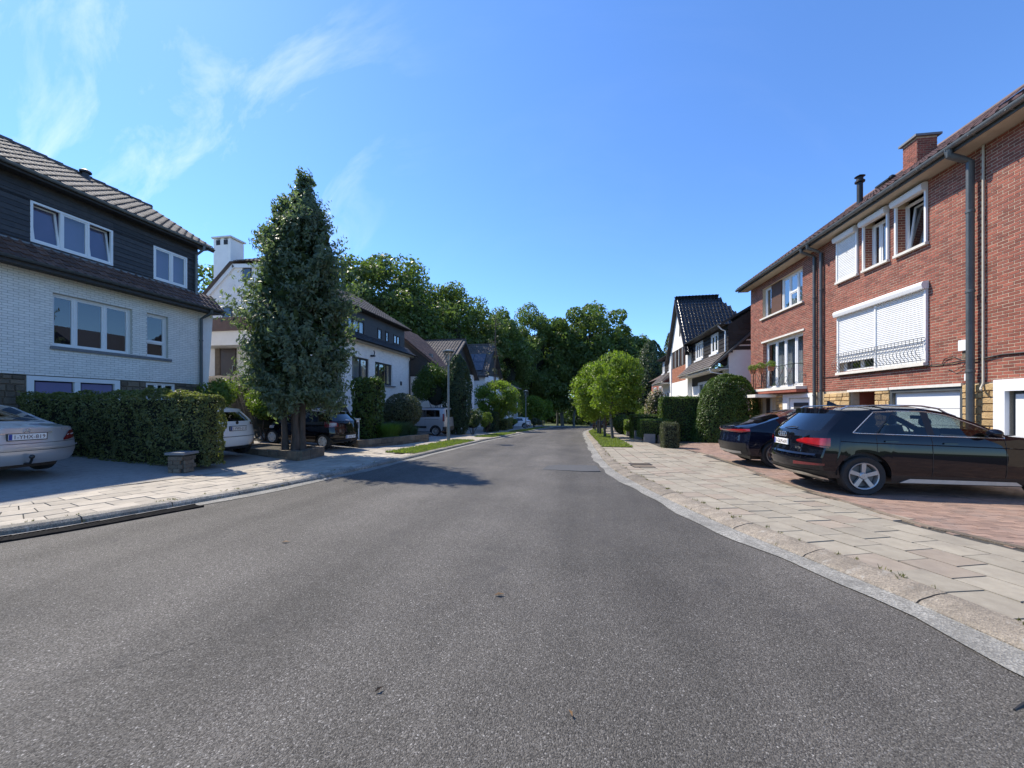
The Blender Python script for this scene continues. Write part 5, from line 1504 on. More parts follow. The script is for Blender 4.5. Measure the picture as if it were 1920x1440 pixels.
class Car:
    def __init__(s, c):
        s.c = c; s.cr, s.cf = c.get('cr', 0.3), c.get('cf', 0.45)
        s.L = c['L']
    def w(s, x): return poly(s.c['w'], x)
    def belt(s, x): return poly(s.c['belt'], x)
    def re(s, x): return max(poly(s.c['re'], x), s.belt(x) + 0.012)
    def zhi(s, x): return max(s.belt(x) + 0.008, s.re(x) - s.c.get('rail', 0.055))
    def top(s, x): return max(poly(s.c['top'], x), s.re(x) + 0.004)
    def zb(s, x):
        z = s.c['sill'] + 0.05 * sstep(0.9, 0.3, x) + 0.05 * sstep(s.L - 0.8, s.L - 0.3, x)
        for a in s.c['axles']:
            d = abs(x - a)
            if d < s.c['Ra']:
                z = max(z, s.c['R'] + math.sqrt(s.c['Ra'] ** 2 - d * d))
        return z
    def Y(s, x, z):
        b = s.belt(x); w = s.w(x)
        if z <= b:
            return w * poly(SIDE, (z - 0.2) / (b - 0.2))
        return w * 0.95 - s.c.get('tum', 0.36) * (z - b) - s.c.get('tum2', 0.10) * (z - b) ** 2
    def rows(s, x):
        zb, b, hi, re = s.zb(x), s.belt(x), s.zhi(x), s.re(x)
        return [lerp(zb, b, k) for k in (0, 0.14, 0.36, 0.6, 0.85, 1.0)] + [b + 0.005, hi, re]
    def shift(s, x, z):
        """raked ends: the rear and front profiles, and leaning pillars"""
        wr = sstep(s.cr + 0.75, s.cr, x); wf = sstep(s.L - s.cf - 0.7, s.L - s.cf, x)
        d = wr * poly(s.c['xr'], z) - wf * poly(s.c['xf'], z)
        for (x0, k, wd) in s.c.get('lean', ()):
            d += k * max(0, z - s.belt(x)) * max(0, 1 - abs(x - x0) / wd)
        return d
    def P(s, x, z): return (x + s.shift(x, z), s.Y(x, z), z)
    def skin(s, u, z, off=0.0):
        """u in [-1, 1] across the tail, beyond 1 on round the side"""
        x0 = s.cr
        if abs(u) <= 1:
            return (poly(s.c['xr'], z) + s.cr * abs(u) ** 3 - off, u * s.Y(x0, z) + off * u, z)
        sg = 1 if u > 0 else -1
        x = x0 + abs(u) - 1
        p = s.P(x, z); return (p[0] - off * 0.3, sg * (p[1] + off), z)
    def nose(s, u, z, off=0.0):
        x0 = s.L - s.cf
        if abs(u) <= 1:
            return (s.L - poly(s.c['xf'], z) - s.cf * abs(u) ** 2.4 + off, u * s.Y(x0, z) + off * u, z)
        sg = 1 if u > 0 else -1
        p = s.P(x0 - (abs(u) - 1), z); return (p[0] + off * .3, sg * (p[1] + off), z)
    def patch(s, fn, u0, u1, lo, hi, off=0.006, n=10, m=3):
        vs = []; fs = []
        for i in range(n + 1):
            u = lerp(u0, u1, i / n); t = i / n
            a, b = poly(lo, t), poly(hi, t)
            for k in range(m + 1):
                vs.append(fn(u, lerp(a, b, k / m), off))
        for i in range(n):
            for k in range(m):
                q = i * (m + 1) + k
                fs.append((q, q + 1, q + m + 2, q + m + 1))
        return MB().add(vs, fs)

def build_car(name, label, c, loc, rotz, paintm, group=None, pitch=0.0):
    t = thing(name, label, c.get('cat', 'car'), loc, rotz, group)
    if pitch:
        t.rotation_euler = (0, pitch, rotz)
    s = Car(c); L = s.L
    xs = set(np.round(np.linspace(s.cr, L - s.cf, 44), 4))
    for a in c['axles']:
        for th in np.linspace(0, math.pi, 17):
            xs.add(round(a + c['Ra'] * math.cos(th), 4))
        xs.add(round(a + c['Ra'] + 0.012, 4)); xs.add(round(a - c['Ra'] - 0.012, 4))
    for a, b in c['win']:
        xs |= {a, b}
    xs |= set(c['screen']) | set(c.get('backlight', ()))
    xs = sorted(x for x in xs if s.cr - 1e-6 <= x <= L - s.cf + 1e-6)
    out = {}
    def face(key, *p):
        mb = out.setdefault(key, MB()); mb.quad(*p)
    w0, w1 = c['win'][0][0], c['win'][-1][1]
    nf = len(FR) // 2
    for xa, xb in zip(xs, xs[1:]):
        xm = (xa + xb) / 2
        ra, rb = s.rows(xa), s.rows(xb)
        glass = any(a <= xm <= b for a, b in c['win'])
        for sg in (1, -1):
            for j in range(len(ra) - 1):
                key = 'body'
                if j == 6 and glass:
                    key = 'side_window%d%s' % ([i for i, (a, b) in enumerate(c['win']) if a <= xm <= b][0], 'LR'[sg < 0])
                elif j == 6 and w0 < xm < w1:
                    key = 'pillar_trim'
                elif c.get('clad') and ra[j + 1] < c['clad'] + 0.12 and j == 0:
                    key = 'cladding'
                p = [s.P(xa, ra[j]), s.P(xb, rb[j]), s.P(xb, rb[j + 1]), s.P(xa, ra[j + 1])]
                face(key, *[(q[0], q[1] * sg, q[2]) for q in p])
        # top
        def T(x, f):
            z = s.re(x); e = s.P(x, z); tz = lerp(s.top(x), z, abs(f) ** 2.2)
            bx = (s.cr * (abs(f) ** 3 - 1)) * sstep(s.cr + 0.5, s.cr, x) - (s.cf * (abs(f) ** 2.4 - 1)) * sstep(L - s.cf - 0.6, L - s.cf, x)
            return (e[0] + bx, f * e[1], tz)
        for k in range(len(FR) - 1):
            f0, f1 = FR[k], FR[k + 1]
            key = 'body'
            if c['screen'][0] <= xm <= c['screen'][1] and abs(f0 + f1) / 2 < 0.9:
                key = 'windscreen'
            elif c.get('backlight') and c['backlight'][0] <= xm <= c['backlight'][1] and abs(f0 + f1) / 2 < 0.9:
                key = 'rear_window'
            face(key, T(xa, f0), T(xb, f0), T(xb, f1), T(xa, f1))
    # tail and nose
    r0 = s.rows(s.cr)
    for j in range(len(r0) - 1):
        for k in range(len(FR) - 1):
            f0, f1 = FR[k], FR[k + 1]
            last = j == len(r0) - 2
            def Q(f, z, tp):
                p = s.skin(f, z)
                return (p[0], p[1], lerp(s.top(s.cr), z, abs(f) ** 2.2) if tp else z)
            key = 'rear_window' if (c.get('hatch') and j == 6 and abs(f0 + f1) / 2 < 0.9) else 'rear_bumper' if (c.get('clad') and j == 0) else 'body'
            face(key, Q(f0, r0[j], False), Q(f0, r0[j + 1], last), Q(f1, r0[j + 1], last), Q(f1, r0[j], False))
    r1 = s.rows(L - s.cf)
    for j in range(len(r1) - 1):
        for k in range(len(FR) - 1):
            f0, f1 = FR[k], FR[k + 1]; last = j == len(r1) - 2
            def Q(f, z, tp):
                p = s.nose(f, z)
                return (p[0], p[1], lerp(s.top(L - s.cf), z, abs(f) ** 2.2) if tp else z)
            face('body', Q(f0, r1[j], False), Q(f1, r1[j], False), Q(f1, r1[j + 1], last), Q(f0, r1[j + 1], last))
    for key, mb in out.items():
        mat = paintm if key == 'body' else M['trim'] if key in ('pillar_trim', 'cladding', 'rear_bumper') else M[c.get('gl', 'car_glass')]
        if key.startswith('side_window') and 'gls' in c:
            mat = M[c['gls'][int(key[11])]]
        if key == 'windscreen':
            mat = M['car_glass']
        nm = 'side_window' if key.startswith('side_window') else key
        o = link(nm, None, t) if False else None
        bm = bmesh.new(); me = mb.mesh(nm, mat)
        bm.from_mesh(me); bmesh.ops.remove_doubles(bm, verts=bm.verts, dist=0.0008); bmesh.ops.recalc_face_normals(bm, faces=bm.faces); bm.to_mesh(me); bm.free()
        me.shade_smooth(); me.set_sharp_from_angle(angle=R(c.get('sharp', 38)))
        link(nm, me, t)
    # underbody, cabin floor, seats
    W = c['w'][len(c['w']) // 2][1]
    MB().box(0.45, L - 0.6, -W * 0.74, W * 0.74, c['sill'] - 0.06, 0.62).build('underbody', M['trim'], t)
    MB().box(0.40, L - 0.62, -W * 0.90, W * 0.90, 0.62, min(0.78, s.belt(L * .5) - .12)).build('cabin_floor', M['seat'], t)
    for a in c['axles']:
        for sg in (1, -1):
            n = 14; pts = []
            mb = MB(); r = c['Ra'] - 0.004
            vs = []
            for i in range(n + 1):
                th = math.pi * i / n
                for y in (W * 0.62, s.Y(a, 0.6) - 0.015):
                    vs.append((a + r * math.cos(th), sg * y, c['R'] + r * math.sin(th)))
            mb.add(vs, [(2 * i, 2 * i + 1, 2 * i + 3, 2 * i + 2) for i in range(n)]); mb.build('wheel_arch', M['trim'], t)
    bh = s.belt(L * 0.5)
    for xx in c['seats']:
        for sg in (1, -1):
            st = MB(); y = sg * W * 0.42
            st.hexa([(xx, y - .24, .6), (xx + .14, y - .24, .6), (xx + .14, y + .24, .6), (xx, y + .24, .6), (xx - .14, y - .2, bh + .14), (xx - .04, y - .2, bh + .14), (xx - .04, y + .2, bh + .14), (xx - .14, y + .2, bh + .14)])
            st.blob((xx - 0.10, y, bh + 0.24), 0.055, 0.13, 0.095, 10, 6)
            st.build('seat', M['seat'], t, smooth=40)
    xd = c['screen'][0] + 0.25
    MB().box(xd, xd + 0.5, -W * .84, W * .84, 0.62, bh - 0.02).build('dashboard', M['seat'], t)
    MB().tube([(xd - 0.12, W * 0.42 + 0.18 * math.cos(a), bh - 0.02 + 0.17 * math.sin(a)) for a in np.linspace(0, 6.2832, 17)], 0.014, 6, False).build('steering_wheel', M['trim'], t)
    xm = c['screen'][0] + 0.06
    MB().box(xm, xm + 0.03, -0.12, 0.12, s.re(xm) - 0.10, s.re(xm) - 0.03).build('rear_view_mirror', M['trim'], t)
    # wheels
    kind = c.get('rim', 'five'); Rt = c['R']; rr = c.get('rr', Rt * 0.66); tw = c.get('tw', 0.22)
    prof = [(rr, 0.0), (rr + 0.012, 0.02), (Rt - 0.03, 0.0), (Rt - 0.006, 0.025), (Rt, 0.05), (Rt, tw - 0.05), (Rt - 0.006, tw - 0.025), (Rt - 0.03, tw), (rr, tw)]
    tme = MB().lathe(prof, 36, axis='y').mesh('wheel', M['tyre'], 40)
    rm = MB()
    rm.lathe([(rr + 0.006, 0.012), (rr - 0.004, -0.002), (rr - 0.022, 0.006), (rr - 0.03, 0.05), (rr - 0.035, tw - 0.02)], 36, axis='y')
    ns = {'five': 5, 'ten': 10, 'cap': 5, 'multi': 12}[kind]
    rmat = M[c.get('rimmat', 'rim_silver')]
    if kind == 'cap':
        rm.lathe([(0.01, 0.0), (rr * 0.55, 0.0), (rr * 0.62, 0.008), (rr * 0.63, 0.02)], 30, axis='y'); rm.lathe([(rr * 0.86, 0.012), (rr * 0.87, 0.002), (rr, 0.0)], 30, axis='y')
    else:
        rm.lathe([(0.005, -0.004), (0.05, -0.004), (0.062, 0.006), (0.075, 0.03)], 20, axis='y')
    for i in range(ns):
        a = 2 * math.pi * i / ns + 0.3
        def sp(r, o, y):
            return (r * math.cos(a) - o * math.sin(a), y, r * math.sin(a) + o * math.cos(a))
        wi, wo = {'five': (0.030, 0.036), 'ten': (0.012, 0.016), 'cap': (rr * 0.30, rr * 0.36), 'multi': (0.010, 0.012)}[kind]
        r0_, r1_ = (rr * 0.5, rr * 0.95) if kind == 'cap' else (0.04, rr - 0.012)
        y0_ = 0.004
        rm.hexa([sp(r0_, -wi, y0_ + 0.012), sp(r0_, wi, y0_ + 0.012), sp(r0_, wi, y0_ + .05), sp(r0_, -wi, y0_ + .05), sp(r1_, -wo, y0_), sp(r1_, wo, y0_), sp(r1_, wo, y0_ + .04), sp(r1_, -wo, y0_ + .04)])
    rme = rm.mesh('rim', rmat, 35)
    dme = MB().lathe([(0.02, 0.07), (rr - 0.05, 0.07), (rr - 0.05, 0.1)], 24, axis='y').lathe([(0.01, 0.12), (rr - 0.01, 0.12)], 24, axis='y').mesh('brake_disc', M['trim'] if kind == 'cap' else M['zinc_dark'], 30)
    for a in c['axles']:
        for sg in (1, -1):
            wo = link('wheel', tme, t, (a, sg * (s.Y(a, Rt + .3) - 0.012), Rt), 0 if sg < 0 else math.pi)
            link('rim', rme, wo); link('brake_disc', dme, wo)
    # plates, lamps, mirrors, handles
    if c.get('plate'):
        tx, z = c['plate']; x = s.skin(0, z)[0] - 0.018; hw, hh = 0.26, 0.057
        if c.get('plate_frame'):
            MB().box(x - 0.004, x + 0.03, -hw - 0.015, hw + 0.015, z - hh - 0.015, z + hh + 0.012).build('plate_frame', M['trim'], t)
        pl = MB().box(x - 0.010, x + 0.01, -hw, hw, z - hh, z + hh).build('number_plate', M['plate'], t)
        MB().box(x - 0.0118, x - 0.0102, hw - 0.05, hw - 0.004, z - hh + 0.004, z + hh - 0.004).build('country_band', M['plate_blue'], pl)
        q = txt(pl, tx, 0.105, (x - 0.0125, -0.022, z - 0.038), (R(90), 0, R(-90)), M['plate_ink'], 'lettering', 0.42)
    for nm, u0, u1, lo, hi, mt in c['lamps']:
        for sg in (1, -1):
            s.patch(s.skin, sg * u0, sg * u1, lo, hi, 0.007, 14, 3).build(nm, M[mt], t, smooth=60)
    s.patch(s.nose, 0.55, 1.25, [(0, s.belt(L) - 0.05), (1, s.belt(L) - 0.02)], [(0, s.belt(L) + 0.04), (1, s.belt(L) + 0.09)], 0.006).build('headlight', M['clear_lens'], t, smooth=60)
    s.patch(s.nose, -0.55, -1.25, [(0, s.belt(L) - 0.05), (1, s.belt(L) - 0.02)], [(0, s.belt(L) + 0.04), (1, s.belt(L) + 0.09)], 0.006).build('headlight', M['clear_lens'], t, smooth=60)
    xmir = c.get('mirror', c['screen'][1] - 0.32)
    for sg in (1, -1):
        y = s.Y(xmir, s.belt(xmir))
        MB().blob((xmir, sg * (y + 0.12), s.belt(xmir) + 0.09), 0.085, 0.115, 0.075, 12, 8).tube([(xmir, sg * (y - 0.02), s.belt(xmir) + 0.02), (xmir, sg * (y + 0.08), s.belt(xmir) + 0.05)], 0.022, 6).build('wing_mirror', paintm if c.get('mirror_paint', True) else M['trim'], t, smooth=50)
    for (a, b) in c['win'][-2:]:
        xh = a + 0.20 if b - a > 0.4 else a + 0.1
        for sg in (1, -1):
            z = s.belt(xh) - 0.12; y = s.Y(xh, z)
            MB().hexa([(xh - .1, sg * (y - .003), z - .014), (xh + .1, sg * (y - .003), z - .014), (xh + .1, sg * (y + .022), z - .01), (xh - .1, sg * (y + .022), z - .01), (xh - .1, sg * (y - .003), z + .016), (xh + .1, sg * (y - .003), z + .016), (xh + .1, sg * (y + .02), z + .012), (xh - .1, sg * (y + .02), z + .012)]).build('door_handle', paintm, t)
    # door gaps: dark narrow strips standing on the skin
    for xg in c.get('gaps', ()):
        for sg in (1, -1):
            vs = []
            zs = np.linspace(s.zb(xg) + 0.05, s.belt(xg) - 0.01, 9)
            for z in zs:
                p = s.P(xg, float(z)); vs += [(p[0] - 0.004, sg * (p[1] + 0.0015), p[2]), (p[0] + 0.004, sg * (p[1] + 0.0015), p[2])]
            MB().add(vs, [(2 * i, 2 * i + 1, 2 * i + 3, 2 * i + 2) for i in range(8)]).build('door_gap', M['cable'], t)
    if c.get('chrome'):
        for sg in (1, -1):
            loop = []
            for x in np.linspace(w0 - 0.02, w1 + 0.02, 26):
                p = s.P(x, s.belt(x) + 0.004); loop.append((p[0], sg * (p[1] + 0.004), p[2]))
            for x in np.linspace(w1 + 0.02, w0 - 0.02, 26):
                p = s.P(x, s.zhi(x) + 0.006); loop.append((p[0], sg * (p[1] + 0.004), p[2]))
            loop.append(loop[0])
            MB().tube(loop, 0.0085, 6, False).build('window_trim', M['chrome'], t, smooth=60)
    if c.get('extra'):
        c['extra'](t, s)
    return t

def rings(par, x, z, r, n, mat, gap=1.45):
    for i in range(n):
        y = (i - (n - 1) / 2) * r * gap
        MB().tube([(x, y + r * math.cos(a), z + r * math.sin(a)) for a in np.linspace(0, 6.2832, 25)], r * 0.14, 6, False).build('badge_ring', mat, par)

# --- black SUV, rear three-quarter view
def suv_extra(t, s):
    s.patch(s.skin, -1.22, 1.22, [(0, 0.30), (1, 0.30)], [(0, 0.40), (0.12, 0.42), (0.88, 0.42), (1, 0.40)], 0.004, 24, 2).build('lower_bumper', M['trim'], t, smooth=60)
    s.patch(s.skin, -0.98, 0.98, [(0, 0.26), (0.15, 0.30), (0.85, 0.30), (1, 0.26)], [(0, 0.29), (0.15, 0.365), (0.85, 0.365), (1, 0.29)], 0.03, 24, 2).build('skid_plate', M['chrome'], t, smooth=60)
    s.patch(s.skin, -0.9, 0.9, [(0, 0.70), (1, 0.70)], [(0, 0.735), (1, 0.735)], 0.012, 24, 1).build('bumper_ledge', M['paint_navy'], t, smooth=60)
    for sg in (1, -1):
        s.patch(s.skin, sg * 0.52, sg * 1.04, [(0, 0.50), (1, 0.53)], [(0, 0.565), (1, 0.565)], 0.012, 10, 1).build('rear_reflector', M['dark_red_lens'], t, smooth=60)
        vs = [(1.52, 0.25), (3.30, 0.25), (3.24, 0.345), (1.68, 0.345)]
        y = s.Y(2.4, 0.3) + 0.012
        MB().hexa([(1.52, sg * (y - .04), .25), (3.30, sg * (y - .04), .25), (3.30, sg * y, .26), (1.52, sg * y, .26), (1.68, sg * (y - .04), .335), (3.22, sg * (y - .04), .325), (3.22, sg * y, .32), (1.68, sg * y, .33)]).build('sill_strip', M['alu'], t)
        pts = [(x, sg * (s.Y(x, s.re(x)) - 0.035), s.re(x) + 0.055 + (0.0 if 0.8 < x < 2.35 else -0.05)) for x in np.linspace(0.72, 2.5, 16)]
        MB().tube(pts, 0.016, 6).build('roof_rail', M['chrome'], t, smooth=60)
        # character line
        pts = [(lambda p: (p[0], sg * (p[1] + 0.003), p[2]))(s.P(x, s.belt(x) - 0.16)) for x in np.linspace(0.55, 4.0, 30)]
        MB().tube(pts, 0.008, 5).build('shoulder_crease', t_paint, t, smooth=60)
    p = s.skin(0, 1.17)
    MB().tube([(p[0] - 0.02, 0.0, 1.175), (p[0] + 0.01, -0.25, 1.215), (p[0] + 0.0, -0.42, 1.20)], 0.012, 6).build('rear_wiper', M['trim'], t)
    rings(t, s.skin(0, 1.05)[0] - 0.008, 1.05, 0.047, 4, M['chrome'])
    txt(t, '35 TDI', 0.055, (s.skin(-0.55, 0.80)[0] - 0.006, -0.50, 0.80), (R(90), 0, R(-84)), M['chrome'], 'model_badge')
    MB().hexa([(0.9, -.03, 1.63), (1.08, -.03, 1.63), (1.08, .03, 1.63), (.9, .03, 1.63), (.9, -.008, 1.72), (.96, -.008, 1.70), (.96, .008, 1.70), (.9, .008, 1.72)]).build('antenna_fin', t_paint, t)
t_paint = M['paint_black']
Q5 = dict(cat='car', L=4.66, sill=0.27, R=0.36, Ra=0.43, rr=0.242, axles=(0.96, 3.78), hatch=True, cr=0.30, cf=0.5,
    w=[(0, .80), (.3, .905), (.8, .945), (2.3, .945), (3.6, .945), (4.1, .91), (4.66, .70)],
    belt=[(.3, 1.15), (.9, 1.12), (1.6, 1.10), (2.8, 1.065), (3.2, 1.05), (4.1, .97), (4.66, .78)],
    re=[(.3, 1.525), (.8, 1.55), (1.4, 1.575), (2.0, 1.565), (2.35, 1.495), (2.75, 1.31), (3.12, 1.10), (3.35, 1.075), (4.1, .99), (4.66, .80)],
    top=[(.3, 1.58), (.9, 1.62), (1.5, 1.64), (2.0, 1.63), (2.35, 1.575), (2.75, 1.40), (3.2, 1.15), (3.45, 1.12), (4.1, 1.03), (4.66, .84)],
    xr=[(.25, .20), (.36, .08), (.5, .01), (.62, .0), (.72, .02), (.76, .06), (.95, .075), (1.06, .085), (1.12, .11), (1.2, .18), (1.5, .50), (1.56, .44), (1.7, .44)],
    xf=[(.25, .15), (.45, .04), (.6, 0), (.8, .05), (1.0, .2)],
    win=[(.78, 1.14), (1.18, 1.95), (2.06, 3.04)], lean=[(.78, .8, .45), (1.14, .45, .25), (1.18, .45, .25)], screen=(2.36, 3.14), seats=(1.5, 2.38), chrome=True, gaps=(1.16, 2.0, 3.06), clad=0.40,
    gls=('car_glass_dark', 'car_glass', 'car_glass'), gl='car_glass_dark', plate=('1-GLM-691', 0.905), rim='five', rimmat='rim_silver',
    lamps=[('tail_light', 0.50, 1.07, [(0, .945), (.45, .91), (1, .88)], [(0, .965), (.3, 1.015), (1, 1.03)], 'red_lens'), ('lamp_band', 0.52, 1.05, [(0, .925), (.4, .895), (.7, .865), (1, .845)], [(0, .94), (.45, .905), (1, .873)], 'dark_red_lens')], extra=suv_extra)
build_car('suv', 'shiny black SUV with roof rails parked nose to the brick terrace', Q5, (4.03, 8.80, zroad(8.8)), R(0), M['paint_black'])

# --- navy coupe SUV behind it with full-width light bar
def coupe_extra(t, s):
    s.patch(s.skin, -1.02, 1.02, [(0, 0.985), (0.12, 0.945), (0.5, 0.965), (0.88, 0.945), (1, 0.985)], [(0, 1.05), (0.14, 1.035), (0.5, 1.0), (0.86, 1.035), (1, 1.05)], 0.010, 30, 2).build('light_bar', M['red_lens'], t, smooth=60)
    s.patch(s.skin, -0.95, 0.95, [(0, 0.40), (1, 0.40)], [(0, 0.66), (1, 0.66)], 0.004, 24, 2).build('lower_bumper', M['trim'], t, smooth=60)
    s.patch(s.skin, -0.8, 0.8, [(0, 0.36), (1, 0.36)], [(0, 0.43), (1, 0.43)], 0.015, 24, 2).build('skid_plate', M['alu'], t, smooth=60)
    for sg in (1, -1):
        s.patch(s.skin, sg * 0.55, sg * 0.95, [(0, 0.80), (1, 0.82)], [(0, 0.84), (1, 0.90)], 0.008, 8, 1).build('lamp_recess', M['clear_lens'], t, smooth=60)
        pts = [(x, sg * (s.Y(x, s.re(x)) - 0.03), s.re(x) + 0.03) for x in np.linspace(1.5, 2.7, 14)]
        MB().tube(pts, 0.014, 6).build('roof_rail', M['trim'], t, smooth=60)
    rings(t, s.skin(0, 0.90)[0] - 0.008, 0.90, 0.047, 4, M['trim'])
t_paint = M['paint_navy']
Q8 = dict(L=4.9, sill=0.27, R=0.37, Ra=0.44, rr=0.265, axles=(1.02, 3.95), cr=0.32, cf=0.5,
    w=[(0, .80), (.3, .91), (.8, .965), (2.3, .965), (3.8, .965), (4.3, .92), (4.9, .70)],
    belt=[(.3, 1.06), (.9, 1.03), (3.0, .985), (3.7, .965), (4.4, .91), (4.9, .74)],
    re=[(.32, 1.085), (.7, 1.21), (1.2, 1.40), (1.7, 1.51), (2.2, 1.545), (2.7, 1.47), (3.2, 1.26), (3.6, 1.05), (3.8, 1.01), (4.4, .93), (4.9, .76)],
    top=[(.32, 1.10), (.55, 1.17), (1.2, 1.46), (1.7, 1.58), (2.2, 1.615), (2.7, 1.55), (3.2, 1.33), (3.65, 1.10), (3.9, 1.06), (4.4, .97), (4.9, .80)],
    xr=[(.25, .20), (.36, .08), (.5, .02), (.62, .0), (.75, .02), (.8, .08), (.93, .09), (1.0, .03), (1.05, .04), (1.2, .06)],
    xf=[(.25, .15), (.45, .04), (.6, 0), (.8, .05), (1.0, .2)],
    win=[(1.25, 1.60), (1.64, 2.4), (2.5, 3.5)], lean=[(1.25, .4, .6)], screen=(2.72, 3.6), backlight=(0.62, 1.36), seats=(1.95, 2.8), chrome=True, gaps=(1.4, 2.45, 3.5), rail=0.045,
    gl='car_glass_dark', rim='five', rimmat='rim_grey', lamps=[], extra=coupe_extra)
build_car('coupe_suv', 'dark navy coupe SUV with a full-width red rear light bar', Q8, (4.12, 12.25, zroad(12.2)), R(1), M['paint_navy'])

# --- silver saloon at the left edge
def saloon_extra(t, s):
    x = s.skin(0, 0.86)[0]
    MB().tube([(x - 0.006, 0.045 * math.cos(a), 0.935 + 0.045 * math.sin(a)) for a in np.linspace(0, 6.2832, 25)], 0.005, 6, False).build('badge_ring', M['chrome'], t)
    for k in range(3):
        a = math.pi / 2 + k * 2.0944
        MB().tube([(x - 0.006, 0, 0.935), (x - 0.006, 0.043 * math.cos(a), 0.935 + 0.043 * math.sin(a))], [0.006, 0.002], 5).build('badge_arm', M['chrome'], t)
    s.patch(s.skin, -0.44, 0.44, [(0, 0.885), (1, 0.885)], [(0, 0.905), (1, 0.905)], 0.012, 16, 1).build('chrome_strip', M['chrome'], t, smooth=60)
    s.patch(s.skin, -0.36, 0.36, [(0, .80), (.1, .755), (.9, .755), (1, .80)], [(0, .88), (1, .88)], 0.003, 16, 2).build('plate_recess', M['alu'], t, smooth=60)
    for z in (0.695, 0.56):
        s.patch(s.skin, -1.15, 1.15, [(0, z), (1, z)], [(0, z + 0.008), (1, z + 0.008)], 0.003, 26, 1).build('bumper_line', M['cable'], t, smooth=60)
    s.patch(s.skin, -1.0, 1.0, [(0, 0.60), (1, 0.60)], [(0, 0.625), (1, 0.625)], 0.016, 26, 1).build('bumper_moulding', M['paint_silver'], t, smooth=60)
    MB().tube([(0.15, 0.0, 0.30), (-0.04, 0, 0.32), (-0.08, 0, 0.40)], 0.02, 8).blob((-0.08, 0, 0.45), 0.04, 0.04, 0.045).build('tow_ball', M['trim'], t, smooth=50)
    txt(t, 'C 220', 0.05, (s.skin(-0.72, 0.93)[0] - 0.006, -0.60, 0.93), (R(90), 0, R(-82)), M['chrome'], 'model_badge')
W204 = dict(L=4.58, sill=0.24, R=0.32, Ra=0.37, axles=(1.05, 3.81), cr=0.26, cf=0.45,
    w=[(0, .78), (.3, .855), (.8, .885), (2.3, .885), (3.6, .885), (4.1, .85), (4.58, .66)],
    belt=[(.26, .955), (.9, .95), (3.5, .89), (4.2, .80), (4.58, .66)],
    re=[(.26, .975), (.75, 1.0), (1.1, 1.075), (1.75, 1.30), (2.1, 1.345), (2.7, 1.345), (3.05, 1.26), (3.65, .97), (3.8, .93), (4.3, .82), (4.58, .69)],
    top=[(.26, 1.0), (.7, 1.045), (.85, 1.06), (1.1, 1.14), (1.75, 1.39), (2.1, 1.44), (2.7, 1.44), (3.05, 1.36), (3.7, 1.02), (3.9, .97), (4.3, .87), (4.58, .72)],
    xr=[(.25, .14), (.36, .05), (.5, .0), (.62, .0), (.70, .035), (.8, .06), (.88, .07), (.97, .08), (1.0, .12)],
    xf=[(.25, .15), (.45, .04), (.6, 0), (.75, .05), (.9, .2)],
    win=[(1.25, 2.05), (2.13, 3.5)], screen=(3.0, 3.72), backlight=(0.88, 1.72), seats=(1.7, 2.6), chrome=True, gaps=(1.5, 2.1, 3.4), rail=0.045,
    gl='car_glass_dark', plate=('1-YHX-819', 0.83), rim='ten',
    lamps=[('tail_light', 0.66, 1.22, [(0, .715), (.4, .735), (1, .80)], [(0, .745), (.35, .90), (1, .925)], 'dark_red_lens'), ('lamp_band', 0.78, 1.18, [(0, .805), (1, .835)], [(0, .828), (1, .855)], 'clear_lens')], extra=saloon_extra, plate_frame=True)
build_car('saloon_car', 'silver saloon car parked in the shade at the left edge', W204, (-10.45, 5.62, 0.09), R(180), M['paint_silver'], pitch=R(-3.0))

# --- white hatchback beyond the hedge
def hatch_extra(t, s):
    s.patch(s.skin, -0.85, 0.85, [(0, .62), (1, .62)], [(0, .64), (1, .64)], 0.004, 16, 1).build('bumper_line', M['zinc'], t, smooth=60)
    for sg in (1, -1):
        s.patch(s.skin, sg * 0.72, sg * 1.15, [(0, .34), (1, .40)], [(0, .42), (1, .50)], 0.006, 8, 1).build('rear_reflector', M['dark_red_lens'], t, smooth=60)
    x = s.skin(0, 1.0)[0]
    MB().lathe([(0.001, -0.008), (0.045, -0.008), (0.05, 0.0)], 16, (x, 0, 1.02), 'x').build('badge', M['trim'], t)
    p = s.skin(0, 1.10)
    MB().tube([(p[0] - 0.02, 0, 1.11), (p[0] + 0.0, 0.3, 1.13)], 0.012, 6).build('rear_wiper', M['trim'], t)
    s.patch(s.skin, -0.7, 0.7, [(0, .24), (1, .24)], [(0, .34), (1, .34)], 0.004, 16, 1).build('lower_bumper', M['trim'], t, smooth=60)
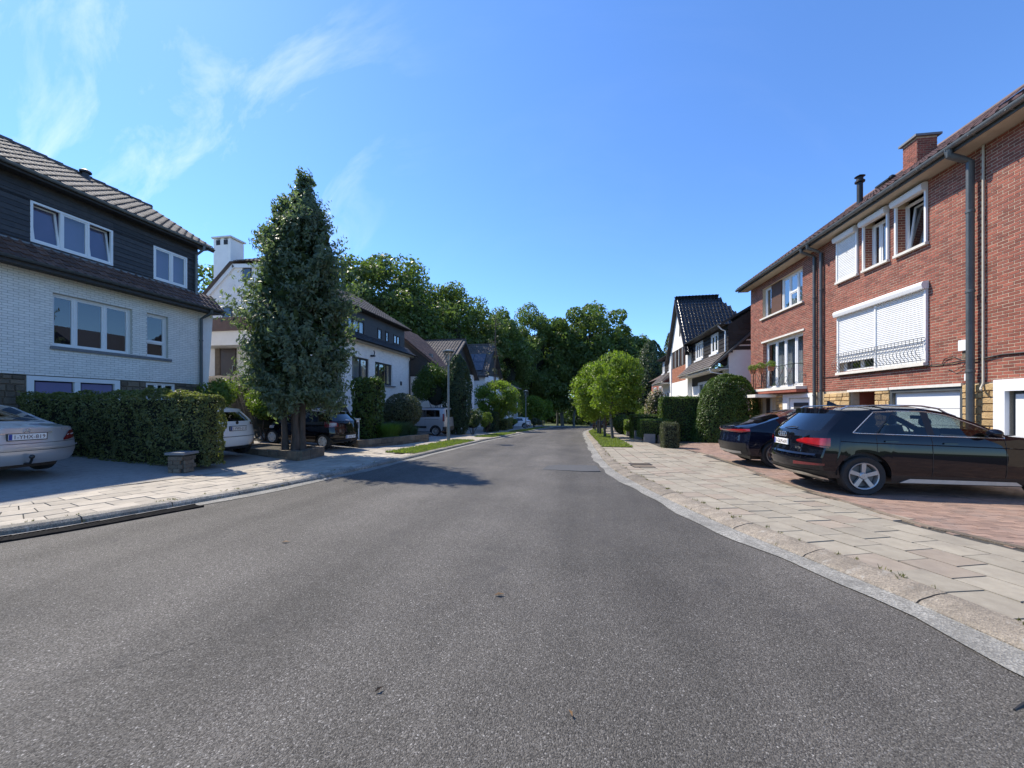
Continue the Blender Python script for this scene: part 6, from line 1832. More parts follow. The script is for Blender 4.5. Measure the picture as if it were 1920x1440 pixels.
def hatch(L, W, H, **k):
    d = dict(L=L, sill=0.25, R=0.31, Ra=0.365, axles=(0.66, 0.66 + L * 0.645), hatch=True, cr=0.28, cf=0.45,
        w=[(0, W - .12), (.3, W - .03), (.8, W), (2.0, W), (L - 1.0, W), (L - .5, W - .05), (L, W - .22)],
        belt=[(.28, 1.06), (1.0, .98), (2.2, .93), (L - 1.0, .90), (L - .4, .82), (L, .66)],
        re=[(.28, H - .11), (.8, H - .08), (1.6, H - .07), (2.0, H - .10), (2.5, H - .32), (L - 1.0, .965), (L - .8, .935), (L - .4, .85), (L, .69)],
        top=[(.28, H - .06), (.8, H - .01), (1.6, H), (2.0, H - .04), (2.5, H - .24), (L - .95, 1.02), (L - .8, .98), (L - .4, .88), (L, .72)],
        xr=[(.25, .14), (.36, .04), (.5, 0), (.62, .0), (.72, .04), (.9, .07), (1.05, .11), (1.1, .15), (H - .14, .42), (H, .36)],
        xf=[(.25, .12), (.45, .03), (.6, 0), (.75, .06), (.95, .25)],
        win=[(.95, 1.55), (1.62, L - 1.15)], lean=[(.95, .4, .6)], screen=(1.95, L - 1.0), seats=(1.15, 1.95), gaps=(1.58, L - 1.2),
        rim='ten', lamps=[], extra=hatch_extra)
    d.update(k); return d
YA = hatch(3.94, 0.86, 1.48, gl='car_glass_dark', plate=('1-VWS-213', 0.86), plate_frame=True, lamps=[('tail_light', 0.62, 1.25, [(0, .96), (.4, .93), (1, .95)], [(0, 1.0), (.4, 1.05), (1, 1.07)], 'dark_red_lens'), ('lamp_band', 0.70, 0.95, [(0, .965), (1, .955)], [(0, .99), (1, 1.0)], 'clear_lens')])
build_car('hatchback', 'white hatchback half hidden behind the end of the long hedge', YA, (-9.87, 9.66, 0.0), R(180), M['paint_white'], pitch=R(-3.0))

# --- black city car behind the conifer
def city_extra(t, s):
    s.patch(s.skin, -0.9, 0.9, [(0, .28), (1, .28)], [(0, .36), (1, .36)], 0.004, 16, 1).build('lower_bumper', M['trim'], t, smooth=60)
    p = s.skin(0, 0.98)
    MB().add([(p[0] - .012, 0, .93), (p[0] - .012, .035, .985), (p[0] - .012, 0, 1.04), (p[0] - .012, -.035, .985)], [(0, 1, 2, 3)]).build('badge', M['chrome'], t)
    MB().tube([(p[0] - 0.01, 0, 1.09), (p[0] + 0.0, 0.22, 1.12)], 0.012, 6).build('rear_wiper', M['chrome'], t)
TW = hatch(3.60, 0.82, 1.46, rim='cap', rimmat='hubcap', R=0.29, Ra=0.335, plate=('1-EPX-597', 0.47), gl='car_glass_dark', extra=city_extra, gls=('car_glass_dark', 'car_glass_dark'), axles=(0.58, 2.98),
    lamps=[('tail_light', 0.66, 1.18, [(0, .86), (1, .82)], [(0, 1.0), (.5, 1.05), (1, 1.03)], 'dark_red_lens'), ('lamp_band', 0.72, 0.98, [(0, .89), (1, .87)], [(0, .99), (1, 1.0)], 'clear_lens')])
build_car('city_car', 'small black city car parked behind the trunks of the conifer', TW, (-8.73, 13.43, -0.12), R(174), M['paint_black'], pitch=R(-3.0))

# --- grey van
def van_extra(t, s):
    for sg in (1, -1):
        vs = []
        for x in np.linspace(1.35, 2.75, 8):
            for z in (.50, .64):
                p = s.P(float(x) - (0.1 if z > .6 and x > 2.7 else 0), z); vs.append((p[0], sg * (p[1] + 0.018), p[2]))
        MB().add(vs, [(2 * i, 2 * i + 2, 2 * i + 3, 2 * i + 1) for i in range(7)]).build('door_bump_strip', M['trim'], t)
        pts = [(lambda p: (p[0], sg * (p[1] + 0.004), p[2]))(s.P(float(x), 1.08)) for x in np.linspace(0.5, 1.5, 8)]
        MB().tube(pts, 0.012, 5).build('slide_rail', M['trim'], t)
    s.patch(s.skin, -1.1, 1.1, [(0, .32), (1, .32)], [(0, .60), (1, .60)], 0.006, 20, 2).build('lower_bumper', M['trim'], t, smooth=60)
    s.patch(s.skin, -0.7, 0.7, [(0, 1.2), (1, 1.2)], [(0, 1.7), (1, 1.7)], 0.004, 12, 4).build('rear_glass', M['car_glass_dark'], t, smooth=60)
VAN = dict(cat='van', L=4.40, sill=0.28, R=0.32, Ra=0.38, axles=(0.75, 3.52), hatch=False, cr=0.16, cf=0.5,
    w=[(0, .86), (.3, .90), (.8, .92), (2.3, .92), (3.4, .92), (3.9, .88), (4.4, .68)],
    belt=[(.16, 1.22), (1.0, 1.22), (2.4, 1.16), (3.2, 1.08), (3.5, 1.05), (4.0, .98), (4.4, .78)],
    re=[(.16, 1.74), (.6, 1.77), (2.4, 1.77), (2.7, 1.68), (3.1, 1.40), (3.5, 1.12), (3.65, 1.10), (4.0, 1.02), (4.4, .82)],
    top=[(.16, 1.80), (.6, 1.84), (2.4, 1.85), (2.75, 1.77), (3.1, 1.50), (3.55, 1.18), (3.7, 1.15), (4.0, 1.07), (4.4, .86)],
    xr=[(.25, .1), (.4, .0), (.62, .0), (.7, .03), (1.2, .05), (1.7, .14), (1.85, .2)],
    xf=[(.25, .12), (.45, .03), (.6, 0), (.85, .06), (1.05, .2)], tum=0.16,
    win=[(.42, 1.40), (1.52, 2.2), (2.32, 3.3)], screen=(2.75, 3.55), seats=(1.5, 2.5), gaps=(1.46, 2.26, 3.3), gl='car_glass_dark', gls=('car_glass_dark', 'car_glass_dark', 'car_glass'), rim='multi', rail=0.10,
    lamps=[('tail_light', 0.93, 1.06, [(0, .95), (1, .95)], [(0, 1.45), (1, 1.40)], 'dark_red_lens')], extra=van_extra)
build_car('van', 'grey van parked beside the nearer lamp post', VAN, (-8.36, 24.15, -0.40), R(178), M['paint_grey'])

# --- cars far down the street
FAR = hatch(4.2, 0.88, 1.46, gl='car_glass_dark', R=0.33, Ra=0.39, axles=(0.75, 3.4), lamps=[('tail_light', 0.6, 1.15, [(0, .86), (1, .88)], [(0, .92), (1, .95)], 'dark_red_lens')])
build_car('hatchback', 'white car far down the left side next to the second lamp post', FAR, (-6.5, 50.8, zroad(50.5)), R(180), M['paint_white'])
build_car('hatchback', 'dark car glimpsed between the right hand tree trunks', hatch(4.2, 0.88, 1.5, lamps=[('tail_light', 0.7, 1.15, [(0, .86), (1, .88)], [(0, .96), (1, .98)], 'dark_red_lens')]), (2.3, 49.0, zroad(50)), R(86), M['paint_black'])

# ================================================================== PLANTS
def leaf_mesh(name, Pn, Nn, size, mat, aspect=0.5, droop=0.0, smooth=False):
    """one rhombic leaf for each point: n x 3 positions, n x 3 facing directions, n sizes"""
    n = len(Pn)
    Nn = Nn / np.maximum(1e-6, np.linalg.norm(Nn, axis=1))[:, None]
    T = RNG.normal(size=(n, 3)); T[:, 2] -= droop
    T -= (T * Nn).sum(1)[:, None] * Nn
    T /= np.maximum(1e-6, np.linalg.norm(T, axis=1))[:, None]
    B = np.cross(Nn, T)
    s = np.asarray(size)[:, None]
    V = np.empty((n, 4, 3))
    V[:, 0] = Pn - T * s * 0.5; V[:, 1] = Pn + B * s * aspect * 0.5 + Nn * s * 0.08
    V[:, 2] = Pn + T * s * 0.5; V[:, 3] = Pn - B * s * aspect * 0.5 + Nn * s * 0.08
    me = bpy.data.meshes.new(name)
    me.vertices.add(n * 4); me.loops.add(n * 4); me.polygons.add(n)
    me.vertices.foreach_set('co', V.reshape(-1).astype(np.float32))
    me.loops.foreach_set('vertex_index', np.arange(n * 4, dtype=np.int32))
    me.polygons.foreach_set('loop_start', np.arange(0, n * 4, 4, dtype=np.int32))
    me.polygons.foreach_set('loop_total', np.full(n, 4, dtype=np.int32))
    me.materials.append(mat)
    me.update(calc_edges=True)
    return me

def unit(n):
    d = RNG.normal(size=(n, 3)); return d / np.linalg.norm(d, axis=1)[:, None]

def lumps(d, k, amp, seed):
    """cheap smooth bumpiness of a direction or position field"""
    r = np.random.default_rng(seed); out = np.zeros(len(d))
    for i in range(5):
        f = r.normal(size=3) * k * (1 + i * 0.7); out += np.sin(d @ f + r.uniform(0, 6.28)) / (1 + i * 0.6)
    return 1 + amp * out / 2.0

def blob_points(c, rad, n, shell=0.75, amp=0.12, k=3.0, seed=1, zmin=None):
    d = unit(n)
    r = (shell + (1 - shell) * RNG.random(n) ** 0.6) * lumps(d, k, amp, seed)
    Pn = np.array(c) + d * np.array(rad) * r[:, None]
    if zmin is not None:
        m = Pn[:, 2] > zmin; Pn, d = Pn[m], d[m]
    return Pn, d / np.array(rad)

def foliage(par, name, parts, size, mat, aspect=0.5, jitter=0.9, droop=0.0, svar=0.4):
    Pn = np.concatenate([p for p, _ in parts]); Nn = np.concatenate([q for _, q in parts])
    Nn = Nn / np.maximum(1e-6, np.linalg.norm(Nn, axis=1))[:, None]
    Nn = Nn + RNG.normal(size=Nn.shape) * jitter * 0.6
    sz = size * (1 + svar * (RNG.random(len(Pn)) - 0.5) * 2)
    return link(name, leaf_mesh(name, Pn, Nn, sz, mat, aspect, droop), par)

M['leaf_hedge'] = leafmat('privet_leaf', (0.085, 0.105, 0.042), (0.22, 0.215, 0.08), 0.42)
M['leaf_conifer'] = leafmat('cypress_spray', (0.085, 0.115, 0.08), (0.18, 0.215, 0.14), 0.42, 0.5)
M['leaf_ball'] = leafmat('robinia_leaf', (0.075, 0.13, 0.02), (0.235, 0.29, 0.05), 0.45)
M['leaf_wood'] = leafmat('beech_leaf', (0.055, 0.09, 0.03), (0.15, 0.185, 0.058), 0.45)
M['leaf_wood2'] = leafmat('oak_leaf', (0.06, 0.095, 0.034), (0.16, 0.195, 0.068), 0.45)
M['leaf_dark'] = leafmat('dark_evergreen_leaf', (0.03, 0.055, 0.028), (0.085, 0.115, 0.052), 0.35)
M['leaf_laurel'] = leafmat('laurel_leaf', (0.045, 0.085, 0.018), (0.12, 0.16, 0.035), 0.3)
M['leaf_light'] = leafmat('light_shrub_leaf', (0.075, 0.13, 0.02), (0.20, 0.24, 0.05), 0.4)
M['leaf_grey'] = leafmat('grey_green_leaf', (0.045, 0.06, 0.028), (0.12, 0.125, 0.065), 0.25)
M['leaf_yew'] = leafmat('yew_needle', (0.035, 0.07, 0.012), (0.10, 0.15, 0.028), 0.3)
M['core'] = surf('dark_core', (0.010, 0.013, 0.007), (0.016, 0.018, 0.010), 8, 0.95)  # solid core added to stop see-through, the dim inside put into its colour
M['petal'] = leafmat('pale_petal', (0.35, 0.24, 0.22), (0.62, 0.55, 0.50), 0.3)

def hedge(name, label, cat, x0, x1, y0, y1, z0, z1, size, dens, mat, amp=0.05, round_=0.12, group=None, top_extra=1.0, seed=3, aspect=0.55):
    """clipped hedge: leaves over a softly uneven box, dark solid core inside"""
    cx, cy = (x0 + x1) / 2, (y0 + y1) / 2
    t = thing(name, label, cat, (cx, cy, z0), 0, group)
    hx, hy, hz = (x1 - x0) / 2, (y1 - y0) / 2, z1 - z0
    faces = [((0, 0, 1), 4 * hx * hy * top_extra), ((1, 0, 0), 2 * hy * hz), ((-1, 0, 0), 2 * hy * hz), ((0, 1, 0), 2 * hx * hz), ((0, -1, 0), 2 * hx * hz)]
    parts = []
    for nrm, area in faces:
        n = int(area * dens)
        u = RNG.random((n, 3)); p = np.empty((n, 3))
        p[:, 0] = (u[:, 0] * 2 - 1) * hx; p[:, 1] = (u[:, 1] * 2 - 1) * hy; p[:, 2] = u[:, 2] * hz
        for a in range(3):
            if nrm[a]:
                p[:, a] = (hz if a == 2 else (hx if a == 0 else hy)) * nrm[a]
        # round the corners
        q = p.copy(); e = np.array([hx - round_, hy - round_, 0]); c = np.clip(p, [-hx + round_, -hy + round_, 0], [hx - round_, hy - round_, hz - round_])
        dlt = p - c; l = np.maximum(1e-6, np.linalg.norm(dlt, axis=1)); k = np.minimum(1, round_ / l)
        p = c + dlt * k[:, None]
        bul = (lumps(p + np.array([cx, cy, 0]), 2.2, amp, seed) - 1) + (lumps(p, 7.0, amp * 0.6, seed + 5) - 1)
        nv = np.array(nrm, float)
        p = p + nv * (bul[:, None] - np.abs(RNG.normal(size=n))[:, None] * 0.035)
        parts.append((p, np.tile(nv + np.array([0, 0, 0.25]), (n, 1)) + dlt * 0.0))
    foliage(t, 'leaves', parts, size, mat, aspect, 1.0)
    s = 0.09 + amp
    MB().box(-hx + s, hx - s, -hy + s, hy - s, 0.02, hz - s).build('dark_core', M['core'], t)
    # loose shoots on top
    n = int(2 * hx * 2 * hy * 14)
    p = np.empty((n, 3)); p[:, 0] = (RNG.random(n) * 2 - 1) * hx; p[:, 1] = (RNG.random(n) * 2 - 1) * hy; p[:, 2] = hz + RNG.random(n) * 0.07
    stuff(foliage(t, 'loose_shoots', [(p, unit(n))], size * 1.1, mat, 0.4))
    return t

def trunk_mesh(path, r0, r1, n=8, limbs=()):
    mb = MB(); m = len(path)
    mb.tube(path, [lerp(r0, r1, i / (m - 1)) for i in range(m)], n)
    for pts, a, b in limbs:
        mb.tube(pts, [lerp(a, b, i / (len(pts) - 1)) for i in range(len(pts))], 6)
    return mb

def bendy(p0, p1, n=6, amp=0.05):
    p0, p1 = Vector(p0), Vector(p1); L = (p1 - p0).length
    return [p0.lerp(p1, i / n) + Vector((random.uniform(-1, 1), random.uniform(-1, 1), 0)) * amp * L * (0 if i in (0, n) else 1) for i in range(n + 1)]

# ------------------------------------------------------------------ tall conifer between the drives
def conifer():
    x, y, zb = -9.2, 11.2, 0.12
    t = thing('conifer_tree', 'tall dense dark green conifer with several bare stems in a low stone bed', 'tree', (x, y, zb))
    stems = [(-0.62, -0.02, 0.075), (-0.36, -0.20, 0.085), (-0.08, 0.0, 0.11), (0.36, -0.06, 0.09), (0.16, -0.24, 0.10)]
    for i, (dx, dy, r) in enumerate(stems):
        top = (dx * 0.9 + random.uniform(-.06, .06), dy * 0.7, 3.2)
        pts = bendy((dx * 0.72, dy, -0.15), top, 6, 0.012) + [(0.05 + dx * .2, dy * .3, 5.0), (0.12, 0, 7.4 if i == 2 else 6.2)]
        mb = MB().tube(pts, [r * 1.5, r * 1.05, r, r * .95, r * .9, r * .85, r * .8, r * .5, r * .2], 9)
        for k in range(4):
            z = random.uniform(1.0, 4.5); a = random.uniform(0, 6.28)
            mb.tube(bendy((dx * .5, dy * .5, z), (dx * .5 + math.cos(a) * 1.3, dy * .5 + math.sin(a) * 1.3, z + 0.8), 4, 0.05), [0.04, 0.03, 0.025, 0.02, 0.01], 5)
        mb.build('trunk', M['bark'], t, smooth=50)
    prof = [(0.95, 1.1), (1.3, 1.55), (2.2, 1.85), (3.2, 1.95), (4.2, 1.9), (5.0, 1.72), (5.8, 1.55), (6.6, 1.40), (7.3, 1.12), (7.9, 0.75), (8.3, 0.38), (8.6, 0.2), (9.15, 0.03)]
    parts = []
    # limbs ending in upswept plumes; each plume is a bundle of sprays with leaflets along a spine
    rs = np.random.default_rng(31)
    plumes = []
    for i in range(300):
        z = 1.55 + 6.5 * rs.random() ** 1.05; a = rs.uniform(0, 6.283)
        rr = max(0.2, poly(prof, z) * 0.93 - 0.22) * rs.uniform(0.6, 1.08) * (1 + 0.11 * math.sin(2 * a + z * 1.3) + 0.10 * math.sin(5 * a - z * 2.4))
        if z > 2.6 and z < 5.2 and math.cos(a) < -0.5: rr *= 1.10
        plumes.append((0.10 + 0.02 * z, 0.0, a, rr, z + rs.normal() * 0.1, rs.uniform(0.5, 1.15)))
    for i in range(26):
        z = rs.uniform(7.3, 8.9); plumes.append((0.30, 0, rs.uniform(0, 6.283), max(0.05, (9.45 - z) * 0.24), z + 0.1, 0.42))
    for i in range(34):
        z = rs.uniform(7.0, 8.35); plumes.append((-0.42, 0, rs.uniform(0, 6.283), max(0.03, (8.5 - z) * 0.55), z, 0.42))
    for (cx, cy, a, rr, z, L0) in plumes:
        for j in range(9):
            aa = a + rs.normal() * 0.16; L = L0 * rs.uniform(0.55, 1.0)
            dirv = np.array([math.cos(aa), math.sin(aa), rs.uniform(0.5, 1.25)]); dirv /= np.linalg.norm(dirv)
            base = np.array([cx + math.cos(aa) * (rr - 0.42 * L0), cy + math.sin(aa) * (rr - 0.42 * L0), z - 0.30 + rs.normal() * 0.16])
            m = 15; u = np.linspace(0, 1, m)[:, None]
            pts = base + dirv * (u * L) + rs.normal(size=(m, 3)) * (0.06 * (1.15 - u * 0.85)) - np.array([0, 0, 0.12]) * u ** 2
            parts.append((pts, np.tile(np.array([math.cos(aa) * .9, math.sin(aa) * .9, 0.35]), (m, 1))))
    foliage(t, 'crown', parts, 0.14, M['leaf_conifer'], 0.38, 1.1, droop=-0.8)
    # inner sprays: shade inside the crown put into a darker leaf colour
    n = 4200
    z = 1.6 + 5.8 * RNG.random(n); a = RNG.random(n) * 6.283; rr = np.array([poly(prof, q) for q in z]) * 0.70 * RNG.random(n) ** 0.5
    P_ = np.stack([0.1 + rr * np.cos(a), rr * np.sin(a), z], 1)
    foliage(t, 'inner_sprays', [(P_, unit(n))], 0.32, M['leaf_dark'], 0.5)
conifer()
pb = thing('stone_bed', 'low brown stone planting bed around the foot of the conifer', 'planter', (-8.4, 10.35, zroad(10.5)))
ring = [(0.0, 0.0), (-0.25, 1.35), (-3.3, 1.95), (-3.3, 0.65)]
MB().prism([(x * 0.97 - 0.05, y * 0.97 + 0.03) for x, y in ring], 'z', -0.15, 0.22).build('soil', M['soil'], pb)
for (a, b) in zip(ring, ring[1:] + ring[:1]):
    L = math.hypot(b[0] - a[0], b[1] - a[1]); n = max(2, int(L / 0.42))
    for i in range(n):
        for k in range(2):
            p = Vector(a).lerp(Vector(b), i / n); q = Vector(a).lerp(Vector(b), (i + 0.97) / n)
            nn = Vector((q.y - p.y, p.x - q.x)).normalized() * 0.09; j = random.uniform(-0.012, 0.012)
            z0, z1 = -0.1 + k * 0.19, 0.085 + k * 0.19 + random.uniform(-.01, .01)
            MB().hexa([(p.x + nn.x + j, p.y + nn.y, z0), (q.x + nn.x, q.y + nn.y + j, z0), (q.x - nn.x, q.y - nn.y, z0), (p.x - nn.x, p.y - nn.y, z0), (p.x + nn.x, p.y + nn.y + j, z1), (q.x + nn.x + j, q.y + nn.y, z1), (q.x - nn.x, q.y - nn.y, z1), (p.x - nn.x, p.y - nn.y, z1)]).build('stone', M['brown_stone'], pb)

# ------------------------------------------------------------------ hedges on the left
hedge('hedge', 'long shoulder-high clipped hedge beside the silver saloon', 'hedge', -15.3, -9.05, 7.95, 8.6, 0.02, 1.86, 0.062, 1150, M['leaf_hedge'], 0.10, 0.22, top_extra=1.6, seed=4)
pr = thing('stone_pier', 'short square stone pier with flat cap at the end of the long hedge', 'pier', (-9.35, 7.62, -0.02), R(12))
MB().box(-0.16, 0.16, -0.16, 0.16, -0.1, 0.38).build('core', M['joint'], pr)
for k in range(4):
    for (ax, sg) in ((0, -1), (0, 1), (1, -1), (1, 1)):
        for i in range(2):
            w = 0.16; a = -w + i * w + (0.05 if k % 2 else -0.05) * (1 if i else 0); b = (a + w + (0.05 if k % 2 else -0.05) * (0 if i else 1)); b = min(b, w)
            d = w + 0.03 + random.uniform(0, 0.015); z0, z1 = k * 0.095 - 0.03, k * 0.095 + 0.057
            m = MB()
            if ax == 0: m.box(a + .006, b - .006, min(sg * w, sg * d), max(sg * w, sg * d), z0, z1)
            else: m.box(min(sg * w, sg * d), max(sg * w, sg * d), a + .006, b - .006, z0, z1)
            m.build('stone', M['brown_stone'], pr)
MB().prism([(-0.225, -0.22), (0.225, -0.225), (0.22, 0.225), (-0.22, 0.22)], 'z', 0.385, 0.44).build('cap_stone', M['bluestone'], pr)

def shrub(name, label, cat, loc, rad, n, size, mat, trunk=True, group=None, amp=0.14, shell=0.7, clumps=0, aspect=0.55, seed=2, core=True, extra=None):
    t = thing(name, label, cat, (loc[0], loc[1], loc[2]), 0, group)
    rz = rad[2]; c = (0, 0, rz * 0.98)
    parts = []
    if clumps:
        for i in range(clumps):
            d = unit(1)[0]; d[2] = abs(d[2]) * 1.1 - 0.15
            cc = np.array(c) + d * np.array(rad) * 0.62; k = random.uniform(0.34, 0.52)
            parts.append(blob_points(cc, np.array(rad) * k, n // clumps, 0.6, amp, 3, seed + i, 0.02))
    else:
        parts.append(blob_points(c, rad, n, shell, amp, 3, seed, 0.02))
    foliage(t, 'leaves', parts, size, mat, aspect, 1.0)
    if core:
        k = 0.40 if clumps else 0.66
        MB().blob((0, 0, rz * (0.85 if clumps else 0.98)), rad[0] * k, rad[1] * k, rz * k * 1.05, 10, 6).build('dark_core', M['core'], t)
    if trunk:
        mb = MB()
        for i in range(4):
            a = i * 1.6 + 0.3
            mb.tube(bendy((0.04 * math.cos(a), 0.04 * math.sin(a), -0.1), (rad[0] * .4 * math.cos(a), rad[1] * .4 * math.sin(a), rz * 1.0), 4, 0.04), [0.03, 0.026, 0.022, 0.018, 0.012], 5)
        mb.build('stem', M['bark'], t)
    return t

shrub('shrub', 'bright leafy shrub on the bank below the porch door', 'shrub', (-13.5, 14.8, 0.75), (1.0, 1.0, 0.95), 5200, 0.10, M['leaf_light'], clumps=9, seed=20)
shrub('shrub', 'pale green bush on the bank left of the conifer', 'shrub', (-12.3, 14.5, 0.35), (0.9, 0.9, 0.95), 5200, 0.10, M['leaf_laurel'], clumps=9, seed=30)
shrub('shrub', 'broad sunlit bush in the gap between hatchback and conifer', 'shrub', (-12.9, 13.9, 0.15), (1.15, 0.8, 1.0), 5600, 0.10, M['leaf_light'], clumps=9, seed=35)
shrub('shrub', 'leafy bush high on the bank in front of the porch stone', 'shrub', (-14.9, 15.4, 1.6), (1.3, 0.9, 0.7), 5000, 0.10, M['leaf_laurel'], clumps=9, seed=36)
shrub('shrub', 'low dark bush behind the white hatchback', 'shrub', (-12.9, 12.2, 0.25), (0.8, 0.6, 0.6), 3000, 0.085, M['leaf_grey'], clumps=6, seed=40)
shrub('shrub', 'yellow green bush rising just beyond the end of the long hedge', 'shrub', (-14.6, 13.2, 0.45), (1.0, 0.9, 1.15), 5200, 0.10, M['leaf_light'], clumps=9, seed=50)
hedge('laurel_column', 'tall block of clipped laurel beside the conifer', 'hedge', -10.5, -9.3, 16.05, 17.3, -0.2, 2.82, 0.14, 340, M['leaf_laurel'], 0.10, 0.35, seed=8, aspect=0.45)
shrub('round_shrub', 'broad rounded grey green shrub in front of the second white house', 'shrub', (-9.45, 19.3, 0.25), (1.05, 1.0, 1.0), 9000, 0.085, M['leaf_grey'], shell=0.86, amp=0.06, seed=11)
shrub('cloud_shrub', 'large layered shrub against the far end of the second white house', 'shrub', (-10.4, 26.6, 0.7), (1.75, 1.4, 1.95), 11000, 0.13, M['leaf_yew'], clumps=13, seed=12)
def cypress(label, loc, r, h, n, size, mat, seed, group=None):
    t = thing('cypress', label, 'tree', loc, 0, group)
    z = RNG.random(n) ** 0.85; a = RNG.random(n) * 6.283
    rad = r * np.sin(np.pi * np.clip(0.10 + 0.88 * z, 0, 1)) ** 0.65 * (0.72 + 0.28 * RNG.random(n) ** .4) * (1 + 0.1 * np.sin(3 * a + 9 * z) + .06 * np.sin(8 * a - 14 * z))
    P_ = np.stack([rad * np.cos(a), rad * np.sin(a), z * h], 1)
    foliage(t, 'crown', [(P_, np.stack([np.cos(a), np.sin(a), 0.4 + 0 * a], 1))], size, mat, 0.45, 0.9, droop=-1.2)
    MB().tube([(0, 0, -0.1), (0, 0, h * 0.5), (0, 0, h * 0.9)], [0.12, 0.08, 0.02], 7).build('trunk', M['bark'], t)
    MB().lathe([(0.05, 0.15), (r * 0.6, h * 0.2), (r * 0.62, h * 0.55), (0.04, h * 0.88)], 8).build('dark_core', M['core'], t)
    return t
cypress('dark columnar cypress right behind the nearer lamp post', (-8.75, 26.6, -0.5), 1.05, 5.7, 11000, 0.16, M['leaf_dark'], 3)
shrub('shrub', 'white flowering bush under the layered shrub', 'shrub', (-10.9, 23.4, 0.2), (0.7, 0.6, 0.85), 2600, 0.10, M['leaf_dark'], clumps=6, seed=61)
n = 420; p, q = blob_points((-10.9, 23.4, 1.05), (0.72, 0.62, 0.9), n, 0.95, 0.1, 3, 61, 0.5)
tag(stuff(foliage(None, 'blossom', [(p, q)], 0.075, M['petal'], 0.8)), 'scattered white blossom on the bush under the layered shrub', 'blossom')
shrub('shrub', 'dark broad bush at the foot of the columnar cypress', 'shrub', (-8.2, 28.6, -0.6), (1.2, 1.0, 0.95), 4600, 0.12, M['leaf_dark'], clumps=7, seed=62)
shrub('shrub', 'fresh green bush beyond the cypress on the left', 'shrub', (-7.7, 31.2, -0.72), (0.75, 0.7, 0.9), 3600, 0.12, M['leaf_light'], clumps=6, seed=63)
hedge('hedge', 'dark square hedge block left of the first round street tree', 'hedge', -8.6, -7.5, 33.4, 35.2, -0.85, 0.95, 0.13, 260, M['leaf_dark'], 0.05, 0.15, seed=14)
hedge('hedge', 'low hedge beneath the first round street tree on the left', 'hedge', -9.2, -7.6, 39.6, 43.0, -1.0, 0.1, 0.14, 220, M['leaf_hedge'], 0.06, 0.15, seed=15)
shrub('shrub', 'small bush in front of the far white car', 'shrub', (-8.3, 46.4, -1.22), (0.9, 0.8, 0.7), 2200, 0.15, M['leaf_light'], clumps=5, seed=64)
shrub('shrub', 'small pale bush beyond the far white car', 'shrub', (-6.9, 57.5, -1.65), (1.0, 0.9, 0.75), 2000, 0.18, M['leaf_grey'], clumps=5, seed=65)

# ornamental grasses behind the low wall
def tussock(label, loc, r, h, n, mat):
    t = thing('grass_tussock', label, 'grass', loc)
    vs = []; fs = []
    for i in range(n):
        a = random.uniform(0, 6.283); rr = r * random.random() ** 0.5 * 0.55; hh = h * random.uniform(0.6, 1.05); w = random.uniform(0.006, 0.012)
        bx, by = rr * math.cos(a), rr * math.sin(a); lean = random.uniform(0.15, 0.55) * r
        px, py = -math.sin(a) * w, math.cos(a) * w
        o = len(vs)
        for (u, k) in ((0, 1), (0.5, 1), (0.85, 0.6), (1.0, 0.1)):
            x = bx + math.cos(a) * lean * u * u; y = by + math.sin(a) * lean * u * u; z = hh * (u - 0.22 * u ** 3)
            vs += [(x - px * k, y - py * k, z), (x + px * k, y + py * k, z)]
        for j in range(3):
            fs.append((o + 2 * j, o + 2 * j + 1, o + 2 * j + 3, o + 2 * j + 2))
    MB().add(vs, fs).build('blades', mat, t)
    MB().blob((0, 0, h * .18), r * .4, r * .4, h * .25, 8, 5).build('crown_base', M['core'], t)
M['grass_orn'] = leafmat('ornamental_grass', (0.06, 0.12, 0.02), (0.15, 0.22, 0.05), 0.4)
M['grass_blue'] = leafmat('bluish_grass', (0.035, 0.075, 0.04), (0.09, 0.14, 0.08), 0.3)
tussock('bright green grass tussock behind the low wall next to the laurel', (-8.85, 16.75, -0.2), 0.7, 1.15, 1500, M['grass_orn'])
tussock('bluish grass clump in front of the rounded shrub', (-8.9, 17.75, -0.2), 0.8, 1.2, 1500, M['grass_blue'])
tussock('second bluish grass clump at the end of the low wall', (-8.65, 18.45, -0.25), 0.6, 1.0, 1100, M['grass_blue'])
struct(MB().add([(-9.2, 14.4, -.08), (-7.75, 18.3, -.12), (-7.9, 19.6, -.12), (-12.6, 20.2, 0.25), (-12.4, 15.0, 0.2)], [(0, 1, 2, 3, 4)]).build('garden_bed', M['soil']))
# low stone garden wall
lw = thing('garden_wall', 'low rough stone garden wall along the left pavement', 'wall', (-9.05, 14.35, zroad(15)))
A_, B_ = Vector((0, 0)), Vector((1.38, 4.0)); C_ = Vector((-0.1, 5.1))
for (a, b) in ((A_, B_), (B_, C_)):
    L = (b - a).length; n = int(L / 0.34); d = (b - a).normalized(); nn = Vector((d.y, -d.x)) * 0.13
    for k in range(2):
        for i in range(n):
            p = a + d * (L * (i + (0.4 if k and i else 0)) / n); q = a + d * (L * min(n, i + 0.97 + (0.4 if k else 0)) / n)
            j = [random.uniform(-0.02, 0.02) for _ in range(4)]; z0 = -0.12 + k * 0.22; z1 = z0 + 0.21 + random.uniform(-.012, .012)
            MB().hexa([(p.x + nn.x + j[0], p.y + nn.y, z0), (q.x + nn.x + j[1], q.y + nn.y, z0), (q.x - nn.x, q.y - nn.y, z0), (p.x - nn.x, p.y - nn.y, z0), (p.x + nn.x + j[2], p.y + nn.y, z1), (q.x + nn.x + j[3], q.y + nn.y, z1), (q.x - nn.x, q.y - nn.y, z1), (p.x - nn.x, p.y - nn.y, z1)]).build('stone', M['brown_stone'], lw)
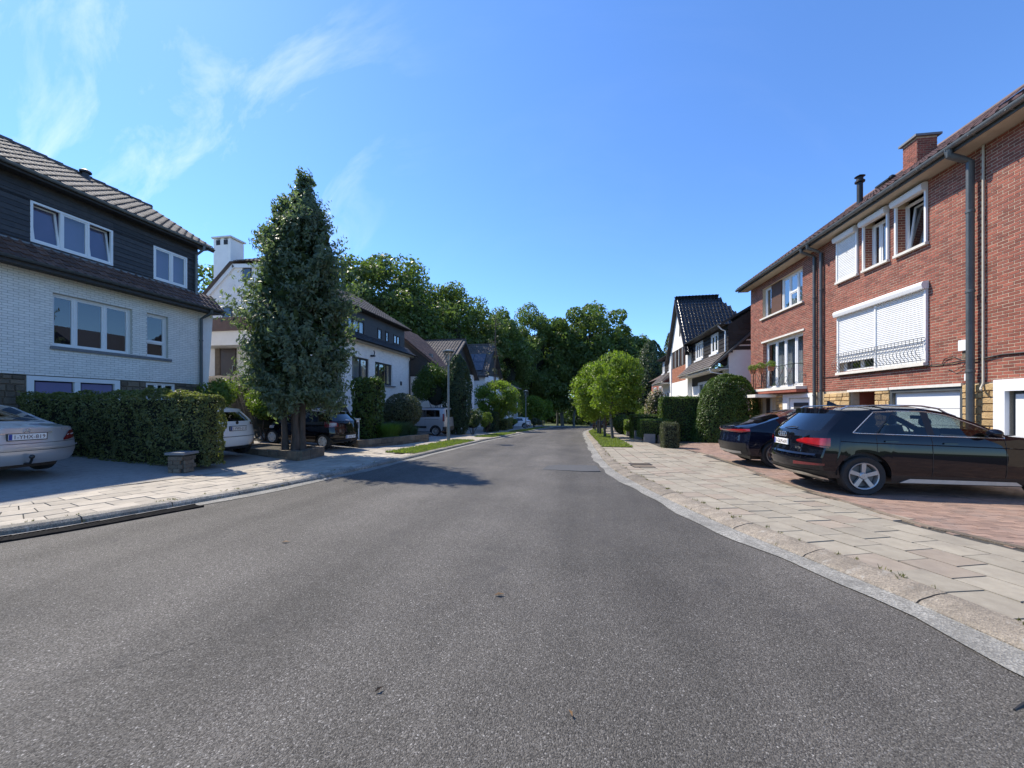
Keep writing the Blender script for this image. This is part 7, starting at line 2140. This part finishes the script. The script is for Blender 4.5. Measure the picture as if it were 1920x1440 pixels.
# white letterbox pillar
lb = thing('letterbox_pillar', 'white letterbox pillar standing behind the black city car', 'letterbox', (-9.68, 15.15, -0.2), R(12))
MB().box(-0.16, 0.16, -0.24, 0.24, 0, 1.12).build('pillar', M['white_wall'], lb)
MB().box(-0.20, 0.20, -0.28, 0.28, 1.122, 1.17).build('cap', M['lintel'], lb)
MB().box(-0.15, 0.15, -0.262, -0.241, 0.72, 1.02).box(0.161, 0.175, -0.13, 0.13, 0.74, 1.02).build('letter_slot', M['iron'], lb)

# ------------------------------------------------------------------ clipped ball trees along the street
def ball_tree(label, base, h0, rad, cz, n, size, seed, group, lean=(0, 0), off=(0, 0)):
    t = thing('ball_tree', label, 'tree', base, 0, group)
    c = (off[0], off[1], cz)
    lim = []
    for i in range(6):
        a = i * 1.05 + seed
        lim.append((bendy((lean[0], lean[1], h0), (c[0] + rad[0] * .6 * math.cos(a), c[1] + rad[1] * .6 * math.sin(a), cz + rad[2] * random.uniform(-.1, .5)), 4, 0.05), 0.045, 0.012))
    trunk_mesh(bendy((0, 0, -0.15), (lean[0], lean[1], h0), 6, 0.012) + [Vector(c)], 0.095, 0.05, 9, lim).build('trunk', M['bark_grey'], t, smooth=50)
    rs = np.random.default_rng(seed * 7 + 1)
    parts = []; m = 90
    for i in range(m):                       # small leafy clumps gathered on a squarish crown
        d = rs.normal(size=3); d /= np.linalg.norm(d); f = (np.abs(d) ** 2.7).sum() ** (-1 / 2.7)
        q = rs.uniform(0.70, 0.93) if i < 70 else rs.uniform(0.2, 0.6)
        cc = np.array(c) + d * np.array(rad) * f * q; k = rs.uniform(0.17, 0.34) * (rad[0] + rad[2]) / 2
        pp, qq = blob_points(cc, (k, k, k * 0.85), n // m, 0.35, 0.2, 3, seed * 100 + i)
        parts.append((pp, qq * 0.4 + d + np.array([0, 0, 0.35])))
    foliage(t, 'crown', parts, size * 1.15, M['leaf_ball'], 0.5, 1.5)
    # loose upright shoots along the top
    m = n // 14; a = RNG.random(m) * 6.283; q = RNG.random(m) ** 0.5
    P_ = np.stack([c[0] + rad[0] * q * np.cos(a) * .95, c[1] + rad[1] * q * np.sin(a) * .95, cz + rad[2] * np.sqrt(np.maximum(0, 1 - q * q * .9)) + RNG.random(m) * 0.28], 1)
    stuff(foliage(t, 'shoots', [(P_, np.stack([np.cos(a), np.sin(a), 0 * a], 1))], size * 1.2, M['leaf_ball'], 0.35, droop=-2.5))
GB = 'clipped street trees'
ball_tree('nearest clipped round tree on the right verge with a slanting trunk', (1.78, 22.4, -0.38), 1.75, (1.42, 1.4, 1.72), 3.05, 12000, 0.125, 1, GB, (-0.12, 0), (0.15, 0))
ball_tree('second clipped tree on the right, its crown merging leftwards', (1.52, 25.4, -0.48), 1.8, (1.55, 1.5, 1.75), 2.95, 11000, 0.13, 2, GB, (0, 0), (-0.45, 0.2))
ball_tree('third clipped tree on the right farther behind', (1.42, 33.0, -0.75), 1.7, (1.5, 1.5, 1.6), 2.6, 7000, 0.16, 3, GB, (0, 0), (-0.3, 0))
ball_tree('farthest clipped tree on the right beside the road bend', (1.45, 40.5, -1.03), 1.7, (1.5, 1.5, 1.6), 2.6, 6000, 0.18, 4, GB)
ball_tree('clipped round tree in front of the solar panel house', (-7.95, 36.4, -0.88), 1.75, (2.1, 2.0, 1.68), 3.0, 12000, 0.16, 5, GB)
ball_tree('smaller looking clipped tree just right of the second lamp post', (-7.6, 62.5, -1.82), 1.7, (1.95, 1.9, 1.9), 2.95, 6500, 0.25, 6, GB)
ball_tree('farthest clipped tree on the left at the edge of the wood', (-7.0, 74.0, -2.2), 1.7, (1.9, 1.9, 1.8), 2.9, 4500, 0.28, 7, GB)

# ------------------------------------------------------------------ gardens on the right
hedge('tall_hedge', 'tall square cut hedge in deep shade beside the rounded hedge', 'hedge', 4.45, 6.25, 21.5, 23.8, -0.42, 2.02, 0.075, 620, M['leaf_yew'], 0.03, 0.10, seed=21)
def dome_hedge():
    t = thing('dome_hedge', 'big dome shaped clipped hedge at the end of the brick terrace', 'hedge', (7.2, 21.35, -0.32))
    n = 30000
    d = unit(n); d[:, 2] = np.abs(d[:, 2])
    e = 3.2                                     # superellipsoid: upright sides, rounded top
    k = (np.abs(d[:, 0]) ** e + np.abs(d[:, 1]) ** e + np.abs(d[:, 2]) ** 2.2) ** (-1 / e)
    P_ = d * k[:, None] * np.array([1.5, 1.15, 3.5]) * lumps(d, 4, 0.035, 9)[:, None] * (1 - np.abs(RNG.normal(size=n)) * 0.02)[:, None]
    P_[:, 0] += 0.28 * P_[:, 2] / 3.5
    foliage(t, 'leaves', [(P_, d + np.array([0, 0, .2]))], 0.085, M['leaf_yew'], 0.5, 0.9)
    MB().lathe([(1.2, 0.02), (1.2, 1.4), (1.0, 2.5), (0.4, 2.9), (0.01, 3.0)], 14).build('dark_core', M['core'], t).scale = (1, 0.72, 1)
dome_hedge()
hedge('box_shrub', 'knee-high tapered clipped shrub nearest on the right pavement', 'shrub', 3.35, 4.05, 16.8, 17.5, -0.25, 0.82, 0.045, 1500, M['leaf_grey'], 0.035, 0.16, seed=22)
hedge('low_hedge', 'low clipped hedge with a sunlit front next to the tapered shrub', 'hedge', 2.95, 4.55, 20.2, 21.35, -0.10, 0.85, 0.055, 1000, M['leaf_yew'], 0.03, 0.10, seed=23)
hedge('low_hedge', 'slightly taller clipped hedge behind the low sunlit one', 'hedge', 3.0, 5.0, 23.6, 25.2, -0.45, 1.0, 0.065, 700, M['leaf_yew'], 0.03, 0.10, seed=24)
hedge('low_hedge', 'small clipped hedge farther along the right pavement', 'hedge', 3.1, 4.0, 27.6, 29.4, -0.5, 0.55, 0.07, 600, M['leaf_light'], 0.04, 0.12, seed=25)
shrub('shrub', 'rounded bush behind the slanting trunk on the right', 'shrub', (3.4, 32.2, -0.75), (0.8, 0.8, 0.8), 4200, 0.10, M['leaf_yew'], shell=.85, amp=.06, seed=70)
shrub('shrub', 'light green bush between the two low hedges on the right', 'shrub', (3.3, 26.4, -0.5), (0.55, 0.5, 0.6), 2600, 0.09, M['leaf_light'], clumps=5, seed=71)
shrub('rose_bush', 'tall pale flowering bush in front of the white gabled house', 'shrub', (4.85, 26.3, -0.2), (0.75, 0.7, 1.42), 5200, 0.10, M['leaf_grey'], clumps=9, seed=72)
p, q = blob_points((4.85, 26.3, 1.25), (0.78, 0.73, 1.45), 800, 0.9, 0.12, 3, 72, 0.3)
tag(stuff(foliage(None, 'blossom', [(p, q)], 0.085, M['petal'], 0.8)), 'scattered pale blossom over the tall flowering bush', 'blossom')
shrub('shrub', 'feathery green bush left of the tall flowering bush', 'shrub', (4.5, 29.5, 0.1), (0.5, 0.5, 0.75), 2600, 0.09, M['leaf_light'], clumps=5, seed=73)
shrub('shrub', 'dark bush filling the garden behind the flowering bush', 'shrub', (5.6, 33.5, -0.8), (1.5, 1.3, 1.3), 4200, 0.14, M['leaf_dark'], clumps=7, seed=74)
for (x, y, w, h, lab) in ((3.1, 20.05, 0.55, 0.42, 'rough grey stone block under the low sunlit hedge'), (3.75, 20.02, 0.6, 0.36, 'brown stone block between the low hedge and the tapered shrub'), (3.1, 23.4, 0.4, 0.5, 'upright stone post at the corner of the taller low hedge'), (3.12, 27.4, 0.35, 0.5, 'pale stone post at the small farther hedge')):
    z = zroad(y) - 0.1
    m = MB(); j = lambda: random.uniform(-.03, .03)
    m.hexa([(x + j(), y + j(), z), (x + w + j(), y + j(), z), (x + w + j(), y + .3 + j(), z), (x + j(), y + .3 + j(), z), (x + .03 + j(), y + j(), z + h + .1), (x + w - .03 + j(), y + j(), z + h + .1), (x + w - .03 + j(), y + .28 + j(), z + h + .08), (x + .03 + j(), y + .28 + j(), z + h + .08)])
    tag(m.build('stone_block', M['brown_stone'] if 'brown' in lab else M['bluestone']), lab, 'stone')
yd = MB().add([(4.75, 18.7, zroad(18.7) - .005), (9, 20.5, zroad(20.5) + .01), (9, 44, zroad(44)), (3.2, 44, zroad(44)), (3.3, 22, zroad(22) - .005)], [(0, 1, 2, 3, 4)]).build('garden_ground', M['soil'])
struct(yd)

# potted plants on the balcony of the far terraced house
for i, (lx, lab) in enumerate(((1.15, 'flower pot at the left end of the balcony railing'), (1.95, 'middle flower pot on the balcony railing'), (2.9, 'largest flower pot on the balcony railing, right of the others'))):
    c, s = math.cos(RZ_B), math.sin(RZ_B); ly = -0.44
    t = thing('flower_pot', lab, 'flower pot', (PB[0] + c * lx - s * ly, PB[1] + s * lx + c * ly, 3.12), RZ_B, 'flower pots on the balcony')
    MB().lathe([(0.01, 0), (0.10, 0), (0.145, 0.17), (0.155, 0.17), (0.155, 0.20), (0.13, 0.20), (0.12, 0.17), (0.01, 0.17)], 14).build('pot', M['terracotta'], t, smooth=40)
    pp, qq = blob_points((0, 0, 0.30), (0.24, 0.2, 0.17), 500, 0.5, 0.15, 3, 80 + i)
    foliage(t, 'leaves', [(pp, qq)], 0.06, M['leaf_light'], 0.5)
    MB().tube([(0, 0.04, -0.75), (0, 0.04, 0.0)], 0.02, 6).build('stake', M['black_metal'], t)

# ------------------------------------------------------------------ the wood
def wood_tree(label, x, y, z0, h, r, n, size, mat, seed, group, low=0.25):
    t = thing('woodland_tree', label, 'tree', (x, y, z0), 0, group)
    rs = np.random.default_rng(seed)
    lim = []; parts = []
    zc = h * (low + (1 - low) / 2); rz = h * (1 - low) / 2
    m = 44
    for i in range(m):
        d = rs.normal(size=3); d /= np.linalg.norm(d); q = rs.uniform(0.45, 0.92)
        cc = np.array([d[0] * r * q, d[1] * r * q, zc + d[2] * rz * q])
        k = rs.uniform(0.28, 0.46) * r
        parts.append(blob_points(cc, (k, k, k * 0.8), n // m, 0.55, 0.2, 2.5, seed * 50 + i))
        if i % 4 == 0:
            lim.append((bendy((0, 0, h * rs.uniform(0.2, 0.5)), cc, 4, 0.06), 0.13, 0.03))
    trunk_mesh(bendy((0, 0, -0.5), (rs.uniform(-.5, .5), rs.uniform(-.5, .5), h * 0.8), 6, 0.015), 0.26 + h * 0.006, 0.06, 8, lim).build('trunk', M['bark_grey'], t)
    foliage(t, 'crown', parts, size, mat, 0.62, 1.2)
    MB().blob((0, 0, zc * 0.9), r * 0.42, r * 0.42, rz * 0.52, 10, 7).build('dark_core', M['core'], t)
    return t
GW = 'woodland trees behind the houses'
WL = [  # x, y, height, radius, label  (left wood behind the houses)
    (-27.5, 42.0, 19.5, 4.6, 'tall leafy tree seen just right of the conifer top'),
    (-24.0, 45.5, 22.3, 5.6, 'highest tree of the left wood above the second white house'),
    (-21.5, 49.0, 22.0, 5.6, 'broad tree of the left wood next to the highest one'),
    (-19.5, 55.0, 21.5, 5.6, 'tree of the left wood above the slate house roof'),
    (-17.8, 60.0, 20.5, 5.2, 'tree behind the ridge of the house beyond the lamp post'),
    (-14.6, 62.0, 17.0, 3.4, 'slim open tree behind the solar panel house'),
    (-13.4, 68.0, 20.0, 4.8, 'tree rising above the solar panel roof ridge'),
    (-14.3, 74.0, 22.0, 5.0, 'tree filling the skyline left of the street end'),
    (-11.0, 79.0, 23.5, 5.2, 'tall tree joining the left wood to the street end trees'),
    (-33.0, 31.0, 14.5, 4.2, 'tree glimpsed behind the white chimney'),
    (-30.5, 36.0, 15.5, 4.0, 'tree behind the gable of the second white house'),
]
for i, (x, y, h, r, lab) in enumerate(WL):
    wood_tree(lab, x, y, zroad(y), h * 1.06, r, 19000, 0.40, M['leaf_wood'] if i % 2 else M['leaf_wood2'], 100 + i, GW, 0.12 if i != 5 else 0.42)
WC = [
    (-8.8, 84.0, 25.0, 6.4, 'leftmost of the big trees closing the street'),
    (-4.0, 88.0, 27.5, 7.0, 'tallest rounded tree closing the end of the street'),
    (2.5, 90.0, 27.5, 7.0, 'big dark tree in the middle behind the road bend'),
    (8.5, 92.0, 25.5, 6.6, 'big dark tree on the right of the street end'),
    (14.0, 95.0, 19.5, 5.6, 'tree sloping down to the right of the street end group'),
    (19.5, 94.0, 15.0, 5.0, 'lower tree at the right end of the street end group'),
]
for i, (x, y, h, r, lab) in enumerate(WC):
    wood_tree(lab, x, y, zroad(90) - 0.5, h + 2.2, r, 21000, 0.62, M['leaf_wood'], 140 + i, 'big trees closing the street', 0.08)
for i, (x, y, h, r, lab) in enumerate(((6.0, 58.0, 9.5, 2.6, 'dark evergreen right behind the nearest clipped trees'), (9.6, 56.0, 12.2, 2.6, 'dark evergreen left of the white gabled house'), (13.5, 62.0, 14.5, 1.6, 'thin tree top showing above the white house eaves'))):
    cypress(lab, (x, y, zroad(y)), r, h, 9000 if i < 2 else 3000, 0.34, M['leaf_dark'], 200 + i, 'dark evergreens on the right')
# thin bare-stemmed tree in front of the solar panels
t = thing('thin_tree', 'thin sparse tree with a straight stem in front of the solar panels', 'tree', (-8.9, 39.5, -1.0))
pts = bendy((0, 0, 0), (0.1, 0, 13.0), 8, 0.004); mb = MB().tube(pts, [0.11, .1, .095, .09, .08, .07, .055, .04, .02], 8); parts = []
for i in range(34):
    z = random.uniform(3.0, 12.6); a = random.uniform(0, 6.283); L = random.uniform(0.5, 1.2) * (1.2 - z / 16)
    e = (math.cos(a) * L, math.sin(a) * L, z + 0.15); mb.tube([(0, 0, z), e], [0.02, 0.006], 4)
    parts.append(blob_points(e, (0.28, 0.28, 0.2), 16, 0.3, 0.2, 3, i))
mb.build('trunk', M['bark'], t); foliage(t, 'crown', parts, 0.16, M['leaf_grey'], 0.4)
# understorey and far wood, one mass
parts = []
rs = np.random.default_rng(5)
for i in range(70):
    x = rs.uniform(-34, 34); y = rs.uniform(94, 122) if x > -12 else rs.uniform(66, 110)
    if -12 < x < 30: y = max(y, 97 + 0.15 * abs(x))
    h = rs.uniform(3.0, 6.5)
    parts.append(blob_points((x, y, zroad(90) + h * 0.5), (rs.uniform(3, 5), 3.0, h * 0.62), 520, 0.6, 0.2, 2.5, i))
for i in range(60):
    x = rs.uniform(-80, 90); y = rs.uniform(112, 150)
    parts.append(blob_points((x, y, rs.uniform(5, 11)), (6, 5, rs.uniform(5, 8)), 420, 0.6, 0.2, 2.5, 200 + i))
fw = foliage(None, 'far_wood', parts, 0.85, M['leaf_dark'], 0.62, 1.2)
tag(stuff(fw), 'dark mass of undergrowth and far trees at the end of the street', 'wood')
hb = []
for i in range(9):
    hb.append(blob_points((-12.5 + random.uniform(-1.5, 1.5), 64 + i * 3.2, -1.0), (1.6, 1.6, 1.7), 420, 0.6, 0.2, 3, 300 + i))
tag(stuff(foliage(None, 'undergrowth', hb, 0.34, M['leaf_dark'], 0.6)), 'dark undergrowth at the edge of the wood on the left', 'undergrowth')
for i, (x, y) in enumerate(((-1.5, 86.5), (4.2, 95.5), (-5.5, 92.0), (7.0, 97.5), (1.2, 99.0), (-9.0, 90.0))):
    t = thing('tree_trunk', ['bare pale trunk at the end of the street, left of centre', 'bare trunk in the dark wood behind the road bend', 'slender trunk in the shade left of the road end', 'bare trunk right of the road end in the shade', 'thin trunk in the middle of the dark wood', 'leaning trunk at the left edge of the road end'][i], 'tree', (x, y, zroad(90)))
    MB().tube(bendy((0, 0, -0.4), (random.uniform(-.8, .8), 0, 11), 6, 0.01), [0.3, 0.27, 0.25, 0.22, 0.2, 0.16, 0.1], 8).build('trunk', M['bark_grey'], t, smooth=50)
    pp, qq = blob_points((0, 0, 12.5), (2.6, 2.6, 3), 900, 0.5, 0.2, 3, 400 + i); foliage(t, 'crown', [(pp, qq)], 0.45, M['leaf_dark'], 0.6)

# ================================================================== STREET LAMPS
def street_lamp(label, loc, h, mat, group='street lamps'):
    t = thing('street_lamp', label, 'street lamp', loc, 0, group)
    MB().lathe([(0.085, -0.1), (0.085, 0.9), (0.06, 1.0), (0.05, h - 0.75)], 14).build('post', mat, t, smooth=40)
    MB().lathe([(0.05, h - 0.76), (0.09, h - 0.72), (0.09, h - 0.66), (0.12, h - 0.62), (0.13, h - 0.60)], 12).build('collar', mat, t, smooth=40)
    ln = MB().lathe([(0.13, h - 0.58), (0.27, h - 0.10)], 10).build('lantern_glass', M['lamp_glass'], t)
    for k in range(5):
        a = k * 1.2566
        MB().tube([(0.135 * math.cos(a), 0.135 * math.sin(a), h - 0.6), (0.28 * math.cos(a), 0.28 * math.sin(a), h - 0.09)], 0.012, 5).build('lantern_bar', mat, t)
    MB().lathe([(0.31, h - 0.11), (0.31, h - 0.06), (0.10, h), (0.01, h + 0.01)], 14).build('lantern_top', mat, t, smooth=40)
    MB().lathe([(0.02, h - 0.58), (0.045, h - 0.5), (0.045, h - 0.3), (0.02, h - 0.25)], 10).build('bulb', M['pvc'], t, smooth=40)
    return t
M['lamp_glass'] = glassmat('lantern_glass', (0.72, 0.74, 0.72), 1.2)
street_lamp('grey lamp post with lantern on the nearer left verge', (-6.78, 19.1, -0.30), 4.75, M['lamp_post'])
street_lamp('lamp post far down the left side by the white car', (-6.65, 46.8, -1.27), 4.75, M['lamp_post'])
street_lamp('dark lamp post among the clipped trees on the right', (1.46, 29.9, -0.66), 4.2, M['lamp_dark'])
